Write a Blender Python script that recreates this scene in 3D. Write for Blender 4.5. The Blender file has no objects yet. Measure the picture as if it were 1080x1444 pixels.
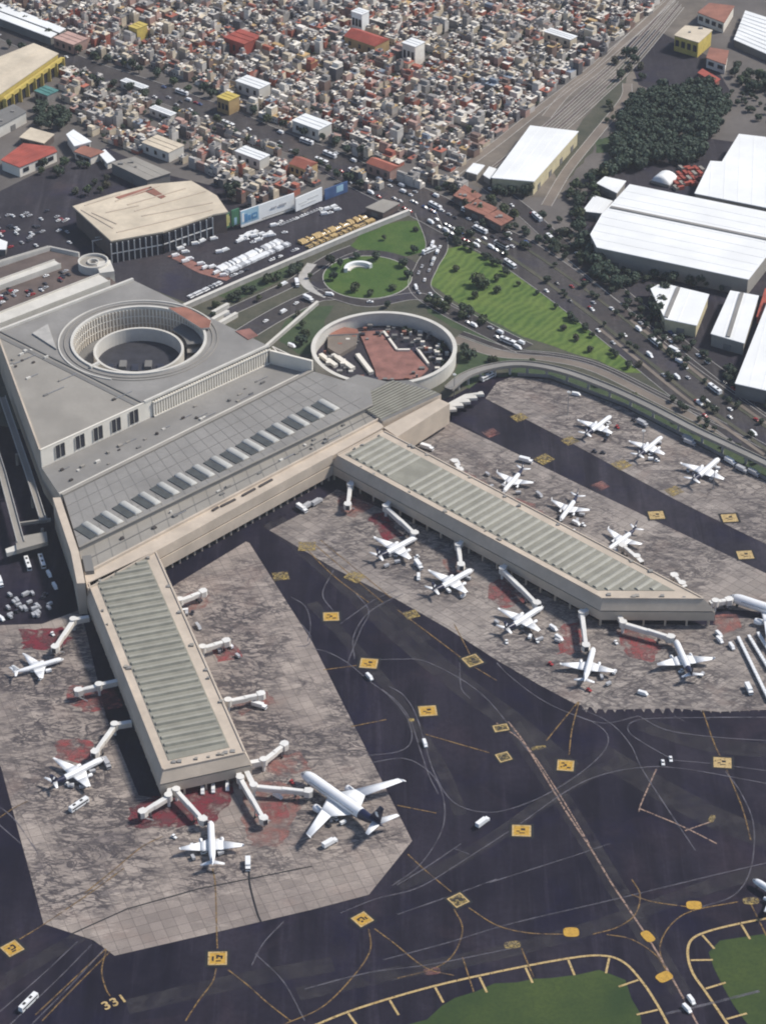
import bpy, math, random
from mathutils import Vector, Matrix
from mathutils.geometry import tessellate_polygon

C = bpy.context.scene.collection
SC = bpy.context.scene
RND = random.Random(11)
PI = math.pi

# ------------------------------------------------------------------ camera, sky, sun, exposure
TH = math.radians(33.85)
FP = 3684.0
CAM = Vector((0.0, -1282.0, 860.0))
cam_d = bpy.data.cameras.new('camera')
cam_d.sensor_fit = 'VERTICAL'
cam_d.sensor_height = 24.0
cam_d.lens = FP / 1444.0 * 24.0
cam_d.clip_start = 1.0
cam_d.clip_end = 20000.0
cam = bpy.data.objects.new('camera', cam_d)
cam.location = CAM
cam.rotation_euler = (PI / 2 - TH, 0, 0)
C.objects.link(cam)
SC.camera = cam

SUN_DIR = Vector((0.80, 0.22, 0.95)).normalized()          # towards the sun
w = bpy.data.worlds.new('World')
SC.world = w
w.use_nodes = True
nt = w.node_tree
bg = nt.nodes['Background']
sky = nt.nodes.new('ShaderNodeTexSky')
sky.sky_type = 'NISHITA'
sky.sun_disc = False
sky.sun_elevation = math.asin(SUN_DIR.z)
sky.sun_rotation = math.atan2(SUN_DIR.x, SUN_DIR.y)
sky.altitude = 2200.0
sky.air_density = 1.0
sky.dust_density = 2.5
nt.links.new(sky.outputs[0], bg.inputs[0])
bg.inputs[1].default_value = 0.08
sd = bpy.data.lights.new('sun', 'SUN')
sd.energy = 2.9
sd.angle = math.radians(8.0)
sd.color = (1.0, 0.95, 0.87)
sun = bpy.data.objects.new('sun', sd)
sun.rotation_euler = (-SUN_DIR).to_track_quat('-Z', 'Y').to_euler()
C.objects.link(sun)
SC.cycles.filter_width = 2.0
SC.cycles.volume_max_steps = 64
SC.view_settings.view_transform = 'Standard'
SC.view_settings.look = 'None'
SC.view_settings.gamma = 1.0
SC.view_settings.use_curve_mapping = False
SC.view_settings.exposure = 0.74

# ------------------------------------------------------------------ helpers
_F = Vector((0, math.cos(TH), -math.sin(TH)))
_U = Vector((0, math.sin(TH), math.cos(TH)))


def W(px, py, z=0.0):
    """the point at height z that the photograph shows at (px, py): used only to survey the layout"""
    d = _F + Vector(((px - 540.0) / FP, 0, 0)) - _U * ((py - 722.0) / FP)
    return CAM + d * ((z - CAM.z) / d.z)


def WL(pts, z=0.0):
    return [W(a, b, z) for a, b in pts]


class MB:
    def __init__(s):
        s.v = []; s.f = []; s.m = []

    def face(s, pts, m=0):
        i = len(s.v)
        s.v.extend(tuple(p) for p in pts)
        s.f.append(tuple(range(i, i + len(pts)))); s.m.append(m)

    def prism(s, poly, z0, z1, m=0, ms=None, top=None, bottom=False):
        """poly: xy points; top: optional xy points of the upper outline (sloped sides)"""
        p = [(q[0], q[1]) for q in poly]
        t = [(q[0], q[1]) for q in (top or poly)]
        if area(p) < 0:
            p.reverse(); t.reverse()
        ms = m if ms is None else ms
        n = len(p); i = len(s.v)
        s.v.extend((x, y, z0) for x, y in p); s.v.extend((x, y, z1) for x, y in t)
        for k in range(n):
            j = (k + 1) % n
            s.f.append((i + k, i + j, i + n + j, i + n + k)); s.m.append(ms)
        s.f.append(tuple(range(i + n, i + 2 * n))); s.m.append(m)
        if bottom:
            s.f.append(tuple(range(i + n - 1, i - 1, -1))); s.m.append(m)

    def flat(s, poly, z, m=0):
        p = [(q[0], q[1], z) for q in poly]
        if area(p) < 0:
            p.reverse()
        s.face(p, m)

    def box(s, x0, y0, z0, x1, y1, z1, m=0, ms=None, bottom=True):
        s.prism([(x0, y0), (x1, y0), (x1, y1), (x0, y1)], z0, z1, m, ms, None, bottom)

    def obox(s, a, b, wd, z0, z1, m=0, ms=None, off=0.0):
        """a box along a-b, wd wide"""
        a = Vector((a[0], a[1])); b = Vector((b[0], b[1]))
        d = (b - a).normalized(); n = Vector((-d.y, d.x))
        a = a + n * off; b = b + n * off
        h = n * wd / 2
        s.prism([a - h, b - h, b + h, a + h], z0, z1, m, ms, None, True)

    def ring(s, c, r0, r1, z0, z1, m=0, n=64, a0=0.0, a1=2 * PI):
        full = abs(a1 - a0 - 2 * PI) < 1e-4
        k = n if full else n + 1
        i = len(s.v)
        for q in range(k):
            a = a0 + (a1 - a0) * q / n
            ca, sa = math.cos(a), math.sin(a)
            for r, z in ((r0, z0), (r1, z0), (r1, z1), (r0, z1)):
                s.v.append((c[0] + r * ca, c[1] + r * sa, z))
        for q in range(n):
            b0 = i + 4 * q; b1 = i + 4 * ((q + 1) % k)
            for e in range(4):
                g = (e + 1) % 4
                s.f.append((b0 + e, b0 + g, b1 + g, b1 + e)[::-1]); s.m.append(m)
        if not full:
            s.f.append((i, i + 1, i + 2, i + 3)); s.m.append(m)
            e = i + 4 * n
            s.f.append((e + 3, e + 2, e + 1, e)); s.m.append(m)

    def cyl(s, c, r, z0, z1, m=0, n=12, r1=None):
        r1 = r if r1 is None else r1
        s.prism([(c[0] + r * math.cos(2 * PI * k / n), c[1] + r * math.sin(2 * PI * k / n)) for k in range(n)], z0, z1, m, m,
                [(c[0] + r1 * math.cos(2 * PI * k / n), c[1] + r1 * math.sin(2 * PI * k / n)) for k in range(n)], True)

    def loft(s, rings, m=0, cap=True):
        """rings: lists of 3-D points of equal length; m may be a function of the ring index"""
        i = len(s.v); n = len(rings[0])
        for r in rings:
            s.v.extend(tuple(p) for p in r)
        for q in range(len(rings) - 1):
            for k in range(n):
                j = (k + 1) % n
                s.f.append((i + q * n + k, i + q * n + j, i + (q + 1) * n + j, i + (q + 1) * n + k))
                s.m.append(m(q, k) if callable(m) else m)
        if cap:
            mm = m(0, 0) if callable(m) else m
            s.f.append(tuple(range(i + n - 1, i - 1, -1))); s.m.append(mm)
            e = i + (len(rings) - 1) * n
            mm = m(len(rings) - 2, 0) if callable(m) else m
            s.f.append(tuple(range(e, e + n))); s.m.append(mm)

    def data(s, name, mats, smooth=False):
        me = bpy.data.meshes.new(name)
        me.from_pydata(s.v, [], s.f)
        for mt in (mats if isinstance(mats, (list, tuple)) else [mats]):
            me.materials.append(mt)
        me.polygons.foreach_set('material_index', s.m)
        if smooth:
            me.polygons.foreach_set('use_smooth', [True] * len(s.f))
        me.update()
        return me

    def build(s, name, mats, parent=None, kind=None, smooth=False):
        """vertices are in world metres when the parent is a thing with an unrotated Empty"""
        me = s.data(name, mats, smooth)
        o = bpy.data.objects.new(name, me); C.objects.link(o)
        if parent is not None:
            o.parent = parent
            off = parent_offset(parent)
            if off.length > 0:
                me.transform(Matrix.Translation(-off))
        if kind:
            o['kind'] = kind
        return o


def parent_offset(p):
    t = Vector((0, 0, 0))
    while p is not None:
        t = t + p.location; p = p.parent
    return t


def area(p):
    return sum(p[k][0] * p[(k + 1) % len(p)][1] - p[(k + 1) % len(p)][0] * p[k][1] for k in range(len(p))) / 2


def thing(name, label, cat, loc=(0, 0, 0), rz=0.0, group=None):
    o = bpy.data.objects.new(name, None)
    C.objects.link(o)
    o.empty_display_size = 2
    o.location = loc; o.rotation_euler = (0, 0, rz)
    tag(o, label, cat, group)
    return o


def tag(o, label, cat, group=None):
    o['label'] = label; o['category'] = cat
    if group:
        o['group'] = group
    return o


def link_mesh(name, me, parent=None, loc=(0, 0, 0), rz=0.0, sc=None):
    o = bpy.data.objects.new(name, me); C.objects.link(o)
    o.parent = parent; o.location = loc; o.rotation_euler = (0, 0, rz)
    if sc:
        o.scale = sc
    return o


def copy_tree(o, parent=None, loc=None, rz=None, label=None):
    c = o.copy(); C.objects.link(c)
    if parent is not None:
        c.parent = parent
    if loc is not None:
        c.location = loc
    if rz is not None:
        c.rotation_euler = (0, 0, rz)
    if label:
        c['label'] = label
    for ch in list(o.children):
        copy_tree(ch, c)
    return c


def inset(poly, d):
    """inset a convex polygon"""
    p = [Vector((q[0], q[1])) for q in poly]
    if area(p) < 0:
        p.reverse()
    n = len(p); L = []
    ds = d if isinstance(d, (list, tuple)) else [d] * n
    for k in range(n):
        a, b = p[k], p[(k + 1) % n]
        t = (b - a).normalized(); nn = Vector((-t.y, t.x))
        L.append((a + nn * ds[k], t))
    out = []
    for k in range(n):
        (a, t), (b, u) = L[k - 1], L[k]
        den = t.x * u.y - t.y * u.x
        q = ((b.x - a.x) * u.y - (b.y - a.y) * u.x) / den
        out.append(a + t * q)
    return out


def clip_line(a, d, poly):
    """the part of the line a + t d inside a convex ccw polygon"""
    t0, t1 = -1e9, 1e9
    n = len(poly)
    for k in range(n):
        p, q = poly[k], poly[(k + 1) % n]
        e = q - p; nn = Vector((-e.y, e.x))
        num = nn.dot(a - p); den = nn.dot(d)
        if abs(den) < 1e-9:
            if num < 0:
                return None
            continue
        t = -num / den
        if den > 0:
            t0 = max(t0, t)
        else:
            t1 = min(t1, t)
    return (t0, t1) if t1 > t0 else None


def inside(p, poly):
    x, y = p[0], p[1]; r = False; n = len(poly)
    for k in range(n):
        x0, y0 = poly[k][0], poly[k][1]; x1, y1 = poly[(k + 1) % n][0], poly[(k + 1) % n][1]
        if (y0 > y) != (y1 > y) and x < (x1 - x0) * (y - y0) / (y1 - y0) + x0:
            r = not r
    return r


def clip_to_quad(poly, quad):
    """Sutherland-Hodgman: any polygon clipped to a convex ccw quad"""
    out = [Vector((q[0], q[1])) for q in poly]
    for k in range(len(quad)):
        a, b = quad[k], quad[(k + 1) % len(quad)]
        e = b - a; src = out; out = []
        for i in range(len(src)):
            p, q = src[i - 1], src[i]
            sp = e.x * (p.y - a.y) - e.y * (p.x - a.x); sq = e.x * (q.y - a.y) - e.y * (q.x - a.x)
            if sq >= 0:
                if sp < 0:
                    out.append(p + (q - p) * (sp / (sp - sq)))
                out.append(q)
            elif sp >= 0:
                out.append(p + (q - p) * (sp / (sp - sq)))
        if not out:
            return out
    return out


def smooth_path(pts, n=6):
    """Catmull-Rom through world points"""
    out = []
    P = [2 * pts[0] - pts[1]] + list(pts) + [2 * pts[-1] - pts[-2]]
    for k in range(1, len(P) - 2):
        a, b, c, d = P[k - 1:k + 3]
        for q in range(n):
            t = q / n
            out.append(0.5 * ((2 * b) + (c - a) * t + (2 * a - 5 * b + 4 * c - d) * t * t + (3 * b - a - 3 * c + d) * t ** 3))
    out.append(P[-2])
    return out


def strip(mb, pts, wd, z, m=0, z0=None, off=0.0):
    """a ribbon along world points; with z0 a solid deck from z0 up to z"""
    L = []; Rr = []
    n = len(pts)
    for k in range(n):
        a = pts[max(k - 1, 0)]; b = pts[min(k + 1, n - 1)]
        d = Vector((b[0] - a[0], b[1] - a[1])).normalized(); nn = Vector((-d.y, d.x))
        c = Vector((pts[k][0], pts[k][1]))
        L.append(c + nn * (off + wd / 2)); Rr.append(c + nn * (off - wd / 2))
    for k in range(n - 1):
        q = [Rr[k], Rr[k + 1], L[k + 1], L[k]]
        mb.face([(p.x, p.y, z) for p in q], m)
        if z0 is not None:
            mb.face([(Rr[k].x, Rr[k].y, z0), (Rr[k + 1].x, Rr[k + 1].y, z0), (Rr[k + 1].x, Rr[k + 1].y, z), (Rr[k].x, Rr[k].y, z)], m)
            mb.face([(L[k + 1].x, L[k + 1].y, z0), (L[k].x, L[k].y, z0), (L[k].x, L[k].y, z), (L[k + 1].x, L[k + 1].y, z)], m)
            mb.face([(p.x, p.y, z0) for p in q[::-1]], m)


def scatter(poly_px, gap, rng, z=0.0, jit=0.45):
    p = WL(poly_px, z)
    x0 = min(q.x for q in p); x1 = max(q.x for q in p); y0 = min(q.y for q in p); y1 = max(q.y for q in p)
    out = []; y = y0
    while y < y1:
        x = x0
        while x < x1:
            c = (x + rng.uniform(-jit, jit) * gap, y + rng.uniform(-jit, jit) * gap)
            if inside(c, p):
                out.append(c)
            x += gap
        y += gap
    return out


# ------------------------------------------------------------------ materials
def new_mat(name):
    m = bpy.data.materials.new(name); m.use_nodes = True
    t = m.node_tree
    return m, t, t.nodes['Principled BSDF']


def N(t, typ, **kw):
    n = t.nodes.new(typ)
    for k, v in kw.items():
        setattr(n, k, v)
    return n


def noise(t, pos, scale, detail=4, rough=0.55, dist=0.0):
    n = N(t, 'ShaderNodeTexNoise')
    n.inputs['Scale'].default_value = scale; n.inputs['Detail'].default_value = detail
    n.inputs['Roughness'].default_value = rough; n.inputs['Distortion'].default_value = dist
    t.links.new(pos, n.inputs['Vector'])
    return n.outputs['Fac']


def ramp(t, fac, a, b, ca=0.0, cb=1.0):
    n = N(t, 'ShaderNodeMapRange')
    n.inputs['From Min'].default_value = a; n.inputs['From Max'].default_value = b
    n.inputs['To Min'].default_value = ca; n.inputs['To Max'].default_value = cb
    t.links.new(fac, n.inputs['Value'])
    return n.outputs['Result']


def mth(t, op, a, b):
    n = N(t, 'ShaderNodeMath', operation=op)
    for i, x in enumerate((a, b)):
        if isinstance(x, (int, float)):
            n.inputs[i].default_value = x
        else:
            t.links.new(x, n.inputs[i])
    return n.outputs[0]


def mix(t, fac, a, b, mode='MIX'):
    n = N(t, 'ShaderNodeMix', data_type='RGBA', blend_type=mode)
    if isinstance(fac, (int, float)):
        n.inputs[0].default_value = fac
    else:
        t.links.new(fac, n.inputs[0])
    for i, x in ((6, a), (7, b)):
        if isinstance(x, (tuple, list)):
            n.inputs[i].default_value = (x[0], x[1], x[2], 1)
        else:
            t.links.new(x, n.inputs[i])
    return n.outputs[2]


def position(t, stretch=None, rz=0.0):
    g = N(t, 'ShaderNodeNewGeometry')
    if stretch is None:
        return g.outputs['Position'], g
    mp = N(t, 'ShaderNodeMapping')
    mp.inputs['Rotation'].default_value = (0, 0, rz)
    mp.inputs['Scale'].default_value = stretch
    t.links.new(g.outputs['Position'], mp.inputs['Vector'])
    return mp.outputs['Vector'], g


def paint(name, col, rough=0.6, var=0.25, scale=0.15, metal=0.0, fine=1.2, obj_var=0.0, stretch=None, rz=0.0, spec=None):
    """a weathered surface: broad patches and fine grime over one colour"""
    m, t, b = new_mat(name)
    pos, g = position(t, stretch, rz)
    n1 = noise(t, pos, scale, 5, 0.6); n2 = noise(t, pos, fine, 3, 0.6)
    dark = tuple(c * (1 - var) for c in col); lite = tuple(min(1, c * (1 + var * 0.5)) for c in col)
    c = mix(t, ramp(t, n1, 0.35, 0.65), dark, lite)
    c = mix(t, ramp(t, n2, 0.3, 0.7, 0, 0.5), c, tuple(x * (1 - var * 0.8) for x in col))
    if obj_var:
        oi = N(t, 'ShaderNodeObjectInfo')
        r = mth(t, 'ADD', oi.outputs['Random'], g.outputs['Random Per Island'])
        r = mth(t, 'FRACT', r, 0.0)
        h = N(t, 'ShaderNodeHueSaturation')
        t.links.new(ramp(t, r, 0, 1, 1 - obj_var, 1 + obj_var), h.inputs['Value'])
        t.links.new(c, h.inputs['Color'])
        c = h.outputs['Color']
    t.links.new(c, b.inputs['Base Color'])
    b.inputs['Roughness'].default_value = rough; b.inputs['Metallic'].default_value = metal
    if spec is not None:
        b.inputs['Specular IOR Level'].default_value = spec
    return m


def concrete(name, light, darkc, stain=0.6, clean_y=None):
    """apron concrete: slab-to-slab tone, oil and rubber stains, wandering cracks"""
    m, t, b = new_mat(name)
    pos, g = position(t)
    oi = N(t, 'ShaderNodeObjectInfo')
    r = mth(t, 'FRACT', mth(t, 'ADD', oi.outputs['Random'], g.outputs['Random Per Island']), 0.0)
    c = mix(t, ramp(t, noise(t, pos, 0.022, 4), 0.36, 0.64), darkc, light)
    h = N(t, 'ShaderNodeHueSaturation')
    t.links.new(ramp(t, r, 0, 1, 0.82, 1.12), h.inputs['Value']); t.links.new(c, h.inputs['Color'])
    c = h.outputs['Color']
    zone = ramp(t, noise(t, pos, 0.016, 4, 0.6), 0.38, 0.54)
    if clean_y is not None:
        sx = N(t, 'ShaderNodeSeparateXYZ'); t.links.new(pos, sx.inputs[0])
        yy = mth(t, 'SUBTRACT', sx.outputs['Y'], mth(t, 'MULTIPLY', sx.outputs['X'], 0.36))
        zone = mth(t, 'MULTIPLY', zone, ramp(t, yy, clean_y - 3, clean_y + 10, 0.12, 1))
    rz = math.radians(-12)
    p2, _ = position(t, (0.75, 1.7, 1.0), rz)
    st = ramp(t, noise(t, p2, 0.065, 7, 0.64, 1.4), 0.54, 0.64)
    c = mix(t, mth(t, 'MULTIPLY', mth(t, 'MULTIPLY', st, zone), stain), c, (0.085, 0.070, 0.074))
    # cracks, patched joints and rubber scribbles: thin ridges of warped noise at three sizes
    for sc_, wd_, k_ in ((0.032, 0.020, 0.95), (0.065, 0.032, 0.97), (0.13, 0.045, 0.9)):
        n_ = noise(t, p2, sc_, 4, 0.55, 1.0)
        rg = ramp(t, mth(t, 'ABSOLUTE', mth(t, 'SUBTRACT', n_, 0.5), 0.0), wd_ * 0.5, wd_, 1, 0)
        c = mix(t, mth(t, 'MULTIPLY', mth(t, 'MULTIPLY', rg, zone), k_ * (0.35 + 0.65 * stain)), c, (0.030, 0.024, 0.030))
    # rust-brown and pale repair patches
    c = mix(t, ramp(t, noise(t, pos, 0.035, 3, 0.5, 0.5), 0.58, 0.70, 0, 0.35), c, (0.26, 0.185, 0.15))
    c = mix(t, ramp(t, noise(t, p2, 0.06, 3, 0.5), 0.62, 0.70, 0, 0.6), c, tuple(x * 1.18 for x in light))
    c = mix(t, ramp(t, noise(t, pos, 0.9, 3), 0.35, 0.7, 0, 0.35), c, tuple(x * 0.7 for x in darkc))
    t.links.new(c, b.inputs['Base Color'])
    b.inputs['Roughness'].default_value = 0.9
    return m


def asphalt(name, base, lite, rz=0.0, rub=0.6):
    """dark asphalt with tyre streaks, seal patches and dusty areas"""
    m, t, b = new_mat(name)
    pos, g = position(t)
    p2, _ = position(t, (1.0, 0.07, 1.0), rz)
    c = mix(t, ramp(t, noise(t, pos, 0.011, 6, 0.62, 0.6), 0.36, 0.66), base, lite)
    p3, _ = position(t, (1.0, 0.05, 1.0), rz + math.radians(62))
    p4, _ = position(t, (1.0, 0.10, 1.0), rz - math.radians(50))
    c = mix(t, ramp(t, noise(t, p2, 0.07, 5, 0.65), 0.48, 0.64, 0, rub), c, tuple(x * 0.5 for x in base))
    c = mix(t, ramp(t, noise(t, p3, 0.14, 5, 0.7), 0.54, 0.72, 0, 0.55), c, tuple(x * 1.7 for x in lite))
    c = mix(t, ramp(t, noise(t, p4, 0.22, 5, 0.7), 0.57, 0.75, 0, 0.45), c, tuple(x * 1.5 for x in lite))
    c = mix(t, ramp(t, noise(t, pos, 0.03, 5, 0.6), 0.52, 0.68, 0, 0.5), c, (base[0] * 1.1, base[1] * 1.2, base[2] * 2.0))
    c = mix(t, ramp(t, noise(t, pos, 0.02, 5, 0.6, 1.0), 0.56, 0.70, 0, 0.4), c, (lite[0] * 1.5, lite[1] * 1.2, lite[2] * 1.1))
    c = mix(t, ramp(t, noise(t, pos, 0.35, 5, 0.7), 0.40, 0.7, 0, 0.5), c, tuple(x * 0.7 for x in base))
    t.links.new(c, b.inputs['Base Color'])
    b.inputs['Roughness'].default_value = 0.9
    b.inputs['Specular IOR Level'].default_value = 0.12
    return m


def grass_mat(name, a, bcol, stripe=0.0, rz=0.0, scale=0.05):
    m, t, b = new_mat(name)
    pos, g = position(t)
    c = mix(t, ramp(t, noise(t, pos, scale, 6, 0.65), 0.35, 0.65), a, bcol)
    c = mix(t, ramp(t, noise(t, pos, 0.5, 4, 0.7), 0.4, 0.7, 0, 0.5), c, tuple(x * 0.55 for x in a))
    if stripe:
        p2, _ = position(t, (1, 1, 1), rz)
        wv = N(t, 'ShaderNodeTexWave'); wv.inputs['Scale'].default_value = 0.055; wv.inputs['Distortion'].default_value = 7.0
        wv.inputs['Detail'].default_value = 2
        t.links.new(p2, wv.inputs['Vector'])
        c = mix(t, mth(t, 'MULTIPLY', wv.outputs['Fac'], stripe), c, tuple(min(1, x * 1.6) for x in bcol))
    t.links.new(c, b.inputs['Base Color'])
    b.inputs['Roughness'].default_value = 0.95
    return m


def worn_paint(name, col, under, lo=0.42, hi=0.58, scale=0.12, cover=1.0):
    """traffic paint worn away in patches so that the surface below shows"""
    m, t, b = new_mat(name)
    pos, g = position(t)
    n = noise(t, pos, scale, 7, 0.65, 0.6)
    c = mix(t, ramp(t, n, lo, hi), under, col)
    c = mix(t, ramp(t, noise(t, pos, 0.8, 4), 0.4, 0.65, 0, 0.4), c, tuple(x * 0.5 for x in col))
    t.links.new(c, b.inputs['Base Color'])
    a_ = mth(t, 'MULTIPLY', ramp(t, noise(t, pos, scale * 1.7, 8, 0.7, 0.4), lo - 0.03, hi - 0.02), cover)
    t.links.new(a_, b.inputs['Alpha'])
    b.inputs['Roughness'].default_value = 0.9
    return m


def leaf_mat(name, col, var=0.45):
    m, t, b = new_mat(name)
    pos, g = position(t)
    oi = N(t, 'ShaderNodeObjectInfo')
    c = mix(t, g.outputs['Random Per Island'], tuple(x * (1 - var) for x in col), tuple(x * (1 + var) for x in col))
    c = mix(t, mth(t, 'MULTIPLY', oi.outputs['Random'], 0.6), c, (col[0] * 1.3, col[1] * 0.85, col[2] * 0.7))
    t.links.new(c, b.inputs['Base Color'])
    b.inputs['Roughness'].default_value = 0.8
    return m


M = {}
M['ground'] = paint('city_ground', (0.13, 0.115, 0.105), 0.95, 0.35, 0.02, fine=0.3)
M['tarmac'] = asphalt('tarmac', (0.0075, 0.0062, 0.0150), (0.031, 0.026, 0.038), 0.5)
M['tarmac2'] = asphalt('taxi_lane', (0.014, 0.0125, 0.021), (0.046, 0.041, 0.052), math.radians(48))
M['road'] = asphalt('road_asphalt', (0.038, 0.034, 0.036), (0.085, 0.077, 0.075), math.radians(55), 0.3)
M['lot'] = asphalt('parking_asphalt', (0.026, 0.023, 0.030), (0.058, 0.053, 0.060), math.radians(-50), 0.3)
M['slab'] = concrete('apron_concrete', (0.355, 0.298, 0.255), (0.235, 0.194, 0.170), 0.88, W(300, 1262).y - 0.36 * W(300, 1262).x)
M['slab2'] = concrete('apron_concrete_grey', (0.335, 0.290, 0.254), (0.230, 0.196, 0.174), 0.58)
M['joint'] = paint('joint_filler', (0.12, 0.098, 0.09), 0.95, 0.3, 0.05)
M['beige'] = paint('beige_stone', (0.52, 0.435, 0.345), 0.8, 0.2, 0.06, fine=0.35)
M['beige2'] = paint('beige_cladding', (0.50, 0.415, 0.325), 0.8, 0.16, 0.08, fine=0.5)
M['groove'] = paint('dark_groove', (0.06, 0.05, 0.045), 0.7, 0.3)
M['glass'] = paint('dark_glass', (0.022, 0.024, 0.034), 0.18, 0.4, 0.2)
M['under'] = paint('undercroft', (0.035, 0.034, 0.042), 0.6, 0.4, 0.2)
M['roofgrey'] = paint('roof_felt_grey', (0.245, 0.232, 0.215), 0.9, 0.22, 0.035, fine=0.4)
M['roofgrey2'] = paint('roof_felt_dark', (0.175, 0.168, 0.158), 0.9, 0.22, 0.05, fine=0.4)
M['roofgrey3'] = paint('roof_gravel', (0.285, 0.262, 0.228), 0.9, 0.18, 0.04, fine=0.5)
M['ribroof'] = paint('pier_roof_sheet', (0.26, 0.248, 0.200), 0.8, 0.22, 0.1)
M['ribglass'] = paint('rooflight_glass', (0.155, 0.155, 0.125), 0.5, 0.3, 0.2)
M['riblite'] = paint('rooflight_top', (0.33, 0.315, 0.26), 0.7, 0.2, 0.1)
M['lite'] = paint('pale_parapet', (0.60, 0.57, 0.51), 0.8, 0.14, 0.1)
M['vaultgrey'] = paint('rooflight_vault', (0.47, 0.46, 0.425), 0.7, 0.2, 0.1)
M['slotglass'] = paint('rooflight_slot', (0.08, 0.083, 0.075), 0.4, 0.3, 0.2)
M['whitewall'] = paint('white_render', (0.74, 0.69, 0.60), 0.8, 0.12, 0.1)
M['whiteroof'] = paint('white_sheet_roof', (0.80, 0.80, 0.78), 0.6, 0.10, 0.03, fine=0.3)
M['cream'] = paint('cream_roof', (0.60, 0.51, 0.385), 0.8, 0.24, 0.05, fine=0.3)
M['creamwall'] = paint('cream_wall', (0.55, 0.48, 0.30), 0.8, 0.2, 0.2)
M['yellowwall'] = paint('yellow_wall', (0.55, 0.42, 0.10), 0.8, 0.2, 0.2)
M['redroof'] = paint('red_roof', (0.36, 0.075, 0.05), 0.8, 0.3, 0.1)
M['terracotta'] = paint('terracotta_paving', (0.27, 0.125, 0.10), 0.9, 0.4, 0.12)
M['terracotta2'] = paint('rust_roof', (0.30, 0.13, 0.09), 0.9, 0.3, 0.1)
M['brownroof'] = paint('brown_felt', (0.12, 0.09, 0.078), 0.9, 0.3, 0.1)
M['grass'] = grass_mat('park_grass', (0.036, 0.088, 0.010), (0.076, 0.122, 0.022))
M['lawn'] = grass_mat('mown_lawn', (0.044, 0.095, 0.012), (0.105, 0.150, 0.028), 0.35, math.radians(35))
M['dgrass'] = grass_mat('dark_grass', (0.030, 0.055, 0.022), (0.060, 0.085, 0.035))
M['dull'] = grass_mat('dry_verge', (0.052, 0.056, 0.036), (0.095, 0.088, 0.062))
M['bgrass'] = grass_mat('airfield_grass', (0.016, 0.040, 0.004), (0.046, 0.072, 0.009), scale=0.022)
M['dirt'] = paint('bare_earth', (0.20, 0.165, 0.135), 0.95, 0.3, 0.03, fine=0.25)
M['ballast'] = paint('track_ballast', (0.165, 0.14, 0.115), 0.95, 0.45, 0.03, fine=0.25)
M['kerb'] = paint('kerb_concrete', (0.42, 0.40, 0.37), 0.9, 0.2, 0.2)
M['yel'] = worn_paint('yellow_marking', (0.50, 0.29, 0.04), (0.24, 0.14, 0.03), 0.26, 0.46, 0.5)
M['yelpale'] = worn_paint('pale_yellow_marking', (0.50, 0.36, 0.16), (0.32, 0.2, 0.06), 0.3, 0.5, 0.5)
M['yelfade'] = worn_paint('faded_yellow_marking', (0.42, 0.30, 0.08), (0.17, 0.135, 0.085), 0.40, 0.62, 0.35)
M['yline'] = worn_paint('yellow_line', (0.26, 0.155, 0.05), (0.10, 0.065, 0.045), 0.34, 0.56, 0.15, 0.85)
M['pinkline'] = worn_paint('faded_pink_line', (0.36, 0.24, 0.18), (0.13, 0.10, 0.095), 0.36, 0.56, 0.3)
M['wline'] = worn_paint('white_line', (0.17, 0.16, 0.185), (0.08, 0.075, 0.09), 0.32, 0.58, 0.10, 0.62)
M['wornpath'] = worn_paint('worn_asphalt', (0.060, 0.052, 0.056), (0.045, 0.040, 0.046), 0.36, 0.66, 0.05, 0.55)
M['black'] = paint('black_marking', (0.009, 0.009, 0.012), 0.9, 0.3, 0.5)
M['red1'] = worn_paint('red_zone', (0.30, 0.050, 0.050), (0.20, 0.09, 0.085), 0.42, 0.60, 0.09, 0.9)
M['red2'] = worn_paint('dark_red_zone', (0.17, 0.014, 0.026), (0.10, 0.035, 0.04), 0.38, 0.55, 0.08, 0.95)
M['red3'] = worn_paint('faded_red_zone', (0.33, 0.105, 0.085), (0.26, 0.15, 0.13), 0.42, 0.64, 0.07, 0.75)
M['acwhite'] = paint('aircraft_white', (0.82, 0.82, 0.82), 0.35, 0.05, 0.3)
M['acgrey'] = paint('aircraft_grey', (0.48, 0.49, 0.51), 0.4, 0.1, 0.3)
M['navy'] = paint('navy_livery', (0.012, 0.014, 0.045), 0.35, 0.2, 0.3)
M['metal'] = paint('dull_metal', (0.38, 0.38, 0.39), 0.45, 0.2, 0.4, 0.6)
M['tyre'] = paint('tyre_rubber', (0.018, 0.018, 0.02), 0.9, 0.2)
M['bridge'] = paint('bridge_cladding', (0.68, 0.63, 0.56), 0.6, 0.15, 0.2)
M['bridge2'] = paint('bridge_roof', (0.72, 0.70, 0.66), 0.6, 0.12, 0.2)
M['vwhite'] = paint('vehicle_white', (0.80, 0.80, 0.79), 0.35, 0.08, 0.5)
M['vgrey'] = paint('vehicle_silver', (0.42, 0.42, 0.43), 0.35, 0.1, 0.5)
M['vdark'] = paint('vehicle_dark', (0.035, 0.035, 0.045), 0.3, 0.2, 0.5)
M['vred'] = paint('vehicle_red', (0.34, 0.03, 0.03), 0.35, 0.1, 0.5)
M['vyel'] = paint('taxi_yellow', (0.52, 0.36, 0.15), 0.4, 0.1, 0.5)
M['vblue'] = paint('vehicle_blue', (0.05, 0.10, 0.26), 0.4, 0.1, 0.5)
M['bill'] = paint('billboard_white', (0.84, 0.84, 0.82), 0.6, 0.05, 0.3)
M['billblue'] = paint('billboard_blue', (0.10, 0.28, 0.50), 0.6, 0.3, 0.12)
M['billpale'] = paint('billboard_pale_blue', (0.36, 0.55, 0.66), 0.6, 0.2, 0.12)
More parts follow.
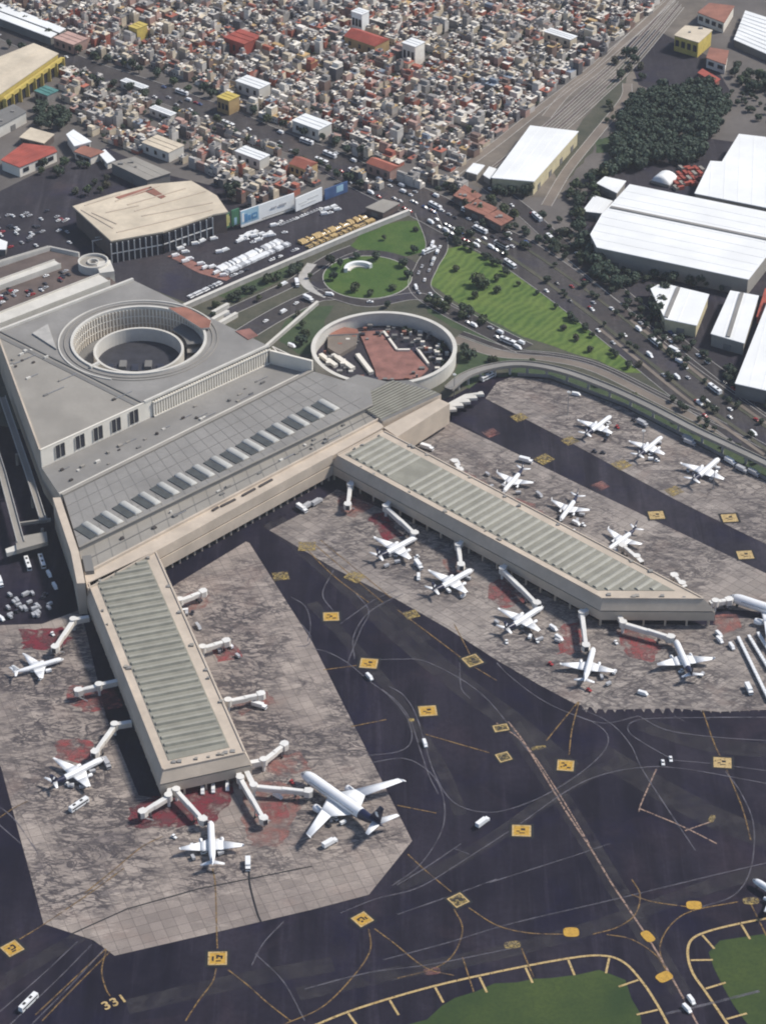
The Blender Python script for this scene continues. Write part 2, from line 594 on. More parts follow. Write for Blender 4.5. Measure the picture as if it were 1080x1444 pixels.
M['postblue'] = paint('poster_blue', (0.03, 0.08, 0.22), 0.6, 0.3, 0.15)
M['postgreen'] = paint('poster_green', (0.07, 0.20, 0.11), 0.6, 0.3, 0.12)
M['postyel'] = paint('poster_yellow', (0.55, 0.52, 0.20), 0.6, 0.2, 0.2)
M['bluesheet'] = paint('blue_sheeting', (0.07, 0.13, 0.28), 0.6, 0.3, 0.1)
M['frame'] = paint('white_steel_frame', (0.62, 0.62, 0.60), 0.5, 0.1, 0.3)
M['leaf_dark'] = leaf_mat('leaf_dark', (0.034, 0.058, 0.036))
M['leaf_mid'] = leaf_mat('leaf_mid', (0.050, 0.076, 0.032))
M['leaf_grey'] = leaf_mat('leaf_greygreen', (0.055, 0.065, 0.042))
M['bark'] = paint('bark', (0.07, 0.05, 0.04), 0.95, 0.3, 0.6)
HC = [('white', (0.74, 0.69, 0.61)), ('pale_grey', (0.45, 0.42, 0.385)), ('grey', (0.26, 0.242, 0.225)), ('dark_grey', (0.115, 0.11, 0.115)),
      ('red', (0.36, 0.115, 0.075)), ('pink', (0.42, 0.27, 0.225)), ('ochre', (0.46, 0.31, 0.14)), ('cream', (0.60, 0.51, 0.38)),
      ('blue_grey', (0.23, 0.27, 0.33)), ('brown', (0.20, 0.135, 0.11))]
HM = [paint('house_' + n, c, 0.85, 0.25, 0.12, fine=0.5, obj_var=0.22) for n, c in HC]
# ------------------------------------------------------------------ the ground
def sheet(name, poly_px, z, mat, parent=None, kind='structure', pts=None):
    mb = MB(); mb.flat(pts or WL(poly_px), z)
    return mb.build(name, mat, parent, kind)


mb = MB(); mb.flat([(-9000, -4000), (9000, -4000), (9000, 14000), (-9000, 14000)], 0.0)
ground = mb.build('ground', M['ground'], None, 'structure')

AIR = [(-260, 585), (-60, 560), (60, 610), (300, 600), (450, 610), (560, 600), (640, 556), (690, 528), (760, 530), (880, 572),
       (1000, 635), (1240, 760), (1500, 1560), (-420, 1560), (-380, 900)]
tarmac = sheet('tarmac', AIR, 0.04, M['tarmac'])


def apron(name, poly_px, dirpx, size, mats, z=0.08, cap=300, label=None):
    """joint-filled base with the concrete slabs laid on it; the nearest slabs are single pieces"""
    P = WL(poly_px)
    base = sheet(name, None, z, M['joint'], None, 'structure', P)
    d = (W(*dirpx[1]) - W(*dirpx[0])); d = Vector((d.x, d.y)).normalized(); n = Vector((-d.y, d.x))
    u = [d.x * p.x + d.y * p.y for p in P]; v = [n.x * p.x + n.y * p.y for p in P]
    gap = 0.19
    full = []; edge = MB()
    i0 = math.floor(min(u) / size); j0 = math.floor(min(v) / size)
    for i in range(i0, math.ceil(max(u) / size)):
        for j in range(j0, math.ceil(max(v) / size)):
            a, b = i * size + gap / 2, j * size + gap / 2
            s = size - gap
            q = [d * x + n * y for x, y in ((a, b), (a + s, b), (a + s, b + s), (a, b + s))]
            c = (q[0] + q[2]) / 2
            k = sum(inside(p, P) for p in q)
            if k == 4:
                full.append((c, q))
            elif k or inside(c, P):
                pc = clip_to_quad(P, q)
                if len(pc) > 2 and abs(area(pc)) > 0.5:
                    edge.prism(pc, z, z + 0.07)
    inview = []
    for c, q in full:
        dd = Vector((c.x, c.y, 0)) - CAM
        zc = dd.dot(_F); px = 540 + FP * dd.x / zc; py = 722 - FP * dd.dot(_U) / zc
        if -5 < px < 1085 and 0 < py < 1444:
            inview.append((zc, c, q))
    inview.sort(key=lambda t: t[0])
    sel = set(id(t[2]) for t in inview[:cap])
    one = MB(); h = (size - gap) / 2
    one.prism([(-h, -h), (h, -h), (h, h), (-h, h)], 0, 0.07)
    me = one.data('slab', mats)
    rz = math.atan2(d.y, d.x)
    for c, q in full:
        if id(q) in sel:
            link_mesh('slab', me, base, (c.x, c.y, z + RND.uniform(-0.012, 0.012)), rz)
        else:
            edge.prism(q, z, z + 0.07)
    if edge.f:
        edge.build('slab_field', mats, base, 'stuff')
    return base


A1 = [(352, 766), (440, 905), (581, 1186), (520, 1262), (440, 1283), (300, 1316), (162, 1348), (132, 1326), (62, 1303), (2, 1082), (-40, 1010), (-70, 884), (60, 880), (140, 850), (190, 870), (250, 823), (347, 764)]
A2 = [(380, 748), (430, 722), (475, 690), (680, 780), (860, 868), (1010, 872), (1090, 872), (1150, 1000), (1080, 1001), (1012, 1004), (950, 999), (850, 1001), (811, 993), (760, 966), (700, 931), (630, 886), (560, 846), (470, 801)]
A3 = [(560, 640), (575, 615), (635, 595), (700, 626), (830, 690), (960, 752), (1120, 828), (1110, 866), (1010, 858), (800, 758)]
A4 = [(684, 562), (700, 540), (722, 531), (772, 535), (878, 574), (1000, 637), (1100, 690), (1180, 735), (1180, 818), (1080, 768), (950, 704), (800, 622)]
apron1 = apron('apron', A1, ((228, 1110), (355, 1080)), 6.2, M['slab'])
apron2 = apron('apron', A2, ((467, 655), (846, 861)), 6.2, M['slab2'])
apron3 = apron('apron', A3, ((467, 655), (846, 861)), 6.2, M['slab2'], cap=200)
apron4 = apron('apron', A4, ((467, 655), (846, 861)), 6.2, M['slab2'], cap=150)
sheet('taxi_lane', [(640, 592), (684, 562), (800, 622), (950, 704), (1180, 818), (1180, 856), (1120, 828), (960, 752), (830, 690), (700, 626)], 0.06, M['tarmac2'])
# sawn-tooth concrete edge of the middle apron
for k in range(20):
    a = W(820 + k * 13.5, 1001.5 + 1.5 * math.sin(k))
    mb = MB(); mb.flat([(a.x, a.y + 4), (a.x + 2.2, a.y - 2.2), (a.x + 4.4, a.y + 4)], 0.12)
    mb.build('edge_patch', M['slab2'], apron2)

# ------------------------------------------------------------------ painted markings (flat paint on the tarmac)
ZL = 0.20


def line(pts, wd, mat, name='painted_line', sm=True, z=ZL, parent=None, offs=(0,)):
    P = [Vector((p.x, p.y)) for p in WL(pts)]
    if sm and len(P) > 2:
        P = smooth_path(P, 7)
    mb = MB()
    for o in offs:
        strip(mb, P, wd, z + RND.uniform(0, 0.03), 0, None, o)
    return mb.build(name, mat, parent or tarmac)


wl = M['wline']; yl = M['yline']; pk = M['pinkline']
WHITE = [
    [(425, 880), (438, 898), (434, 910), (418, 912)], [(410, 842), (430, 855), (438, 880), (434, 905)],
    [(440, 915), (462, 920), (490, 935), (520, 960), (552, 985), (575, 1015), (580, 1045), (562, 1060), (520, 1066)],
    [(548, 968), (568, 980), (585, 1005), (598, 1045), (612, 1090), (640, 1132), (690, 1146), (745, 1132), (800, 1103), (846, 1066), (857, 1040), (838, 1020), (800, 1005)],
    [(538, 972), (560, 990), (578, 1015), (590, 1050), (604, 1092), (618, 1120)],
    [(522, 1076), (570, 1070), (604, 1088), (622, 1115), (627, 1150), (618, 1182), (590, 1222), (552, 1250)],
    [(480, 1288), (530, 1268), (590, 1252), (650, 1216), (730, 1164), (800, 1115), (845, 1094), (900, 1083), (960, 1084), (1085, 1106)],
    [(560, 1248), (600, 1224), (650, 1190)],
    [(640, 1197), (662, 1205)],
    [(945, 1072), (1010, 1078), (1085, 1088)],
    [(945, 1070), (910, 1050), (886, 1032), (892, 1018), (930, 1013), (1050, 1012)],
    [(820, 1000), (860, 1020), (888, 1050), (905, 1085), (940, 1140), (980, 1200)],
    [(700, 935), (720, 955), (760, 985), (800, 1005), (850, 1020), (900, 1010)],
    [(1022, 1088), (1045, 1120), (1062, 1165), (1058, 1225), (1035, 1262), (990, 1279)],
    [(470, 805), (455, 838), (470, 862)], [(500, 835), (520, 862), (508, 890), (490, 935)],
    [(560, 832), (530, 845), (505, 862), (480, 880)], [(568, 838), (538, 852), (514, 870), (498, 900), (500, 930)],
    [(648, 935), (650, 970), (662, 985)], [(520, 932), (560, 930), (605, 935), (680, 980), (745, 1060)],
    [(1000, 1015), (1000, 1012), (1090, 1012)], [(950, 1010), (965, 1018)],
    [(110, 1328), (60, 1375), (-10, 1436)], [(130, 1332), (85, 1378), (10, 1450)], [(148, 1338), (100, 1390), (40, 1450)],
    [(-10, 1130), (20, 1155), (45, 1190), (55, 1205)], [(-10, 1155), (30, 1190)],
    [(540, 1354), (630, 1330), (720, 1303), (860, 1270), (1000, 1236), (1090, 1215)],
    [(430, 1395), (520, 1372), (610, 1360), (720, 1338)],
    [(360, 1345), (400, 1385), (430, 1440)], [(400, 1300), (372, 1330), (355, 1362)],
    [(900, 1010), (940, 1030), (1010, 1040), (1085, 1045)],
    [(560, 1290), (640, 1262), (700, 1240)], [(690, 1245), (800, 1210), (860, 1190)],
]
for p in WHITE:
    line(p, 0.75, wl, 'road_line')
YELLOW = [
    [(305, 1366), (300, 1385), (280, 1412), (262, 1440)], [(322, 1368), (350, 1390), (378, 1415), (410, 1440)],
    [(307, 1338), (306, 1318), (304, 1250), (300, 1225)], [(520, 1310), (522, 1340), (500, 1375), (455, 1420), (400, 1445)],
    [(528, 1310), (555, 1330), (600, 1365), (640, 1376)], [(640, 1282), (652, 1310), (640, 1345), (612, 1366), (560, 1380)],
    [(660, 1280), (700, 1305), (745, 1316), (800, 1318)], [(636, 1258), (600, 1228), (575, 1205)],
    [(560, 1136), (615, 1147)], [(456, 945), (508, 938)], [(495, 1025), (545, 1015)], [(600, 1036), (690, 1062)],
    [(28, 1325), (62, 1304), (130, 1258), (175, 1225)], [(150, 1340), (144, 1370), (150, 1395), (156, 1405)],
    [(150, 1338), (100, 1385), (50, 1432)], [(156, 1342), (106, 1392), (60, 1440)],
    [(815, 990), (790, 1020), (770, 1045)], [(990, 1002), (1005, 1045), (1015, 1068)],
    [(1024, 1086), (1046, 1140), (1058, 1185)], [(816, 990), (806, 1030), (802, 1065)],
    [(835, 1318), (870, 1308), (895, 1290), (902, 1262), (890, 1240)], [(890, 1262), (920, 1272), (975, 1280)],
    [(855, 1318), (890, 1325), (925, 1348), (945, 1380)], [(965, 1410), (938, 1365), (930, 1335), (945, 1305), (975, 1285), (1040, 1272)],
    [(560, 860), (620, 905), (660, 935), (700, 960)], [(430, 772), (470, 812), (520, 850)], [(640, 880), (666, 930)],
    [(120, 1260), (160, 1228), (200, 1195), (230, 1180)], [(652, 1350), (668, 1400)], [(735, 1338), (752, 1378)],
    [(1058, 1275), (1080, 1320)], [(-10, 1160), (20, 1140), (40, 1130)],
    [(440, 765), (540, 850)], [(452, 762), (552, 844)],
]
for p in YELLOW:
    line(p, 0.7, yl, 'taxi_line')
line([(716, 1018), (735, 1042), (762, 1085), (800, 1148), (832, 1196), (862, 1246), (890, 1288), (930, 1350), (975, 1430), (990, 1460)], 0.95, pk, 'taxi_line')
line([(700, 1020), (740, 1050), (785, 1115), (830, 1190)], 0.7, pk, 'taxi_line')
line([(925, 1085), (905, 1130), (900, 1145)], 0.8, M['pinkline'], 'red_line')
line([(900, 1140), (960, 1165), (1010, 1190)], 0.8, M['pinkline'], 'red_line')
line([(965, 1172), (1005, 1158)], 0.8, M['pinkline'], 'red_line')
for pts, wd_ in (([(385, 735), (470, 805), (560, 890), (650, 965), (725, 1020), (800, 1085)], 15), ([(430, 745), (540, 850), (600, 905)], 9), ([(1100, 1190), (1000, 1150), (900, 1095), (840, 1060)], 16),
                 ([(560, 1250), (660, 1205), (800, 1110), (880, 1070)], 8), ([(720, 1018), (800, 1140), (880, 1270), (960, 1400)], 10), ([(-20, 1400), (80, 1340), (150, 1300)], 8),
                 ([(420, 1402), (560, 1372), (720, 1340), (860, 1300), (1000, 1250), (1100, 1225)], 9), ([(440, 850), (540, 960), (620, 1080), (650, 1150)], 7), ([(900, 1020), (1000, 1050), (1100, 1060)], 12), ([(180, 1420), (330, 1385), (470, 1360)], 10)):
    line(pts, wd_, M['wornpath'], 'worn_path', True, 0.07)
# yellow shoulder edge with cross ticks round the two grass islands
EDGE1 = [(430, 1452), (500, 1424), (600, 1394), (700, 1371), (800, 1352), (850, 1348), (880, 1358), (905, 1385), (925, 1415), (945, 1452)]
EDGE2 = [(1100, 1292), (1050, 1301), (1000, 1313), (975, 1325), (969, 1345), (976, 1372), (995, 1400), (1030, 1452)]
for E, sd_, k0 in ((EDGE1, -1, 8), (EDGE2, 1, 8)):
    line(E, 1.25, M['yelpale'], 'shoulder_line')
    P = smooth_path([Vector((p.x, p.y)) for p in WL(E)], 8)
    acc = 0.0; mb = None
    for k in range(1, len(P)):
        acc += (P[k] - P[k - 1]).length
        if acc > 20:
            acc = 0.0
            d = (P[k] - P[k - 1]).normalized(); nn = Vector((-d.y, d.x)) * sd_
            mb = MB(); strip(mb, [P[k] + nn * 1.0, P[k] + nn * 11.5], 1.1, ZL + 0.02)
            mb.build('shoulder_tick', M['yelpale'], tarmac)
G1 = [(420, 1480), (600, 1436), (645, 1406), (700, 1389), (780, 1377), (845, 1370), (878, 1382), (892, 1408), (915, 1480)]
G2 = [(1180, 1300), (1080, 1316), (1018, 1327), (1000, 1342), (1003, 1362), (1022, 1395), (1075, 1480), (1250, 1480)]


def wavy(poly_px, amp, step=9.0):
    P = [Vector((p.x, p.y)) for p in WL(poly_px)]; out = []
    for k in range(len(P)):
        a, b = P[k], P[(k + 1) % len(P)]
        n = max(1, int((b - a).length / step))
        for q in range(n):
            out.append(a + (b - a) * (q / n) + Vector((RND.uniform(-amp, amp), RND.uniform(-amp, amp))))
    return out


sheet('grass', None, 0.10, M['bgrass'], None, 'structure', wavy(G1, 1.2))
sheet('grass', None, 0.10, M['bgrass'], None, 'structure', wavy(G2, 1.2))
line([(938, 1430), (990, 1418), (1070, 1398)], 1.6, M['wline'], 'road_line')


def sign(px, py, sz, rz=0.0, mat='yel', glyph=None, aspect=1.0, border=True):
    """a painted stand sign: dark surround, yellow panel with pale edge, dark glyph"""
    c = W(px, py); Rm = Matrix.Rotation(rz, 2)

    def q(a, b, x0=0.0, y0=0.0):
        return [Vector((c.x, c.y)) + Rm @ Vector((x0 + sx * a / 2, y0 + sy * b / 2)) for sx, sy in ((-1, -1), (1, -1), (1, 1), (-1, 1))]
    wd, hd = sz, sz * aspect
    root = None
    if border:
        mb = MB(); mb.flat(q(wd * 1.3, hd * 1.3), ZL + 0.04)
        root = mb.build('stand_sign', M['black'], tarmac)
    mb = MB(); mb.flat(q(wd, hd), ZL + 0.09, 0)
    if border:
        e = 0.09 * wd
        for x0, y0, a, b in ((0, hd / 2 - e / 2, wd, e), (0, -hd / 2 + e / 2, wd, e), (wd / 2 - e / 2, 0, e, hd - 2 * e), (-wd / 2 + e / 2, 0, e, hd - 2 * e)):
            mb.flat(q(a, b, x0, y0), ZL + 0.13, 1)
    panel = mb.build('sign_panel', [M[mat], M['yelpale']], root or tarmac)
    if glyph:
        mb = MB()
        for x0, y0, a, b in glyph:
            mb.flat(q(a * wd, b * hd, x0 * wd, y0 * hd), ZL + 0.17)
        mb.build('sign_glyph', M['black'], root or tarmac)


GA = [(-0.24, -0.02, 0.10, 0.34), (0.02, 0.20, 0.16, 0.10), (-0.02, 0.08, 0.09, 0.22), (0.16, 0.14, 0.24, 0.12), (0.22, 0.04, 0.10, 0.2), (0.05, -0.2, 0.26, 0.08)]
GB = [(-0.22, 0.1, 0.12, 0.2), (-0.05, 0.18, 0.26, 0.1), (0.08, 0.02, 0.1, 0.3), (-0.12, -0.14, 0.14, 0.14), (0.24, -0.04, 0.1, 0.26)]
GC = [(-0.16, 0.2, 0.2, 0.1), (0.0, 0.03, 0.14, 0.18), (0.2, -0.2, 0.22, 0.12), (-0.25, -0.16, 0.1, 0.1), (-0.1, -0.08, 0.1, 0.1)]
GD = [(0.08, 0.12, 0.22, 0.18), (-0.18, -0.05, 0.18, 0.08), (0.02, -0.2, 0.3, 0.07)]
sign(307, 1352, 9.0, 0.03, 'yel', GA)
sign(511, 1297, 8.0, math.radians(38), 'yel', GB)
sign(18, 1338, 8.4, math.radians(-50), 'yel', GB)
sign(797, 1080, 8.6, -0.12, 'yel', GC)
sign(603, 1003, 9.5, 0.10, 'yel', GD, 0.9)
sign(735, 1172, 9.5, -0.05, 'yel', GD, 0.9)
sign(520, 936, 9.5, -0.12, 'yel', GD, 0.9)
sign(467, 870, 8.8, 0.05, 'yel', GC, 0.9)
sign(666, 932, 9.0, 0.5, 'yelfade', GD)
sign(1018, 1076, 9.2, -0.1, 'yelpale', GD, 0.9)
sign(646, 1270, 8.0, math.radians(35), 'yelfade', GB)
sign(710, 1068, 7.0, 0.4, 'yelfade', GD, 1.0)
sign(706, 1027, 8.0, 0.25, 'yelfade', GC, 0.7)
for px, py, sz, rz, mt in ((580, 867, 8, 0.4, 'yelfade'), (396, 813, 9, 0.2, 'yelfade'), (433, 771, 10, 0.0, 'yelfade'), (500, 814, 10, -0.6, 'yelfade'),
                          (732, 589, 9, 0.6, 'yelfade'), (692, 611, 9, 0.6, 'red3'), (803, 622, 9, 0.6, 'yelfade'), (767, 648, 10, 0.7, 'yelfade'),
                          (876, 656, 10, 0.6, 'yelfade'), (846, 686, 9, 0.6, 'red3'), (950, 693, 9, 0.6, 'yelfade')):
    sign(px, py, sz, rz, mt, None, 0.9, False)
for px, py in ((925, 727), (1028, 731), (1050, 783)):
    sign(px, py, 9.0, 0.1, 'yelpale', GD, 0.9)
for px, py, sx, sy, rz, mt in ((805, 1315, 7.5, 6.5, 0, 'yel'), (978, 1277, 7.5, 6, 0, 'yel'), (913, 1321, 5, 8, 0.5, 'yel'), (936, 1378, 8, 6, 0.6, 'yel'),
                              (722, 1333, 8, 5, 0.2, 'yelfade'), (609, 1370, 8, 5, 0.2, 'red3'), (1058, 1271, 8, 5, 0.1, 'yelfade'), (759, 1055, 8, 3, 0.3, 'yelfade'),
                              (1003, 1155, 3, 6, -0.4, 'yelfade'), (580, 1016, 3, 3, 0, 'yelfade')):
    c = W(px, py); mb = MB()
    mb.flat([(c.x + (sx / 2 * (abs(math.cos(a)) ** 0.6) * (1 if math.cos(a) >= 0 else -1)) * math.cos(rz) - (sy / 2 * (abs(math.sin(a)) ** 0.6) * (1 if math.sin(a) >= 0 else -1)) * math.sin(rz),
              c.y + (sx / 2 * (abs(math.cos(a)) ** 0.6) * (1 if math.cos(a) >= 0 else -1)) * math.sin(rz) + (sy / 2 * (abs(math.sin(a)) ** 0.6) * (1 if math.sin(a) >= 0 else -1)) * math.cos(rz))
             for a in [2 * PI * k / 20 for k in range(20)]], ZL + 0.1)
    mb.build('painted_spot', M[mt], tarmac)
# the yellow figures 331 beside the dotted lead-in line
cu = bpy.data.curves.new('figures', 'FONT'); cu.body = '331'; cu.size = 7.5; cu.align_x = 'CENTER'; cu.align_y = 'CENTER'; cu.space_character = 1.12; cu.offset = 0.18
tmp = bpy.data.objects.new('figures', cu); C.objects.link(tmp)
bpy.context.view_layer.update()
me = bpy.data.meshes.new_from_object(tmp.evaluated_get(bpy.context.evaluated_depsgraph_get()))
bpy.data.objects.remove(tmp)
me.materials.clear(); me.materials.append(M['yelpale'])
c = W(162, 1414)
link_mesh('painted_figures', me, tarmac, (c.x, c.y, ZL + 0.1), math.radians(32))

# red keep-clear zones at the gates
ZR = 0.17


def red(poly, mt='red1', parent=None):
    sheet('red_zone', None, ZR + RND.uniform(0, 0.02), M[mt], parent or apron1, None, wavy(poly, 1.5, 3))


for poly, mt, pr in (
    ([(30, 888), (85, 884), (105, 900), (80, 915), (34, 916)], 'red2', apron1),
    ([(98, 968), (165, 972), (172, 1000), (118, 1004), (96, 988)], 'red1', apron1),
    ([(80, 1046), (128, 1042), (134, 1068), (116, 1078), (80, 1068)], 'red1', apron1),
    ([(228, 1118), (330, 1096), (332, 1118), (304, 1160), (252, 1168), (180, 1166), (186, 1140)], 'red2', apron1),
    ([(345, 1098), (420, 1106), (424, 1140), (398, 1192), (356, 1196), (342, 1160)], 'red3', apron1),
    ([(356, 1132), (400, 1128), (412, 1150), (370, 1162)], 'red1', apron1),
    ([(300, 912), (330, 906), (346, 926), (310, 936)], 'red1', apron1),
    ([(318, 985), (376, 974), (396, 992), (340, 1008)], 'red3', apron1),
    ([(374, 1070), (424, 1060), (440, 1086), (400, 1096), (372, 1088)], 'red3', apron1),
    ([(255, 840), (292, 832), (300, 850), (262, 866)], 'red3', apron1),
    ([(476, 700), (512, 692), (530, 712), (498, 730), (478, 722)], 'red3', apron2),
    ([(520, 730), (540, 722), (568, 756), (545, 764), (530, 750)], 'red2', apron2),
    ([(622, 788), (644, 786), (650, 806), (632, 812)], 'red3', apron2),
    ([(690, 826), (708, 812), (740, 850), (716, 858), (692, 848)], 'red1', apron2),
    ([(792, 882), (818, 876), (822, 920), (786, 924)], 'red1', apron2),
    ([(866, 884), (900, 888), (932, 912), (916, 934), (884, 924)], 'red1', apron2),
    ([(1002, 868), (1036, 866), (1046, 884), (1016, 898)], 'red3', apron2),
    ([(624, 656), (664, 668), (696, 688), (650, 676)], 'red3', apron3),
    ([(716, 700), (752, 712), (770, 728), (730, 716)], 'red3', apron3),
):
    red(poly, mt, pr)
line([(352, 1215), (352, 1245), (362, 1285), (368, 1300)], 1.0, M['black'], 'drain_line', parent=apron1)
line([(100, 1318), (180, 1282), (280, 1254), (360, 1238), (440, 1222)], 0.8, M['black'], 'drain_line', False, parent=apron1)

# ------------------------------------------------------------------ land beyond the airport: verges, park, roads, yard
def road(pts, wd, mat='road', z=0.12, name='road', marks=0):
    P = smooth_path([Vector((p.x, p.y)) for p in WL(pts)], 8)
    mb = MB(); strip(mb, P, wd, z, 0)
    r = mb.build(name, M[mat], None, 'structure')
    for k in range(1, marks):
        m2 = MB()
        o = -wd / 2 + wd * k / marks
        for q in range(0, len(P) - 1):
            a, b = P[q], P[q + 1]
            L = (b - a).length; d = (b - a).normalized(); t = 0.0
            while t + 4 < L:
                strip(m2, [a + d * t, a + d * (t + 3)], 0.25, z + 0.05, 0, None, o); t += 9
        if m2.f:
            m2.build('lane_marking', M['wline'], r, 'stuff')
    for s in (-1, 1):
        m3 = MB(); strip(m3, P, 0.35, z + 0.13, 0, z - 0.1, s * (wd / 2 + 0.17)); m3.build('kerb', M['kerb'], r)
    return r, P


sheet('verge', [(-200, 560), (0, 470), (190, 395), (300, 400), (440, 350), (560, 300), (640, 300), (740, 380), (860, 470), (1010, 590), (1300, 760), (1240, 770), (1000, 640), (880, 574), (760, 532), (690, 530), (640, 558), (450, 612), (60, 612)], 0.05, M['dull'])
sheet('lawn', None, 0.09, M['lawn'], None, 'structure', wavy([(600, 372), (628, 352), (652, 346), (700, 368), (742, 392), (800, 430), (870, 482), (922, 530), (880, 524), (800, 494), (740, 476), (690, 450), (640, 424), (606, 400)], 1.5))
sheet('lawn', None, 0.09, M['grass'], None, 'structure', wavy([(486, 352), (510, 330), (560, 312), (600, 312), (624, 328), (612, 348), (580, 362), (530, 358)], 1.5))
sheet('verge', None, 0.09, M['dgrass'], None, 'structure', wavy([(400, 452), (432, 434), (470, 432), (450, 470), (444, 500), (420, 500), (396, 480)], 1.2))
sheet('verge', None, 0.09, M['dgrass'], None, 'structure', wavy([(300, 415), (370, 385), (432, 358), (424, 376), (396, 396), (330, 425)], 1.2))
sheet('verge', None, 0.09, M['dgrass'], None, 'structure', wavy([(640, 535), (650, 490), (700, 505), (760, 508), (700, 520), (660, 548)], 1.2))
sheet('verge', None, 0.09, M['dgrass'], None, 'structure', wavy([(700, 532), (760, 528), (880, 570), (1000, 632), (1085, 678), (1085, 664), (1000, 618), (880, 556), (800, 526), (740, 516)], 1.2))
sheet('verge', None, 0.09, M['dgrass'], None, 'structure', wavy([(600, 416), (640, 428), (700, 458), (740, 478), (700, 486), (640, 462), (604, 440)], 1.2))
ci = W(518, 391)
RIN = 30.0
mb = MB(); mb.flat([(ci.x + RIN * math.cos(2 * PI * k / 48), ci.y + RIN * math.sin(2 * PI * k / 48)) for k in range(48)], 0.26)
mb.build('roundabout_island', M['grass'], None, 'structure')
mb = MB(); mb.ring(ci, RIN, RIN + 0.6, 0.02, 0.34, 0, 48); mb.build('kerb', M['kerb'], None, 'structure')
mb = MB(); mb.ring(ci, RIN + 0.8, RIN + 9, 0.01, 0.205, 0, 48); mb.build('road', M['road'], None, 'structure')
road([(440, 372), (428, 390), (436, 405), (462, 418)], 6, 'kerb', 0.16, 'footpath')
road([(300, 500), (380, 450), (440, 420), (470, 415)], 15, 'road', 0.14)
road([(290, 455), (350, 428), (410, 400), (440, 380), (470, 362), (500, 350)], 9, 'road', 0.13)
road([(600, 300), (616, 345), (602, 375), (592, 405), (620, 430), (680, 462), (740, 492)], 15, 'road', 0.15)
road([(466, 415), (520, 428), (590, 418), (640, 440)], 9, 'road', 0.13)
road([(640, 478), (700, 498), (770, 504), (840, 520), (930, 564), (1010, 604), (1100, 652)], 9, 'dirt', 0.11, 'service_track')
road([(650, 470), (720, 494), (790, 502), (850, 518), (940, 562), (1020, 600), (1110, 648)], 5, 'road', 0.16)
H1, HP = road([(470, 226), (540, 262), (600, 290), (660, 322), (720, 352), (780, 392), (850, 444), (920, 500), (990, 556), (1060, 606), (1180, 690)], 38, 'road', 0.18, 'highway', 5)
H2, HP2 = road([(690, 262), (740, 300), (790, 345), (850, 395), (910, 445), (980, 505), (1100, 590)], 13, 'road', 0.17, 'highway', 2)
sheet('forecourt', [(800, 300), (850, 395), (910, 450), (1010, 540), (1130, 620), (1300, 500), (1180, 220), (960, 190), (860, 230)], 0.06, M['lot'])
# city avenue and rail corridor
AVE, AVP = road([(-40, 22), (40, 58), (110, 92), (200, 122), (300, 158), (390, 196), (470, 226), (530, 256)], 26, 'road', 0.10, 'avenue', 4)
sheet('rail_yard', [(640, 250), (700, 205), (830, 105), (900, 30), (960, -40), (1020, -40), (960, 60), (910, 120), (830, 200), (790, 280), (700, 275)], 0.04, M['ballast'])
sheet('verge', None, 0.07, M['dull'], None, 'structure', wavy([(800, 200), (830, 160), (868, 110), (880, 85), (892, 85), (880, 130), (860, 175), (820, 230), (790, 262), (780, 240)], 2.0))
sheet('verge', None, 0.075, M['dgrass'], None, 'structure', wavy([(836, 200), (872, 186), (890, 194), (866, 214), (838, 216)], 2.0))
road([(770, 290), (800, 240), (840, 190), (880, 140), (884, 118)], 7, 'dirt', 0.12, 'service_track')
road([(770, 165), (800, 130), (840, 100), (880, 60), (930, 12), (960, -20)], 7, 'dirt', 0.12, 'service_track')
for o in range(4):
    road([(690 + o * 9, 240 + o * 2), (760 + o * 8, 184 + o * 3), (830 + o * 7, 122 + o * 4), (880 + o * 6, 76 + o * 4), (950 + o * 4, -2 + o * 4)], 2.2, 'ballast' if o % 2 else 'brownroof', 0.10 + 0.01 * o, 'rail_track')
road([(640, 246), (700, 202), (760, 154), (820, 108), (880, 58), (930, 14), (960, -14)], 6.5, 'dirt', 0.14, 'footpath')
sheet('yard', [(880, 60), (920, 40), (1000, 80), (1030, 130), (960, 140), (900, 120)], 0.06, M['lot'])
# landside parking
sheet('parking_lot', [(-120, 330), (60, 240), (150, 208), (230, 245), (300, 262), (430, 300), (470, 262), (560, 268), (576, 298), (470, 345), (265, 428), (190, 398), (0, 468), (-120, 510)], 0.08, M['lot'])

# dark asphalt service lanes that run round the foot of the piers and the terminal front
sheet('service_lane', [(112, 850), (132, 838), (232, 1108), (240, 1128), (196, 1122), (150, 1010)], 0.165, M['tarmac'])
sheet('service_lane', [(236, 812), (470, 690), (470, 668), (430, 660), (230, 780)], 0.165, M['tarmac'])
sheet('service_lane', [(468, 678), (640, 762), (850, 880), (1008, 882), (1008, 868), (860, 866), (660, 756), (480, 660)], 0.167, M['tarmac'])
# planted and bare strips between the highway carriageways
for o, wd_, t0_, t1_ in ((-7.5, 3.0, 0.30, 0.98), (9.0, 2.4, 0.36, 0.98)):
    seg = HP[int(t0_ * len(HP)):int(t1_ * len(HP))]
    m3 = MB(); strip(m3, seg, wd_, 0.34, 0, 0.1, o); m3.build('median', M['dull'], None, 'structure')

for o in (-12.5, 12.0):
    seg = HP[int(0.62 * len(HP)):int(0.98 * len(HP))]
    m3 = MB(); strip(m3, seg, 2.6, 0.33, 0, 0.1, o); m3.build('median', M['dirt'], None, 'structure')
# ------------------------------------------------------------------ the terminal
def base_of(poly):
    c = sum((Vector((p[0], p[1])) for p in poly), Vector((0, 0))) / len(poly)
    return (c.x, c.y, 0.0)


def lerp2(a, b, t):
    return Vector((a[0] + (b[0] - a[0]) * t, a[1] + (b[1] - a[1]) * t))


def xy(p):
    return Vector((p[0], p[1]))


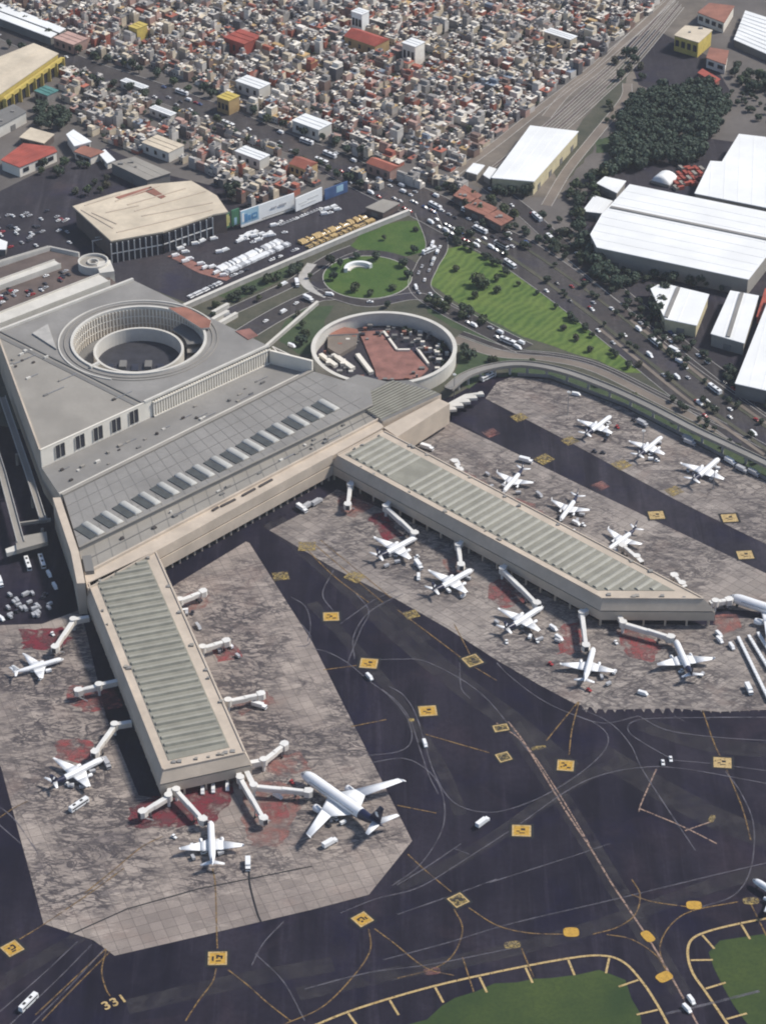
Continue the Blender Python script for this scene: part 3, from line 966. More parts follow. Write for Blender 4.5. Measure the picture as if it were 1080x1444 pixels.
ZA, ZB, ZC, ZP = 30.0, 18.0, 20.5, 17.5
a_fl, a_fr, a_br, a_bl = [xy(p) for p in WL([(57, 635), (379, 488), (188, 395), (-4, 469)], ZA)]
b_rl, b_rr = [xy(p) for p in WL([(88, 703), (441, 527)], ZB)]
c_r1 = xy(W(522, 548, ZC)); c_r2 = xy(W(526, 571, ZC)); c_fl = xy(W(112, 772, ZC)); c_bl = xy(W(90, 700, ZC)); c_br = xy(W(443, 524, ZC))
p_fl = xy(W(120, 812, ZP)); p_fr = xy(W(535, 592, ZP)); p_br = xy(W(526, 573, ZP)); p_bl = xy(W(112, 776, ZP))
f_l = xy(W(124, 831, ZP)); f_r = xy(W(468, 643, ZP)); f_rr = xy(W(541, 602, ZP))

term = thing('terminal_building', 'large beige airport terminal with round courtyard and row of pale rooflights', 'terminal', base_of([a_fl, a_fr, b_rl, b_rr]))
# upper block with the round courtyard cut through its roof
dc = W(196, 480, ZA); DR = 41.5
hole = [Vector((dc.x + DR * math.cos(2 * PI * k / 72), dc.y + DR * math.sin(2 * PI * k / 72), ZA)) for k in range(72)]
outer = [Vector((p.x, p.y, ZA)) for p in (a_fl, a_fr, a_br, a_bl)]
mb = MB()
allp = outer + hole
for tri in tessellate_polygon([outer, hole]):
    q = [allp[k] for k in tri]
    mb.face(q if area(q) > 0 else q[::-1], 0)
oc = [a_fl, a_fr, a_br, a_bl]
if area(oc) < 0:
    oc.reverse()
for k in range(4):
    p, q = oc[k], oc[(k + 1) % 4]
    mb.face([(p.x, p.y, 0), (q.x, q.y, 0), (q.x, q.y, ZA), (p.x, p.y, ZA)], 1)
for k in range(72):
    p, q = hole[k], hole[(k + 1) % 72]
    mb.face([(q.x, q.y, 8), (p.x, p.y, 8), (p.x, p.y, ZA), (q.x, q.y, ZA)], 2)
mb.build('upper_block', [M['roofgrey3'], M['beige'], M['lite']], term)
# darker roof deck round the drum
t0 = lerp2(a_fl, a_fr, 0.435); t1 = lerp2(a_bl, a_br, 0.02)
mb = MB()
dk = [Vector((p.x, p.y, ZA + 0.12)) for p in (t0, a_fr, a_br, t1)]
h2 = [Vector((p.x, p.y, ZA + 0.12)) for p in hole]
for tri in tessellate_polygon([dk, h2]):
    q = [(dk + h2)[k] for k in tri]
    mb.face(q if area(q) > 0 else q[::-1], 0)
mb.build('drum_deck', M['roofgrey'], term)
mb = MB(); mb.obox(t0, t1, 1.0, ZA, ZA + 0.7, 0); mb.obox(t0, t1, 3.0, ZA + 0.1, ZA + 0.25, 1, None, 4)
mb.build('roof_kerb', [M['roofgrey2'], M['roofgrey2']], term)


def parapet(pts, wd, z0, z1, mat, par, name='parapet', closed=False):
    mb = MB(); n = len(pts)
    for k in range(n if closed else n - 1):
        mb.obox(pts[k], pts[(k + 1) % n], wd, z0 - 0.001 * k, z1 + 0.004 * k)
    return mb.build(name, mat, par)


parapet([lerp2(a_fl, a_fr, 0.44), a_fr], 1.5, ZA - 0.05, ZA + 1.3, M['lite'], term)
parapet([a_bl, a_br], 1.8, ZA - 2, ZA + 1.5, M['lite'], term)
parapet([a_fl, lerp2(a_fl, a_fr, 0.44)], 1.1, ZA - 0.05, ZA + 0.5, M['whitewall'], term)
parapet([a_fl, a_bl], 1.1, ZA - 0.05, ZA + 0.6, M['beige'], term)
# drum: kerb rings, inner ramp cylinder, floor, stair bridge
mb = MB(); mb.ring(dc, DR - 0.15, DR + 1.5, ZA - 0.4, ZA + 1.2, 0, 72); mb.build('drum_rim', M['lite'], term)
mb = MB(); mb.ring(dc, 50.0, 50.8, ZA, ZA + 0.8, 0, 72, math.radians(30), math.radians(255)); mb.build('kerb_ring', M['lite'], term)
mb = MB(); mb.ring(dc, 46.5, 47.0, ZA, ZA + 0.7, 0, 72); mb.ring(dc, 49.4, 49.9, ZA, ZA + 0.6, 0, 72, math.radians(-105), math.radians(30)); mb.build('ramp_kerb', M['roofgrey3'], term)
mb = MB(); mb.cyl(dc, DR - 0.05, 7.6, 14.0, 0, 72); mb.build('court_floor', M['roofgrey2'], term)
ic = W(196, 493, 23.5)
mb = MB(); mb.ring(ic, 27.0, 28.6, 14.0, 23.5, 0, 64); mb.build('ramp_drum', M['lite'], term)
mb = MB(); mb.cyl(ic, 26.9, 14.05, 14.2, 0, 48); mb.build('well_floor', M['under'], term)
for k in range(5):
    a = ic + Vector((-18 + 8 * k, -8 + 3 * (k % 2), 0))
    mb = MB(); mb.box(a.x - 2.2, a.y - 4, 14.2, a.x + 2.2, a.y + 4, 15.4 + k % 2, 0); mb.build('plant_unit', M['roofgrey2'] if k % 2 else M['vdark'], term)
one = MB(); one.box(-0.25, -0.45, 0, 0.25, 0.45, 15.0); finme = one.data('fin', M['whitewall'])
for k in range(108):
    a = 2 * PI * (k + 0.5) / 108
    link_mesh('fin', finme, term, (dc.x + (DR - 0.45) * math.cos(a) - term.location.x, dc.y + (DR - 0.45) * math.sin(a) - term.location.y, 14.4), a)
for z in (19.0, 24.0):
    mb = MB(); mb.ring(dc, DR - 0.55, DR - 0.05, z, z + 0.5, 0, 72); mb.build('fin_rail', M['whitewall'], term)
mb = MB(); mb.ring(dc, DR - 0.12, DR - 0.06, 14.2, ZA - 0.8, 0, 72, math.radians(-30), math.radians(210)); mb.build('court_glazing', M['beige2'], term)
# rust-red canopy over the ramp mouth and ramps inside
rp = WL([(238, 434), (262, 433), (298, 452), (296, 462), (284, 463)], ZA + 2.5)
mb = MB(); mb.prism(rp, ZA + 1.6, ZA + 2.6, 0, 1, None, True); mb.build('ramp_canopy', [M['terracotta2'], M['lite']], term)
rp = WL([(332, 466), (352, 462), (364, 472), (350, 478)], ZA + 1.0)
mb = MB(); mb.prism(rp, ZA + 0.2, ZA + 0.6, 0); mb.build('ramp_paving', M['terracotta'], term)
for k in range(3):
    mb = MB(); mb.ring(dc, 30 + 0.2 * k, 40.6, 17.0 + 3.2 * k, 17.6 + 3.2 * k, 0, 12, math.radians(-8 + 9 * k), math.radians(38 + 7 * k)); mb.build('ramp_slab', M['roofgrey3'] if k % 2 else M['roofgrey2'], term)
tri = WL([(46, 470), (68, 457), (80, 492)], ZA + 1)
mb = MB(); mb.prism(tri, ZA + 0.15, ZA + 1.2, 0); mb.build('ramp_wedge', M['kerb'], term)
mb = MB(); q = WL([(128, 518), (140, 512)], ZA + 1); mb.obox(q[0], q[1], 1.6, ZA, ZA + 2.0); mb.build('stair_bridge', M['lite'], term)
# front wall of the upper block: pale band with deep openings, then a screen of fins
d = (a_fr - a_fl); L = d.length; d.normalize(); nf = Vector((d.y, -d.x))
mb = MB(); mb.obox(a_fl + nf * 0.25, lerp2(a_fl, a_fr, 0.47) + nf * 0.25, 0.5, ZB, ZA - 0.3); mb.build('front_wall', M['whitewall'], term)
for px, py in ((89, 637), (115, 623), (140, 611), (165, 599), (189, 587)):
    c = xy(W(px, py, 24.5)); t = (c - a_fl).dot(d); c = a_fl + d * t
    mb = MB(); mb.obox(c - d * 3.4 + nf * 0.62, c + d * 3.4 + nf * 0.62, 0.3, ZB + 1.6, ZA - 1.6)
    wn = mb.build('window', M['glass'], term)
    mb = MB()
    for s in (-3.55, 0, 3.55):
        mb.obox(c + d * (s - 0.12) + nf * 0.9, c + d * (s + 0.12) + nf * 0.9, 0.3, ZB + 1.5, ZA - 1.5)
    mb.build('frame', M['whitewall'], wn)
mb = MB(); mb.obox(lerp2(a_fl, a_fr, 0.47) + nf * 0.2, a_fr + nf * 0.2, 0.4, ZB, ZA - 0.3); mb.build('screen_wall', M['roofgrey2'], term)
one = MB(); one.box(-0.55, -0.6, 0, 0.55, 0.6, 10.2); f2 = one.data('fin', M['whitewall'])
n = 46
for k in range(n):
    c = lerp2(a_fl, a_fr, 0.475 + 0.52 * k / n) + nf * 1.0
    link_mesh('fin', f2, term, (c.x - term.location.x, c.y - term.location.y, ZB + 0.6), math.atan2(d.y, d.x))
mb = MB(); mb.obox(lerp2(a_fl, a_fr, 0.472) + nf * 1.9, a_fr + nf * 1.9, 0.4, ZB + 0.2, ZB + 1.1); mb.obox(lerp2(a_fl, a_fr, 0.472) + nf * 1.9, a_fr + nf * 1.9, 0.4, ZA - 1.9, ZA - 1.0)
mb.build('fin_rail', M['whitewall'], term)
# lower flat roof, ridge strip, rooflight roof
mb = MB(); mb.prism([a_fl, a_fr, b_rr, b_rl], 0, ZB, 0, 1); mb.build('lower_roof', [M['roofgrey'], M['beige']], term)
parapet([b_rl, b_rr], 2.2, ZB - 1, ZC + 0.5, M['roofgrey3'], term, 'ridge_strip')
parapet([b_rl + (a_fl - b_rl).normalized() * 5, b_rr + (a_fr - b_rr).normalized() * 5], 1.0, ZB - 1, ZB + 0.7, M['lite'], term, 'roof_kerb')
parapet([a_fr + nf * 0.9, b_rr], 1.6, ZB - 1, ZA - 2.5, M['whitewall'], term, 'side_wall')
mb = MB(); mb.prism([c_bl, c_br, c_r1, c_r2, c_fl], 4, ZC, 0, 1); mb.build('rooflight_roof', [M['roofgrey'], M['roofgrey2']], term)
mb = MB(); mb.prism([p_bl, p_br, p_fr, p_fl], 4, ZP + 0.3, 0, 1); mb.build('front_roof', [M['roofgrey3'], M['beige']], term)
# roof joints on the grey roofs (standing seams)
seam = MB()
for k in range(1, 26):
    t = k / 26
    seam.obox(lerp2(c_bl, c_br, t), lerp2(c_fl, c_r2, t), 0.22, ZC, ZC + 0.10)
for k in (1, 2, 4):
    t = k / 5
    seam.obox(lerp2(c_bl, c_fl, t), lerp2(c_br, c_r2, t), 0.3, ZC, ZC + 0.14)
o = seam.build('roof_seams', M['roofgrey2'], term, 'stuff')
seam = MB()
for k in range(1, 22):
    t = k / 22
    seam.obox(lerp2(p_bl, p_br, t), lerp2(p_fl, p_fr, t), 0.25, ZP + 0.3, ZP + 0.42)
seam.obox(lerp2(p_bl, p_fl, 0.5), lerp2(p_br, p_fr, 0.5), 0.5, ZP + 0.3, ZP + 0.75)
seam.build('roof_seams', M['roofgrey2'], term, 'stuff')
# gutter: recess shade put in as a dark strip between the two front roofs
mb = MB(); q0 = lerp2(c_fl, p_bl, 0.5); q1 = lerp2(c_r2, p_br, 0.5)
dd = (q1 - q0).normalized(); nn = Vector((dd.y, -dd.x))
mb.obox(q0 + nn * 0.4, q1 + nn * 0.4, 0.5, ZP + 0.3, ZC - 0.25); mb.build('gutter_shade_strip', M['glass'], term)
mb = MB(); mb.obox(c_fl, c_r2, 1.0, ZC - 0.2, ZC + 0.5); mb.build('gutter_edge', M['roofgrey3'], term)
r9 = random.Random(17)
for P4, zz, nn_ in (((a_fl, t0, t1, a_bl), ZA, 14), ((lerp2(a_fl, b_rl, 0.2), lerp2(a_fr, b_rr, 0.2), lerp2(a_fr, b_rr, 0.8), lerp2(a_fl, b_rl, 0.8)), ZB, 26), ((lerp2(p_bl, p_fl, .2), lerp2(p_br, p_fr, .2), lerp2(p_br, p_fr, .8), lerp2(p_bl, p_fl, .8)), ZP + 0.3, 18)):
    for k in range(nn_):
        u_, v_ = r9.uniform(0.05, 0.95), r9.uniform(0.1, 0.9); c = lerp2(lerp2(P4[0], P4[1], u_), lerp2(P4[3], P4[2], u_), v_)
        if (c - xy(dc)).length < 55:
            continue
        sx, sy = r9.uniform(0.5, 1.6), r9.uniform(0.4, 1.0); mb = MB(); mb.obox(c - d * sx, c + d * sx, 2 * sy, zz, zz + r9.uniform(0.5, 1.5)); mb.build('roof_unit', M[r9.choice(['roofgrey2', 'roofgrey3', 'lite', 'groove'])], term)
        if r9.random() < 0.3:
            q = c + d * r9.uniform(5, 14); mb = MB(); mb.obox(c, q, 0.45, zz + 0.2, zz + 0.55); mb.build('duct', M['metal'], term)
# fifteen rooflights: a pale half-barrel with a dark glazed slot beside it
SKY = [(131, 744), (158, 729), (184, 715), (211, 702), (237, 688), (262, 675), (287, 663), (312, 651), (335, 639), (357, 627), (378, 615), (399, 604), (421, 592), (442, 581), (463, 570)]
ax = (b_rr - b_rl).normalized(); pr = Vector((ax.y, -ax.x))
mbv = MB(); hw, hl, hh = 2.5, 7.8, 1.5
rows = []
for yy in (-hl, -hl + 1.2, hl - 1.2, hl):
    k_ = 0.55 if abs(yy) == hl else 1.0
    rows.append([(-hw * math.cos(PI * q / 8), yy, 0.2 + hh * k_ * math.sin(PI * q / 8)) for q in range(9)])
mbv.loft(rows, 0)
vault = mbv.data('vault', M['vaultgrey'], True)
mbg = MB(); mbg.box(-2.3, -hl + 0.5, 0, 2.3, hl - 0.5, 0.5); slot = mbg.data('glazed_slot', M['slotglass'])
mbk = MB(); mbk.box(-hw - 0.3, -hl - 0.3, 0, hw + 0.3, hl + 0.3, 0.35); kerbm = mbk.data('rooflight_kerb', M['roofgrey3'])
rz = math.atan2(ax.y, ax.x)
for px, py in SKY:
    c = W(px, py, ZC + 1)
    r = link_mesh('rooflight', kerbm, term, (c.x - term.location.x, c.y - term.location.y, ZC), rz)
    link_mesh('vault', vault, r, (0, 0, 0.1)); link_mesh('glazed_slot', slot, r, (-5.4, 0, 0))
# beige front strip and fascia
mb = MB(); mb.prism([p_fl, p_fr, f_rr, f_r, f_l], 4.5, ZP, 0, 1, None, True); mb.build('front_deck', [M['beige'], M['beige2']], term)
fd = (f_r - f_l).normalized(); fn = Vector((fd.y, -fd.x))
mb = MB(); mb.obox(f_l + fn * 0.3, f_r + fn * 0.3, 0.6, 12.2, ZP + 1.1); mb.build('upper_fascia', M['beige'], term)
mb = MB(); mb.obox(f_l + fn * 0.1, f_r + fn * 0.1, 0.4, 11.5, 12.2); mb.build('fascia_groove', M['groove'], term)
mb = MB(); mb.obox(f_l + fn * 0.5, f_r + fn * 0.5, 1.0, 4.6, 11.5); mb.build('lower_fascia', M['beige'], term)
mb = MB(); mb.obox(p_fl - (p_bl - p_fl).normalized() * -1.0, p_fr, 1.2, ZP, ZP + 1.5); mb.build('roof_kerb', M['beige'], term)
for a, b_ in (((300, 721), (308, 716)), ((312, 715), (332, 705)), ((342, 700), (360, 690)), ((366, 687), (384, 677))):
    q0, q1 = WL([a, b_], ZP); mb = MB(); mb.obox(q0, q1, 1.4, ZP, ZP + 0.9); mb.build('roof_plant', M['groove'], term)
# recessed ground floor, columns
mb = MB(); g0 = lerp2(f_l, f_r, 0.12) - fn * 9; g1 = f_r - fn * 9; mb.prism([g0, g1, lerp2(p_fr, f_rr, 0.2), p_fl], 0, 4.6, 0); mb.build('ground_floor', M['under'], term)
one = MB(); one.box(-0.5, -0.5, 0, 0.5, 0.5, 4.6); colm = one.data('column', M['beige2'])
for k in range(24):
    c = lerp2(f_l, f_r, 0.3 + 0.69 * k / 23) - fn * 1.2
    link_mesh('column', colm, term, (c.x - term.location.x, c.y - term.location.y, 0), math.atan2(fd.y, fd.x))
# tall end wall on the service side
ew = [xy(W(86, 703, ZC)), xy(W(112, 780, ZC)), xy(W(121, 826, ZC - 1))]
mb = MB(); out = []
for p in ew:
    out.append(p + Vector((-4.5, -0.5)))
mb.prism([ew[0], ew[1], ew[2], out[2], out[1], out[0]], 0, ZC + 0.9, 0); mb.build('end_wall', M['beige'], term)
mb = MB(); mb.obox(lerp2(ew[1], ew[2], 0.05) + Vector((4.0, 0)), lerp2(ew[1], ew[2], 0.55) + Vector((4.0, 0)), 5.0, ZP, ZC - 0.5); mb.build('stair_head', M['roofgrey2'], term)
# lower annexe with ribbed roof beyond the second pier's root
r3 = WL([(498, 566), (545, 538), (576, 536), (622, 556), (540, 594)], ZP + 1.5)
mb = MB(); mb.prism(r3, 0, ZP + 1.5, 0, 1); mb.build('annexe_roof', [M['roofgrey2'], M['beige']], term)
one = MB()
q0 = lerp2(r3[0], r3[4], 0.04); q1 = lerp2(r3[1], r3[3], 0.06)
for k in range(12):
    t = k / 12
    mb = MB(); mb.obox(lerp2(r3[0], r3[4], t * 0.95 + 0.02), lerp2(lerp2(r3[1], r3[2], 0.3), r3[3], t * 0.95 + 0.02), 1.3, ZP + 1.5, ZP + 2.3); mb.build('roof_rib', M['ribroof'], term)
r4 = WL([(452, 552), (498, 566), (545, 538), (504, 528)], ZP)
mb = MB(); mb.prism(r4, 0, ZP, 0, 1); mb.build('link_roof', [M['roofgrey'], M['beige']], term)
# beige side deck and the saw-edged bus canopy
r5 = WL([(541, 603), (618, 562), (634, 569), (560, 616)], ZP)
mb = MB(); mb.prism(r5, 3, ZP, 0, 1); mb.build('side_deck', [M['beige'], M['beige2']], term)
e0, e1 = WL([(566, 613), (674, 553)], 9.0); e0 = xy(e0); e1 = xy(e1); ed = (e1 - e0).normalized(); en = Vector((ed.y, -ed.x))
b0, b1 = [xy(p) for p in WL([(556, 603), (655, 550)], 12.0)]
mb = MB(); mb.prism([e0, e1, b1, b0], 8.2, 9.0, 0, None, None, True); mb.build('bus_canopy', M['lite'], term)
for k in range(11):
    c = lerp2(e0, e1, (k + 0.3) / 11.0); mb = MB()
    mb.prism([c, c + ed * 5.2 + en * 4.5, c + ed * 7.0 + en * 1.2, c + ed * 5.5], 7.4, 9.1, 0, None, None, True); mb.build('canopy_tooth', M['lite'], term)
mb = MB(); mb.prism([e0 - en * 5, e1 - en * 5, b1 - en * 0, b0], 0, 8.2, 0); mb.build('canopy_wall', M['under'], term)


# ------------------------------------------------------------------ the two piers
def pier(label, out, z_low, ribs_skip, rim, axis, join_edges):
    """out: convex outline; a lower fascia band, a dark groove, a sloping upper band and a roof with rooflight ribs"""
    p = [xy(q) for q in out]
    if area(p) < 0:
        p.reverse()
    t = thing('pier_building', label, 'pier', base_of(p))
    mb = MB(); mb.prism(p, z_low, 10.3, 0, 0, None, True); mb.build('lower_fascia', M['beige2'], t)
    mb = MB(); mb.prism(inset(p, 0.5), 10.3, 11.0, 0); mb.build('fascia_groove', M['groove'], t)
    top = inset(p, 2.6)
    mb = MB(); mb.prism(inset(p, -0.12), 11.0, ZP, 0, 1, top); mb.build('upper_fascia', [M['beige'], M['beige']], t)
    n = len(top)
    for k in range(n):
        q0, q1 = top[k], top[(k + 1) % n]
        mb = MB(); mb.obox(lerp2(q0, q1, 0.004), lerp2(q0, q1, 0.996), 0.8, ZP - 0.1, ZP + 0.55 + 0.01 * k); mb.build('parapet', M['beige'], t)
    g = inset(p, 5.5)
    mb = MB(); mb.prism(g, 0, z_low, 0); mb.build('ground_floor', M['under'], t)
    one = MB(); one.box(-0.5, -0.5, 0, 0.5, 0.5, z_low); cm = one.data('column', M['beige2'])
    ci_ = inset(p, 1.3)
    for k in range(n):
        a, b_ = ci_[k], ci_[(k + 1) % n]; L = (b_ - a).length; m = int(L / 11)
        for q in range(m + 1):
            c = lerp2(a, b_, q / max(m, 1)); link_mesh('column', cm, t, (c.x - t.location.x, c.y - t.location.y, 0), math.atan2(b_.y - a.y, b_.x - a.x))
    field = inset(p, rim)
    mb = MB(); mb.prism(field, ZP, ZP + 0.25, 0); mb.build('roof_field', M['ribroof'], t)
    inn = inset(field, 0.9)
    a = axis.normalized(); pe = Vector((-a.y, a.x))
    s = [a.dot(q) for q in inn]; k = 0; u = min(s) + 2.6
    while u < max(s) - 1.0:
        seg = clip_line(a * u, pe, inn)
        if seg and seg[1] - seg[0] > 5 and k not in ribs_skip:
            m0 = a * u + pe * seg[0]; m1 = a * u + pe * seg[1]
            mb = MB(); z = ZP + 0.25
            prof = [(-1.7, 0), (1.5, 0), (1.5, 0.2), (0.5, 0.85), (-0.5, 0.85), (-1.7, 0.2)]
            mb.loft([[(m.x + a.x * x, m.y + a.y * x, z + zz) for x, zz in prof] for m in (m0, m1)], lambda q, e: 1 if e == 2 else 0)
            mb.build('rooflight_rib', [M['riblite'], M['ribglass']], t)
        k += 1; u += 6.0
    r2 = random.Random(len(label))
    for q in range(26):
        e = r2.randrange(n); c = lerp2(top[e], top[(e + 1) % n], r2.uniform(0.05, 0.95)); ctr = sum(p, Vector((0, 0))) / n
        c = c + (ctr - c).normalized() * r2.uniform(1.5, 4.5)
        if inside(c, top):
            mb = MB(); sx = r2.uniform(0.5, 1.2); mb.box(c.x - sx, c.y - sx, ZP, c.x + sx, c.y + sx, ZP + r2.uniform(0.5, 1.3)); mb.build('roof_vent', M['roofgrey3'] if q % 2 else M['roofgrey'], t)
    return t, p


P1 = [xy(W(*q)) for q in ((119, 834, 11.0), (226, 1106, 11.0), (355, 1078, 11.0), (224, 784, 11.0))]
P2 = [xy(W(*q)) for q in ((467, 655, 11.0), (846, 861, 11.0), (1008, 862, 11.0), (540, 603, ZP))]
pier1, p1 = pier('shorter beige pier with slatted rooflights pointing towards the lone white jet', P1, 4.6, (), [7.0, 9.0, 9.0, 5.0], P1[1] - P1[0], None)
pier2, p2 = pier('long beige pier with slatted rooflights and a slanted end wall', P2, 4.6, (6, 7), [6.5, 10.0, 8.0, 5.5], P2[1] - P2[0], None)

# ------------------------------------------------------------------ round walled courtyard building
rc = W(541.5, 490.5, 9.5); RR = 46.5
rot = thing('round_courtyard', 'round pale walled courtyard with a terracotta paved middle', 'rotunda', (rc.x, rc.y, 0))
mb = MB(); mb.ring(rc, RR - 1.6, RR, 0, 9.5, 0, 96); mb.build('ring_wall', M['lite'], rot)
mb = MB(); mb.ring(rc, RR - 2.2, RR + 0.5, 9.5, 10.1, 0, 96); mb.build('wall_coping', M['lite'], rot)
mb = MB(); mb.cyl(rc, RR - 1.7, 0.0, 0.3, 0, 64); mb.build('court_floor', M['lot'], rot)
q = WL([(506, 468), (540, 466), (560, 492), (580, 494), (604, 520), (590, 534), (532, 536), (528, 520)], 1)
mb = MB(); mb.prism(q, 0.3, 1.2, 0); mb.build('paved_court', M['terracotta'], rot)
q = WL([(464, 472), (480, 460), (504, 464), (506, 470)], 4)
mb = MB(); mb.prism(q, 0.3, 4.0, 0, 1); mb.build('red_roof', [M['terracotta2'], M['lite']], rot)
q = WL([(462, 474), (504, 472), (502, 486), (478, 500), (462, 490)], 3)
mb = MB(); mb.prism(q, 0.3, 3.0, 0); mb.build('paved_terrace', M['dirt'], rot)
for a, b_, wd in (((541, 468), (560, 494), 1.6), ((560, 494), (578, 494), 1.6), ((504, 500), (524, 526), 3.0), ((588, 492), (604, 514), 1.5), ((470, 500), (498, 520), 3.5), ((452, 500), (474, 516), 3.0)):
    q0, q1 = WL([a, b_], 1.5); mb = MB(); mb.obox(q0, q1, wd, 0.3, 2.4); mb.build('planter_wall', M['whitewall'], rot)
rr_ = random.Random(3)
for k in range(120):
    a = rr_.uniform(0, 2 * PI); r_ = RR - rr_.uniform(3.2, 21); c = Vector((rc.x + r_ * math.cos(a), rc.y + r_ * math.sin(a)))
    s = rr_.uniform(0.5, 1.9); mb = MB(); mb.box(c.x - s, c.y - s * 0.7, 0.3, c.x + s, c.y + s * 0.7, 0.3 + rr_.uniform(0.8, 3.0)); mb.build('court_kiosk', M[rr_.choice(['roofgrey2', 'lite', 'whitewall', 'vdark', 'roofgrey', 'terracotta2'])], rot)

# ------------------------------------------------------------------ parking garage with spiral ramp, left
ga = [xy(p) for p in WL([(165, 396), (0, 459), (-140, 516), (-140, 420), (70, 350), (112, 360), (140, 375)], 14)]
gar = thing('parking_garage', 'brown roofed parking garage with pale ramp strips and a spiral ramp', 'garage', base_of(ga))
mb = MB(); mb.prism(ga, 0, 12, 0, 1); mb.build('deck', [M['brownroof'], M['lite']], gar)
for a, b_, wd, z in (((-140, 504), (148, 392), 13, 15.5), ((-140, 450), (82, 370), 8, 15), ((-140, 412), (70, 349), 2.5, 14), ((70, 349), (112, 358), 1.5, 13.5)):
    q0, q1 = WL([a, b_], z); mb = MB(); mb.obox(q0, q1, wd, 11, z); mb.build('ramp_strip', M['lite'], gar)
    mb = MB(); mb.obox(q0, q1, 0.5, z, z + 1.0, 0, None, wd / 2 - 0.3); mb.obox(q0, q1, 0.5, z, z + 1.004, 0, None, -wd / 2 + 0.3); mb.build('ramp_parapet', M['lite'], gar)
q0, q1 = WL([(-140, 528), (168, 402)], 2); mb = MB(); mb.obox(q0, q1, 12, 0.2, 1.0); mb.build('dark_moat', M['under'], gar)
sc_ = W(132, 369, 17)
for k in range(3):
    mb = MB(); mb.ring(sc_, 3.6, 10.0, 4 + 5.5 * k, 5.2 + 5.5 * k, 0, 32); mb.build('spiral_slab', M['roofgrey3'], gar)
mb = MB(); mb.ring(sc_, 9.4, 10.3, 0, 18, 0, 40); mb.build('spiral_wall', M['lite'], gar)
mb = MB(); mb.ring(sc_, 3.2, 4.0, 0, 17.5, 0, 24); mb.build('spiral_core', M['lite'], gar)
q = WL([(150, 380), (152, 392), (190, 396)], 12); mb = MB(); mb.obox(q[1], W(146, 376, 12), 10, 8, 16.5); mb.build('ramp_neck', M['lite'], gar)

# elevated service road on the far left
vi = thing('viaduct', 'grey elevated road deck ending in a slab beside the terminal end wall', 'viaduct', tuple(W(30, 700, 0)))
for pts, wd in (([(-30, 560), (4, 668), (30, 765)], 4.5), ([(4, 560), (40, 665), (62, 735)], 4.0)):
    mb = MB(); strip(mb, [xy(p) for p in WL(pts, 9)], wd, 9.0, 0, 7.8); mb.build('deck', M['roofgrey3'], vi)
    for s in (-1, 1):
        mb = MB(); strip(mb, [xy(p) for p in WL(pts, 9)], 0.4, 10.0, 0, 9.0, s * (wd / 2 - 0.2)); mb.build('parapet', M['kerb'], vi)
q = WL([(22, 758), (66, 750), (68, 764), (24, 776)], 9); mb = MB(); mb.prism(q, 6.5, 9.2, 0); mb.build('end_slab', M['roofgrey3'], vi)
q = WL([(8, 774), (30, 766), (32, 774), (10, 780)], 8); mb = MB(); mb.prism(q, 5.5, 8.0, 0); mb.build('end_slab', M['lite'], vi)
q0, q1 = WL([(28, 738), (72, 732)], 9); mb = MB(); mb.obox(q0, q1, 1.2, 7.5, 9.6); mb.build('cross_beam', M['roofgrey3'], vi)
for px, py in ((-16, 620), (8, 690), (26, 745), (24, 640), (46, 700), (60, 745)):
    c = W(px, py, 8); mb = MB(); mb.cyl(c, 0.9, 0, 7.8, 0, 10); mb.build('column', M['roofgrey3'], vi)

# curved viaduct beyond the north apron
v2 = thing('viaduct', 'pale curved elevated road on columns behind the outer apron', 'viaduct', tuple(W(800, 540, 0)))
PV = smooth_path([xy(p) for p in WL([(632, 548), (655, 530), (690, 518), (735, 513), (790, 522), (850, 543), (910, 570), (980, 606), (1040, 634), (1120, 672)], 7.5)], 6)
mb = MB(); strip(mb, PV, 6.0, 7.5, 0, 6.3); mb.build('deck', M['roofgrey'], v2)
for s in (-1, 1):
    mb = MB(); strip(mb, PV, 0.45, 8.4, 0, 6.8, s * 2.85); mb.build('parapet', M['roofgrey3'], v2)
for k in range(4, len(PV) - 1, 3):
    mb = MB(); mb.cyl(PV[k], 0.9, 0, 6.3, 0, 10); mb.build('column', M['kerb'], v2)
# retaining wall between the lots and the park
rw = thing('retaining_wall', 'long pale wall along the parking lots above the park lawn', 'wall', tuple(W(420, 360, 0)))
PR = [xy(p) for p in WL([(258, 432), (340, 396), (420, 362), (500, 328), (577, 297)], 3)]
mb = MB(); strip(mb, PR, 2.2, 3.6, 0, 0.0); mb.build('wall_body', M['kerb'], rw)
mb = MB(); strip(mb, [p + Vector((0, 0)) for p in PR], 2.6, 3.95, 0, 3.6); mb.build('wall_coping', M['lite'], rw)
for a, b_ in (((296, 452), (322, 438)), ((300, 460), (334, 441)), ((300, 440), (322, 428))):
    q0, q1 = WL([a, b_], 3); t = thing('ramp_wall', 'short pale ramp wall beside the red canopy of the round courtyard', 'wall', tuple(W(*a)), 0, 'ramp walls east of the terminal drum')
    mb = MB(); mb.obox(q0, q1, 2.4, 0, 3.0); mb.build('wall_body', M['lite'], t); mb = MB(); mb.obox(q0, q1, 2.8, 3.0, 3.3); mb.build('wall_coping', M['lite'], t)
q0, q1 = WL([(376, 486), (448, 424)], 3); t = thing('ramp_wall', 'long pale ramp wall running from the terminal corner up to the roundabout', 'wall', tuple(W(376, 486)))
mb = MB(); mb.obox(q0, q1, 1.6, 0, 2.6); mb.build('wall_body', M['kerb'], t); mb = MB(); mb.obox(q0, q1, 2.0, 2.6, 2.9); mb.build('wall_coping', M['lite'], t)
q = WL([(384, 490), (430, 512), (440, 524), (398, 506)], 10); t = thing('terrace_block', 'low grey flat roofed block between terminal corner and round courtyard', 'building', base_of(q))
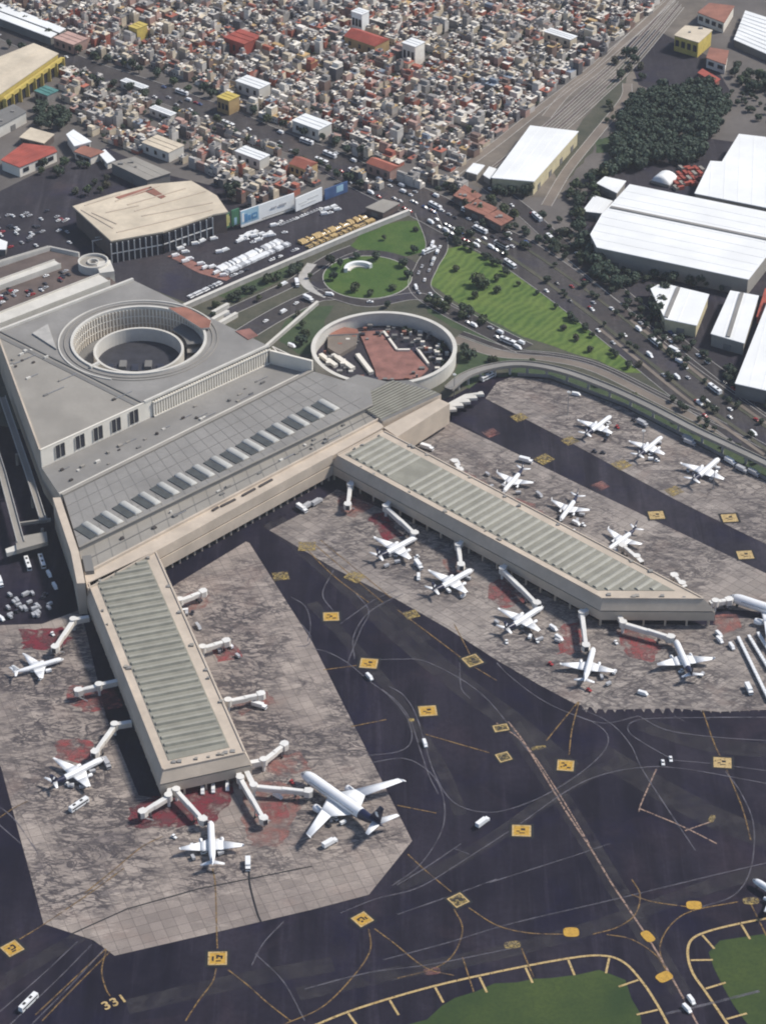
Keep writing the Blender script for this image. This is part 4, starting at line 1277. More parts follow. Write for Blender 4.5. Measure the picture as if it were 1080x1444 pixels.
mb = MB(); mb.prism(q, 0, 10, 0, 1); mb.build('wall', [M['roofgrey'], M['lite']], t)
for k in range(4):
    mb = MB(); mb.obox(lerp2(q[k], q[(k + 1) % 4], 0.01), lerp2(q[k], q[(k + 1) % 4], 0.99), 0.8, 10, 11 + 0.01 * k); mb.build('parapet', M['lite'], t)
# ------------------------------------------------------------------ sheds, halls and the arched hall
def hall(label, poly_px, z, roof='whiteroof', wall='creamwall', cat='warehouse', name='warehouse', rows=6, group=None, vents=0, ridge=False, windows=0):
    p = [xy(q) for q in WL(poly_px, z)]
    if area(p) < 0:
        p.reverse()
    t = thing(name, label, cat, base_of(p), 0, group)
    mb = MB(); mb.prism(p, 0, z - 0.05, 0); mb.build('wall', M[wall], t)
    try:
        eave = inset(p, -0.6)
    except Exception:
        eave = p
    mb = MB(); mb.prism(eave, z - 0.1, z + 0.45, 0, None, None, True); rf = mb.build('roof', M[roof], t)
    n = len(p)
    # sheet joints along the shorter way, following the longest edge
    k = max(range(n), key=lambda i: (p[(i + 1) % n] - p[i]).length)
    a = p[k]; d = (p[(k + 1) % n] - a).normalized(); nn = Vector((-d.y, d.x))
    u = [nn.dot(q - a) for q in p]
    if rows:
        mb = MB()
        for q in range(1, rows):
            o = min(u) + (max(u) - min(u)) * q / rows
            s = sorted(_cross(a + nn * o, d, p))
            for e in range(0, len(s) - 1, 2):
                if s[e + 1] - s[e] > 3:
                    mb.obox(a + nn * o + d * (s[e] + 0.3), a + nn * o + d * (s[e + 1] - 0.3), 0.5, z + 0.45, z + 0.58)
        if mb.f:
            mb.build('sheet_joint', M[roof], rf, 'stuff')
    if ridge:
        o = (min(u) + max(u)) / 2 if ridge is True else min(u) + (max(u) - min(u)) * ridge
        s = sorted(_cross(a + nn * o, d, p))
        if len(s) > 1:
            mb = MB(); mb.obox(a + nn * o + d * (s[0] + 1), a + nn * o + d * (s[-1] - 1), 2.6, z + 0.45, z + 1.3); mb.build('ridge_vent', M['roofgrey'], rf)
    r2 = random.Random(len(label) * 7 + int(z))
    for q in range(vents):
        for _ in range(8):
            c = Vector((r2.uniform(min(x.x for x in p), max(x.x for x in p)), r2.uniform(min(x.y for x in p), max(x.y for x in p))))
            if inside(c, inset(p, 2.5) if n <= 4 else p):
                s_ = r2.uniform(0.7, 1.6); mb = MB(); mb.box(c.x - s_, c.y - s_, z + 0.45, c.x + s_, c.y + s_, z + 0.45 + r2.uniform(0.6, 1.4)); mb.build('roof_unit', M['roofgrey'], rf); break
    # doors on the wall that faces the camera most squarely
    best = min(range(n), key=lambda i: -abs((p[(i + 1) % n] - p[i]).x) if (p[(i + 1) % n] - p[i]).x > 0 else 0)
    q0, q1 = p[best], p[(best + 1) % n]; e = (q1 - q0).normalized(); en_ = Vector((e.y, -e.x)); L = (q1 - q0).length
    m = windows or max(1, int(L / 22))
    for q in range(m):
        c = lerp2(q0, q1, (q + 0.5) / m) + en_ * 0.15; wd = min(2.6, L / m * 0.3)
        mb = MB()
        if windows:
            mb.obox(c - e * wd, c + e * wd, 0.4, z * 0.35, z * 0.75); mb.build('window', M['glass'], t)
        else:
            mb.obox(c - e * wd, c + e * wd, 0.4, 0.1, min(4.5, z * 0.6)); mb.build('door', M['roofgrey2'], t)
    return t, p


def _cross(a, d, p):
    out = []; n = len(p)
    for k in range(n):
        q, r = p[k], p[(k + 1) % n]; e = r - q
        den = d.x * e.y - d.y * e.x
        if abs(den) < 1e-9:
            continue
        w_ = q - a
        s = (w_.x * d.y - w_.y * d.x) / den
        if 0 <= s < 1:
            out.append((w_.x * e.y - w_.y * e.x) / den)
    return out


hall('white roofed warehouse alone beside the rail yard', [(694, 251), (748, 178), (814, 186), (752, 256)], 11, 'whiteroof', 'creamwall', rows=5, vents=0)
hall('largest white warehouse with a grey seam across its roof', [(833, 331), (849, 303), (888, 261), (1110, 306), (1096, 340), (1054, 394), (842, 349)], 13, 'whiteroof', 'roofgrey3', rows=9, ridge=0.40)
hall('white warehouse with stepped edge behind the largest one', [(980, 273), (1002, 228), (1018, 229), (1042, 190), (1120, 199), (1120, 301)], 13, 'whiteroof', 'roofgrey3', rows=7)
hall('small white shed among trees, upper of two beside the largest warehouse', [(842, 259), (853, 250), (881, 256), (869, 272)], 6, 'whiteroof', 'roofgrey3', 'shed', 'shed', 3)
hall('small white shed among trees, lower of two beside the largest warehouse', [(822, 298), (838, 277), (862, 284), (848, 301)], 6, 'whiteroof', 'roofgrey3', 'shed', 'shed', 3)
hall('cream roofed shed with trees growing against its corner', [(918, 408), (932, 400), (998, 416), (981, 459), (938, 450)], 9, 'whiteroof', 'creamwall', 'shed', 'shed', 3, ridge=0.55)
hall('narrow white shed with grey ridge next to the red strip', [(1003, 471), (1030, 411), (1068, 418), (1048, 484)], 9, 'whiteroof', 'roofgrey3', 'shed', 'shed', 3, ridge=0.5)
hall('long white shed cut by the right edge of the view', [(1037, 541), (1086, 418), (1160, 430), (1130, 562)], 10, 'whiteroof', 'roofgrey2', 'shed', 'shed', 5)
hall('thin red roofed lean-to between two white sheds', [(1067, 447), (1079, 408), (1085, 409), (1074, 450)], 5, 'redroof', 'redroof', 'shed', 'shed', 0)
hall('yellow walled block with cream roof beside the rail yard', [(951, 50), (966, 37), (988, 39), (1003, 43), (984, 60)], 13, 'cream', 'yellowwall', 'building', 'building', 0, windows=4, vents=2)
hall('red roofed hall at the top edge beside the rail lines', [(984, 18), (1000, 5), (1034, 9), (1020, 32)], 9, 'terracotta2', 'whitewall', 'building', 'building', 0, windows=4)
hall('small red roofed house near the striped sheds', [(996, 82), (1001, 68), (1026, 72), (1022, 91)], 8, 'terracotta2', 'whitewall', 'house', 'house', 0, windows=2)
hall('low rust red shed at the edge of the dark grove', [(984, 103), (990, 98), (1014, 112), (1008, 117)], 4, 'redroof', 'terracotta2', 'shed', 'shed', 0)
for k in range(9):
    a, b_ = (1035 + k * 1.8 - (0 if k < 9 else 0), 56 - k * 4.6), (1094 + k * 2.0, 82 - k * 5.4)
    hall('white ridged shed in the striped rank in the upper corner', [a, (a[0] + 1.6, a[1] - 3.2), (b_[0] + 1.6, b_[1] - 3.2), b_], 6 + 0.4 * (k % 2), 'whiteroof', 'roofgrey2', 'shed', 'striped_shed', 0, 'striped sheds in the upper corner')
for k, (pp, lb) in enumerate((([(655, 292), (672, 281), (700, 294), (684, 304)], 'rust roofed shed beside the highway trees, middle of three'),
                             ([(684, 306), (702, 297), (722, 309), (706, 318)], 'rust roofed shed beside the highway trees, farthest down the road'),
                             ([(640, 276), (655, 262), (678, 276), (664, 286)], 'rust roofed shed beside the highway, nearest the market'))):
    hall(lb, pp, 6, 'terracotta2', 'brownroof', 'shed', 'shed', 3, vents=2)
hall('small white roofed shed, left of two beside the lone warehouse', [(658, 242), (668, 231), (682, 234), (672, 246)], 5, 'whiteroof', 'roofgrey3', 'shed', 'shed', 2)
hall('small white roofed shed, right of two beside the lone warehouse', [(682, 247), (690, 236), (699, 239), (690, 252)], 5, 'whiteroof', 'roofgrey3', 'shed', 'shed', 2)
hall('long cream flat canopy at the market by the rail line', [(611, 252), (612, 246), (640, 251), (638, 257)], 6, 'cream', 'brownroof', 'canopy', 'canopy', 0)
hall('grey flat canopy beside the taxi rows', [(517, 293), (540, 282), (562, 287), (540, 300)], 5, 'roofgrey3', 'brownroof', 'canopy', 'canopy', 2)
# dome tent
tc = W(936, 256, 0); tent = thing('marquee', 'white domed marquee between trees and the red containers', 'tent', tuple(tc))
mb = MB(); dd = (W(955, 260) - W(918, 250)); dd = Vector((dd.x, dd.y)).normalized(); dn = Vector((-dd.y, dd.x)); rings = []
for q in range(7):
    s = -6 + 2 * q; rings.append([(tc.x + dd.x * 7.5 * math.cos(PI * e / 10) + dn.x * s * 1.2, tc.y + dd.y * 7.5 * math.cos(PI * e / 10) + dn.y * s * 1.2, 0.2 + (5.6 if q in (0, 6) else 6.6) * math.sin(PI * e / 10)) for e in range(11)])
mb.loft(rings, 0); mb.build('canvas', M['whiteroof'], tent, None, True)
mb = MB(); mb.obox(tc + Vector((dd.x, dd.y, 0)) * 7.6 - Vector((dn.x, dn.y, 0)) * 7.3, tc - Vector((dd.x, dd.y, 0)) * 7.6 - Vector((dn.x, dn.y, 0)) * 7.3, 0.4, 0, 2.2); mb.build('end_flap', M['roofgrey3'], tent)
rb = random.Random(4)
for k in range(22):
    px, py = 957 + (k % 5) * 7 + rb.uniform(-1, 1), 240 + (k // 5) * 7 + rb.uniform(-1, 1)
    c = W(px + 3 - (py - 240) * 0.3, py)
    mb = MB(); mb.box(-3, -1.25, 0, 3, 1.25, 2.6, 0); o = mb.build('freight_container', M['redroof' if k % 4 else 'roofgrey3']); o.location = c; o.rotation_euler = (0, 0, rb.choice([0.4, 1.97]))
    tag(o, 'red steel container in the stack yard beside the white marquee' if k % 4 else 'grey steel container among red ones beside the marquee', 'container', 'containers beside the marquee')

# arched cream hall
ah = [xy(q) for q in WL([(103, 291), (157, 340), (230, 327), (300, 303), (322, 299), (306, 276), (270, 255), (213, 260), (163, 272)], 16)]
hallc = thing('exhibition_hall', 'large cream roofed hall with curved back edge and glazed front', 'hall', base_of(ah))
ctr = sum(ah, Vector((0, 0))) / len(ah)
mb = MB(); mb.prism([lerp2(p, ctr, 0.03) for p in ah], 0, 15.2, 0); mb.build('wall', M['brownroof'], hallc)
mb = MB(); mb.prism(ah, 15.0, 16.2, 0, None, None, True); rf = mb.build('roof', M['cream'], hallc)
for a, b_ in (((163, 284), (226, 262)), ((180, 289), (262, 266)), ((190, 298), (290, 270)), ((130, 300), (165, 316)), ((115, 296), (160, 322)), ((200, 305), (300, 286)), ((150, 300), (196, 290)), ((165, 328), (300, 296)), ((120, 290), (170, 274))):
    q0, q1 = WL([a, b_], 16.2); mb = MB(); mb.obox(q0, q1, 1.0, 16.2, 16.6); mb.build('roof_seam', M['beige2'], rf)
for pp in ([(163, 278), (213, 263), (216, 267), (170, 281)], [(206, 270), (213, 263), (234, 277), (228, 280)]):
    q = WL(pp, 16.4); mb = MB(); mb.prism(q, 16.2, 16.5 + 0.01 * len(pp), 0); mb.build('sunken_roof', M['terracotta2'], rf)
for a, b_, k in (((157, 340), (230, 327), 9), ((230, 327), (300, 303), 8)):
    q0, q1 = [xy(q) for q in WL([a, b_], 16)]
    q0 = q0 + Vector((0, -1.5)); q1 = q1 + Vector((0, -1.5))
    mb = MB(); mb.obox(q0, q1, 0.8, 0, 14.8); mb.build('glazing', M['glass'], hallc)
    for e in range(k + 1):
        c = lerp2(q0, q1, e / k) + Vector((0.1, -0.7)); mb = MB(); mb.box(c.x - 0.35, c.y - 0.35, 0, c.x + 0.35, c.y + 0.35, 15); mb.build('mullion', M['frame'], hallc)
    mb = MB(); mb.obox(q0 + Vector((0, -0.75)), q1 + Vector((0, -0.75)), 0.4, 7, 7.7); mb.build('transom', M['frame'], hallc)
for k in range(6):
    q0 = W(132 + k * 16, 356 - k * 3.4, 0); q1 = W(132 + k * 16, 356 - k * 3.4, 9)
    mb = MB(); mb.box(q0.x - 0.3, q0.y - 0.3, 0, q0.x + 0.3, q0.y + 0.3, 9); mb.build('canopy_post', M['frame'], hallc)
q = [xy(p) for p in WL([(130, 340), (215, 322)], 9)]
mb = MB(); mb.obox(q[0], q[1], 0.6, 8.7, 9.2); mb.obox(q[0] + Vector((2, 5)), q[1] + Vector((2, 5)), 0.6, 8.7, 9.2); mb.build('canopy_beam', M['frame'], hallc)
q = WL([(196, 335), (228, 326), (231, 348), (198, 357)], 0)
mb = MB(); mb.obox(W(196, 352), W(230, 345), 1.0, 0.5, 8); mb.build('red_banner', M['redroof'], hallc)


def board(label, a, b_, z0, z1, layers, cat='billboard', posts=True, group=None):
    """a hoarding from ground point a to b: layers of (u0,u1,v0,v1,material) stand proud of the panel"""
    q0, q1 = xy(W(*a)), xy(W(*b_)); d_ = (q1 - q0).normalized(); n_ = Vector((d_.y, -d_.x)); L = (q1 - q0).length
    t = thing('billboard', label, cat, (q0.x, q0.y, 0), 0, group)
    mb = MB(); mb.obox(q0, q1, 0.8, z0, z1); mb.build('panel', M[layers[0]], t)
    for k, (u0, u1, v0, v1, mt) in enumerate(layers[1:]):
        mb = MB(); o = n_ * (0.45 + 0.06 * k)
        mb.obox(q0 + d_ * L * u0 + o, q0 + d_ * L * u1 + o, 0.1, z0 + (z1 - z0) * v0, z0 + (z1 - z0) * v1); mb.build('printed_sheet', M[mt], t)
    if posts:
        for e in range(max(2, int(L / 9))):
            c = lerp2(q0, q1, (e + 0.5) / max(2, int(L / 9))) - n_ * 0.9; mb = MB(); mb.box(c.x - 0.3, c.y - 0.3, 0, c.x + 0.3, c.y + 0.3, z1 - 0.5); mb.build('post', M['metal'], t)
    return t


board('longest billboard, white with pale blue letters at one end', (340, 323), (415, 297), 1.5, 14, ['bill', (0.0, 0.33, 0.16, 1.0, 'billpale'), (0.02, 0.06, 0.3, 0.85, 'bill'), (0.06, 0.12, 0.25, 0.75, 'billblue'), (0.13, 0.18, 0.3, 0.62, 'billblue'), (0.20, 0.30, 0.3, 0.66, 'billblue'), (0.22, 0.28, 0.42, 0.54, 'billpale'), (0.55, 0.66, 0.52, 0.60, 'vgrey'), (0.70, 0.84, 0.50, 0.62, 'vgrey'), (0.38, 0.95, 0.10, 0.15, 'roofgrey3'), (0.0, 1.0, 0.0, 0.06, 'lite')])
board('plain white billboard next to the blue sheeting', (417, 301), (454, 285), 1.5, 12, ['bill', (0.12, 0.4, 0.42, 0.50, 'frame'), (0.45, 0.85, 0.52, 0.60, 'frame'), (0.2, 0.75, 0.24, 0.30, 'frame')])
board('blue sheeting hoarding at the end of the billboards', (458, 283), (490, 271), 0.5, 9, ['bluesheet', (0.5, 0.8, 0.3, 0.9, 'billpale')])
board('tall white poster nearest the glazed hall front', (239, 348), (253, 342), 1.5, 13, ['bill', (0.2, 0.75, 0.35, 0.85, 'frame'), (0.3, 0.6, 0.4, 0.7, 'vgrey')])
board('dark blue poster between two white ones', (268, 342), (281, 338), 1.5, 15, ['postblue', (0.3, 0.75, 0.4, 0.8, 'billblue')])
board('white poster with grey picture beside the green one', (284, 336), (299, 331), 1.5, 15, ['bill', (0.12, 0.88, 0.42, 0.85, 'vgrey'), (0.3, 0.7, 0.5, 0.75, 'roofgrey2')])
board('plain green poster beside the yellow round one', (300, 331), (311, 327), 1.5, 15, ['postgreen', (0.2, 0.6, 0.3, 0.9, 'leaf_grey')])
board('yellow rounded poster between green ones', (312, 327), (325, 322), 1.5, 13, ['postgreen', (0.1, 0.85, 0.12, 0.9, 'postyel'), (0.2, 0.95, 0.3, 0.75, 'postyel')])
board('green and white poster beside the longest billboard', (327, 322), (338, 318), 1.5, 14, ['postgreen', (0.3, 0.65, 0.05, 0.5, 'billpale')])

# buildings at the left edge
hall('wide beige roofed hall with yellow columned side', [(0, 133), (82, 76), (48, 62), (-60, 105), (-90, 150)], 14, 'cream', 'yellowwall', 'building', 'building', 3, windows=0)
q0, q1 = [xy(p) for p in WL([(0, 133), (82, 76)], 14)]
yw = thing('colonnade', 'yellow columned front with dark bays under the beige roof', 'facade', (q0.x, q0.y, 0))
dv = (q1 - q0).normalized(); nv = Vector((dv.y, -dv.x))
mb = MB(); mb.obox(q0 + nv * 3, q1 + nv * 3, 1, 0, 10); mb.build('dark_bay', M['glass'], yw)
mb = MB(); mb.obox(q0 + nv * 3.6, q1 + nv * 3.6, 2, 9, 12); mb.build('yellow_beam', M['yellowwall'], yw)
for k in range(9):
    c = lerp2(q0, q1, k / 8) + nv * 4.2; mb = MB(); mb.box(c.x - 1.5, c.y - 1.0, 0, c.x + 1.5, c.y + 1.0, 11.5); mb.build('column', M['yellowwall'], yw)
hall('long white shed roof strip in the upper left, outer one', [(-40, 0), (-36, -6), (8, 8), (92, 41), (84, 46), (-2, 14)], 7, 'whiteroof', 'roofgrey2', 'shed', 'shed', 0)
hall('long white shed roof strip in the upper left, inner one', [(-44, 6), (-2, 17), (80, 48), (72, 53), (-10, 22), (-46, 12)], 7, 'whiteroof', 'roofgrey2', 'shed', 'shed', 0)
hall('grey roofed block with a pale edge at the left border', [(-40, 175), (20, 148), (37, 158), (-40, 200)], 9, 'roofgrey2', 'lite', 'building', 'building', 2, vents=2)
hall('red roofed house with white gable at the left', [(3, 226), (34, 203), (76, 208), (80, 214), (28, 236)], 8, 'redroof', 'whitewall', 'house', 'house', 4, windows=3)
hall('small cream roofed house behind the red roofed one', [(29, 194), (44, 181), (76, 190), (62, 202)], 6, 'cream', 'brownroof', 'house', 'house', 0, windows=2)
hall('white roofed block beside the dark trees at the left', [(95, 190), (104, 184), (128, 200), (106, 206)], 8, 'whiteroof', 'whitewall', 'building', 'building', 2, windows=2)
hall('dark red roofed house next to the white roofed block', [(106, 214), (118, 206), (146, 214), (128, 222)], 6, 'terracotta2', 'whitewall', 'house', 'house', 0, windows=2)
hall('narrow white roofed shed at the lot corner', [(140, 216), (148, 212), (162, 226), (152, 230)], 5, 'whiteroof', 'whitewall', 'shed', 'shed', 0)
hall('grey roofed hall behind the cream exhibition hall', [(158, 230), (190, 222), (240, 244), (208, 254)], 9, 'roofgrey3', 'roofgrey2', 'building', 'building', 3, vents=4)
hall('low white roofed kiosk at the left border near the garage', [(-20, 352), (-6, 336), (10, 342), (8, 352)], 5, 'whiteroof', 'roofgrey2', 'building', 'building', 0)
# white curved monument on the roundabout
mc = W(505, 382, 0); mon = thing('monument', 'white curved monument wall on the roundabout lawn', 'monument', tuple(mc))
mb = MB(); mb.ring((mc.x + 1, mc.y - 2), 8.2, 10.6, 0.2, 3.4, 0, 24, math.radians(35), math.radians(185)); mb.build('curved_wall', M['whiteroof'], mon)
mb = MB(); mb.ring((mc.x + 1, mc.y - 2), 6.4, 8.3, 0.2, 1.0, 0, 24, math.radians(45), math.radians(175)); mb.build('plinth', M['lite'], mon)

# ------------------------------------------------------------------ the dense town
ua = xy(W(390, 196)) - xy(W(110, 92)); ua.normalize(); va = Vector((-ua.y, ua.x))
TOWN = [[(-70, -12), (40, 36), (110, 70), (200, 100), (300, 136), (390, 174), (470, 204), (530, 232), (640, 240), (700, 194), (820, 100), (880, 50), (926, 8), (965, -50), (-70, -50)],
        [(96, 96), (200, 144), (300, 180), (390, 218), (452, 244), (452, 262), (418, 274), (340, 296), (318, 262), (270, 240), (230, 226), (150, 206), (110, 170), (84, 130)],
        [(490, 250), (540, 246), (600, 246), (640, 250), (668, 262), (650, 278), (612, 266), (560, 262), (520, 268)]]
TOWN_W = [[xy(p) for p in WL(t)] for t in TOWN]
BIG = []          # footprints kept clear of ordinary houses


def big(label, cx, cy, wd, dp, h, roof, wall, pitched=False, rows=3, name='town_hall', cat='building'):
    c = xy(W(cx, cy, h)); BIG.append((c, max(wd, dp) / 2 + 4))
    q = [c + ua * (sx * wd / 2) + va * (sy * dp / 2) for sx, sy in ((-1, -1), (1, -1), (1, 1), (-1, 1))]
    t = thing(name, label, cat, (c.x, c.y, 0))
    mb = MB(); mb.prism(q, 0, h, 0); mb.build('wall', M[wall] if isinstance(wall, str) else wall, t)
    mb = MB(); rm = M[roof] if isinstance(roof, str) else roof
    e = inset(q, -0.4)
    if pitched:
        r0 = (e[0] + e[3]) / 2; r1 = (e[1] + e[2]) / 2; zr = h + dp * 0.22
        E = [Vector((x.x, x.y, h)) for x in e]; r0 = Vector((r0.x, r0.y, zr)); r1 = Vector((r1.x, r1.y, zr))
        mb.face([E[0], E[1], r1, r0]); mb.face([E[2], E[3], r0, r1]); mb.face([E[1], E[2], r1]); mb.face([E[3], E[0], r0]); mb.face([E[3], E[2], E[1], E[0]])
    else:
        mb.prism(e, h, h + 0.4, 0, None, None, True)
    r = mb.build('roof', rm, t)
    for k in range(1, rows):
        mb = MB(); o = -dp / 2 + dp * k / rows
        if not pitched:
            mb.obox(c + ua * (-wd / 2 + 0.3) + va * o, c + ua * (wd / 2 - 0.3) + va * o, 0.4, h + 0.4, h + 0.75); mb.build('roof_rib', rm, r)
    for k in range(3):
        cc = c - va * (dp / 2 + 0.1) + ua * (wd * (k - 1) / 3.2); mb = MB(); mb.obox(cc - ua * 1.2, cc + ua * 1.2, 0.4, h * 0.3, h * 0.7); mb.build('window', M['glass'], t)
    return t


big('white flat roofed hall standing in the middle of the town', 357, 116, 24, 13, 9, 'whiteroof', 'lite')
big('white roofed hall with blue lean-to beside the avenue', 440, 172, 26, 15, 9, 'whiteroof', 'lite')
big('white roofed hall between the avenue and the billboards', 356, 216, 24, 11, 8, 'whiteroof', 'lite')
big('cream roofed hall south of the avenue above the cream hall', 230, 203, 27, 16, 8, 'cream', 'lite')
big('bright red roofed block, left of two in the upper town', 342, 52, 22, 20, 12, 'redroof', 'redroof')
big('bright red oval court roof, right of two in the upper town', 517, 53, 32, 18, 9, 'redroof', HM[6], True)
big('white block rising beside the upper red roof', 508, 16, 11, 9, 16, 'whiteroof', 'whiteroof')
big('orange red roofed house at the avenue end near the billboards', 428, 230, 15, 14, 8, HM[4], HM[6], True)
big('orange red roofed house beside the market', 540, 232, 22, 11, 8, HM[4], HM[5], True)
big('small yellow block in the upper left of the town', 195, 36, 9, 12, 11, 'yellowwall', 'yellowwall')
big('ochre block beside the white hall in the town centre', 322, 136, 12, 12, 12, 'yellowwall', HM[6])
big('long white roof strip south of the avenue, upper', 190, 118, 24, 6, 6, 'whiteroof', 'lite')
big('long white roof strip south of the avenue, lower', 230, 156, 22, 6, 6, 'whiteroof', 'lite')
big('pale roofed hall in the right half of the town', 790, 48, 26, 9, 7, 'whiteroof', HM[7])
big('tall white apartment block among low roofs', 583, 60, 13, 12, 17, 'whiteroof', HM[0])
big('teal roofed house near the yellow columns', 66, 128, 14, 12, 7, paint('teal_roof', (0.08, 0.22, 0.20), 0.8, 0.3), HM[2])
big('pink roofed pair beside the long white sheds', 100, 54, 22, 16, 8, HM[5], HM[5])


def house_geo(mb, c, wd, dp, h, wm, rm, r, full=False):
    def P(x, y):
        return c + ua * x + va * y
    q = [P(-wd / 2, -dp / 2), P(wd / 2, -dp / 2), P(wd / 2, dp / 2), P(-wd / 2, dp / 2)]
    mb.prism(q, 0, h, rm, wm)
    if r.random() < 0.5:                                   # an upper storey over half of the plot
        s = r.uniform(0.35, 0.7); h2_ = h + r.uniform(2.2, 3.2); e = r.choice((-1, 1))
        y0 = -dp / 2 + 0.05 if e < 0 else dp / 2 - dp * s - 0.05
        mb.prism([P(-wd / 2 + .05, y0), P(wd / 2 - .05, y0), P(wd / 2 - .05, y0 + dp * s), P(-wd / 2 + .05, y0 + dp * s)], h - 0.1, h2_, r.choice((rm, r.randrange(10))), wm)
        zt = h2_; yt = y0 + dp * s / 2
    else:
        zt = h; yt = 0
    for k in range(r.randrange(1, 4)):
        x, y = r.uniform(-wd / 2 + 1, wd / 2 - 1), yt + r.uniform(-1.6, 1.6); s = r.uniform(0.5, 1.3)
        mb.prism([P(x - s, y - s), P(x + s, y - s), P(x + s, y + s), P(x - s, y + s)], zt - 0.05, zt + r.uniform(0.7, 2.0), r.choice((0, 1, 3, 3, rm, 0)), r.choice((1, 2, 3, 0)))
    for k in range(2):                                     # dark openings on the two faces in view
        x = (-0.25 + 0.5 * k) * wd; z = r.uniform(0.9, 1.4)
        if h > 3.5:
            a = P(x - 0.6, -dp / 2 - 0.06); b_ = P(x + 0.6, -dp / 2 - 0.06)
            mb.face([(a.x, a.y, z), (b_.x, b_.y, z), (b_.x, b_.y, z + 1.4), (a.x, a.y, z + 1.4)], 10)


def roof_kind(r):
    return r.choices(range(10), weights=(26, 17, 11, 7, 7, 8, 5, 18, 3, 6))[0]


plots = []
GAPS = []
rh = random.Random(21)
allx = [p for t in TOWN_W for p in t]
us = [ua.dot(p) for p in allx]; vs = [va.dot(p) for p in allx]
v_ = min(vs); row = 0
while v_ < max(vs):
    dp0 = rh.uniform(5.6, 9.0); u_ = min(us) + rh.uniform(0, 5); k = 0
    nb = rh.randrange(9, 15)
    while u_ < max(us):
        w0 = rh.choice((rh.uniform(3.4, 5.2), rh.uniform(4.0, 6.5), rh.uniform(5.0, 8.5)))
        c = ua * (u_ + w0 / 2) + va * (v_ + dp0 / 2)
        for ti, T in enumerate(TOWN_W):
            if inside(c, T):
                if rh.random() < 0.10:
                    GAPS.append(c)
                elif all((c - b_[0]).length > b_[1] for b_ in BIG):
                    plots.append((c, w0 - rh.uniform(0, 0.5), dp0 - rh.uniform(0, 2.2), rh.choices((2.8, 5.2, 7.6, 10), weights=(42, 44, 12, 2))[0] + rh.uniform(-0.3, 0.6)))
                break
        u_ += w0 + rh.uniform(0, 0.35); k += 1
        if k % nb == 0:
            u_ += 5.5
    v_ += dp0 + 0.2; row += 1
    if row % 2 == 0:
        v_ += rh.uniform(3.8, 5.2)


def photo_xy(p):
    dd_ = Vector((p[0], p[1], p[2] if len(p) > 2 else 0)) - CAM; zc = dd_.dot(_F)
    return 540 + FP * dd_.x / zc, 722 - FP * dd_.dot(_U) / zc, zc


vis = []
for pl in plots:
    px, py, zc = photo_xy(pl[0])
    if -5 < px < 1085 and 5 < py < 1444:
        vis.append((zc / (pl[1] * pl[2] + pl[1] * pl[3]) ** 0.5 , pl))
vis.sort(key=lambda t: t[0])
near = set(id(pl) for _, pl in vis[:298])
rn = random.Random(5)
field = MB()
HN = {0: 'white', 1: 'pale grey', 2: 'grey', 3: 'dark grey', 4: 'red', 5: 'pink', 6: 'ochre', 7: 'cream', 8: 'blue grey', 9: 'brown'}
unit = MB(); unit.box(-0.5, -0.5, 0, 0.5, 0.5, 1.0, 0, None, False)
wall_me = {}; cap_me = {}
tankm = MB(); tankm.cyl((0, 0), 0.8, 0, 1.6, 0, 8); tank_me = tankm.data('water_tank', M['vdark'])
rzt = math.atan2(ua.y, ua.x)


def unit_mesh(kind, idx):
    d_ = wall_me if kind == 'wall' else cap_me
    if idx not in d_:
        d_[idx] = unit.data(kind, HM[idx])
    return d_[idx]


for pl in plots:
    c, wd, dp, h = pl
    rm = roof_kind(rn); wm = rn.choice((0, 1, 1, 2, 5, 7, 7, 9, 4, 3))
    if id(pl) in near:
        px, py, _ = photo_xy(c)
        zone = 'south of the avenue' if inside(c, TOWN_W[1]) else ('at the market' if inside(c, TOWN_W[2]) else 'in the dense town')
        t = thing('town_house', '%s roofed house with %s walls among others %s' % (HN[rm], HN[wm], zone), 'house', (c.x, c.y, 0), rzt, '%s roofed houses with %s walls %s' % (HN[rm], HN[wm], zone))
        o = link_mesh('wall', unit_mesh('wall', wm), t, (0, 0, 0), 0, (wd, dp, h))
        o = link_mesh('roof', unit_mesh('roof', rm), t, (0, 0, h), 0, (wd + 0.3, dp + 0.3, 0.35))
        if rn.random() < 0.55:
            s = rn.uniform(0.3, 0.6)
            link_mesh('upper_storey', unit_mesh('wall', rn.choice((wm, wm, rm))), t, (0, rn.choice((-1, 1)) * dp * (0.5 - s / 2) * 0.95, h + 0.34), 0, (wd * 0.94, dp * s, rn.uniform(2.1, 3.0)))
        else:
            link_mesh('roof_room', unit_mesh('wall', rn.choice((0, 1, 2))), t, (rn.uniform(-1.5, 1.5), rn.uniform(-2, 2), h + 0.34), 0, (rn.uniform(1.6, 3), rn.uniform(1.6, 3), rn.uniform(1.5, 2.3)))
        if rn.random() < 0.6:
            link_mesh('water_tank', tank_me, t, (rn.uniform(-wd / 3, wd / 3), rn.uniform(-dp / 3, dp / 3), h + 0.34))
        for k in range(2):
            if h > 3.5 or k == 0:
                mb_ = None
    else:
        house_geo(field, c, wd, dp, h, wm, rm, rn)
fo = field.build('town_houses', HM + [M['glass']], None, 'stuff')

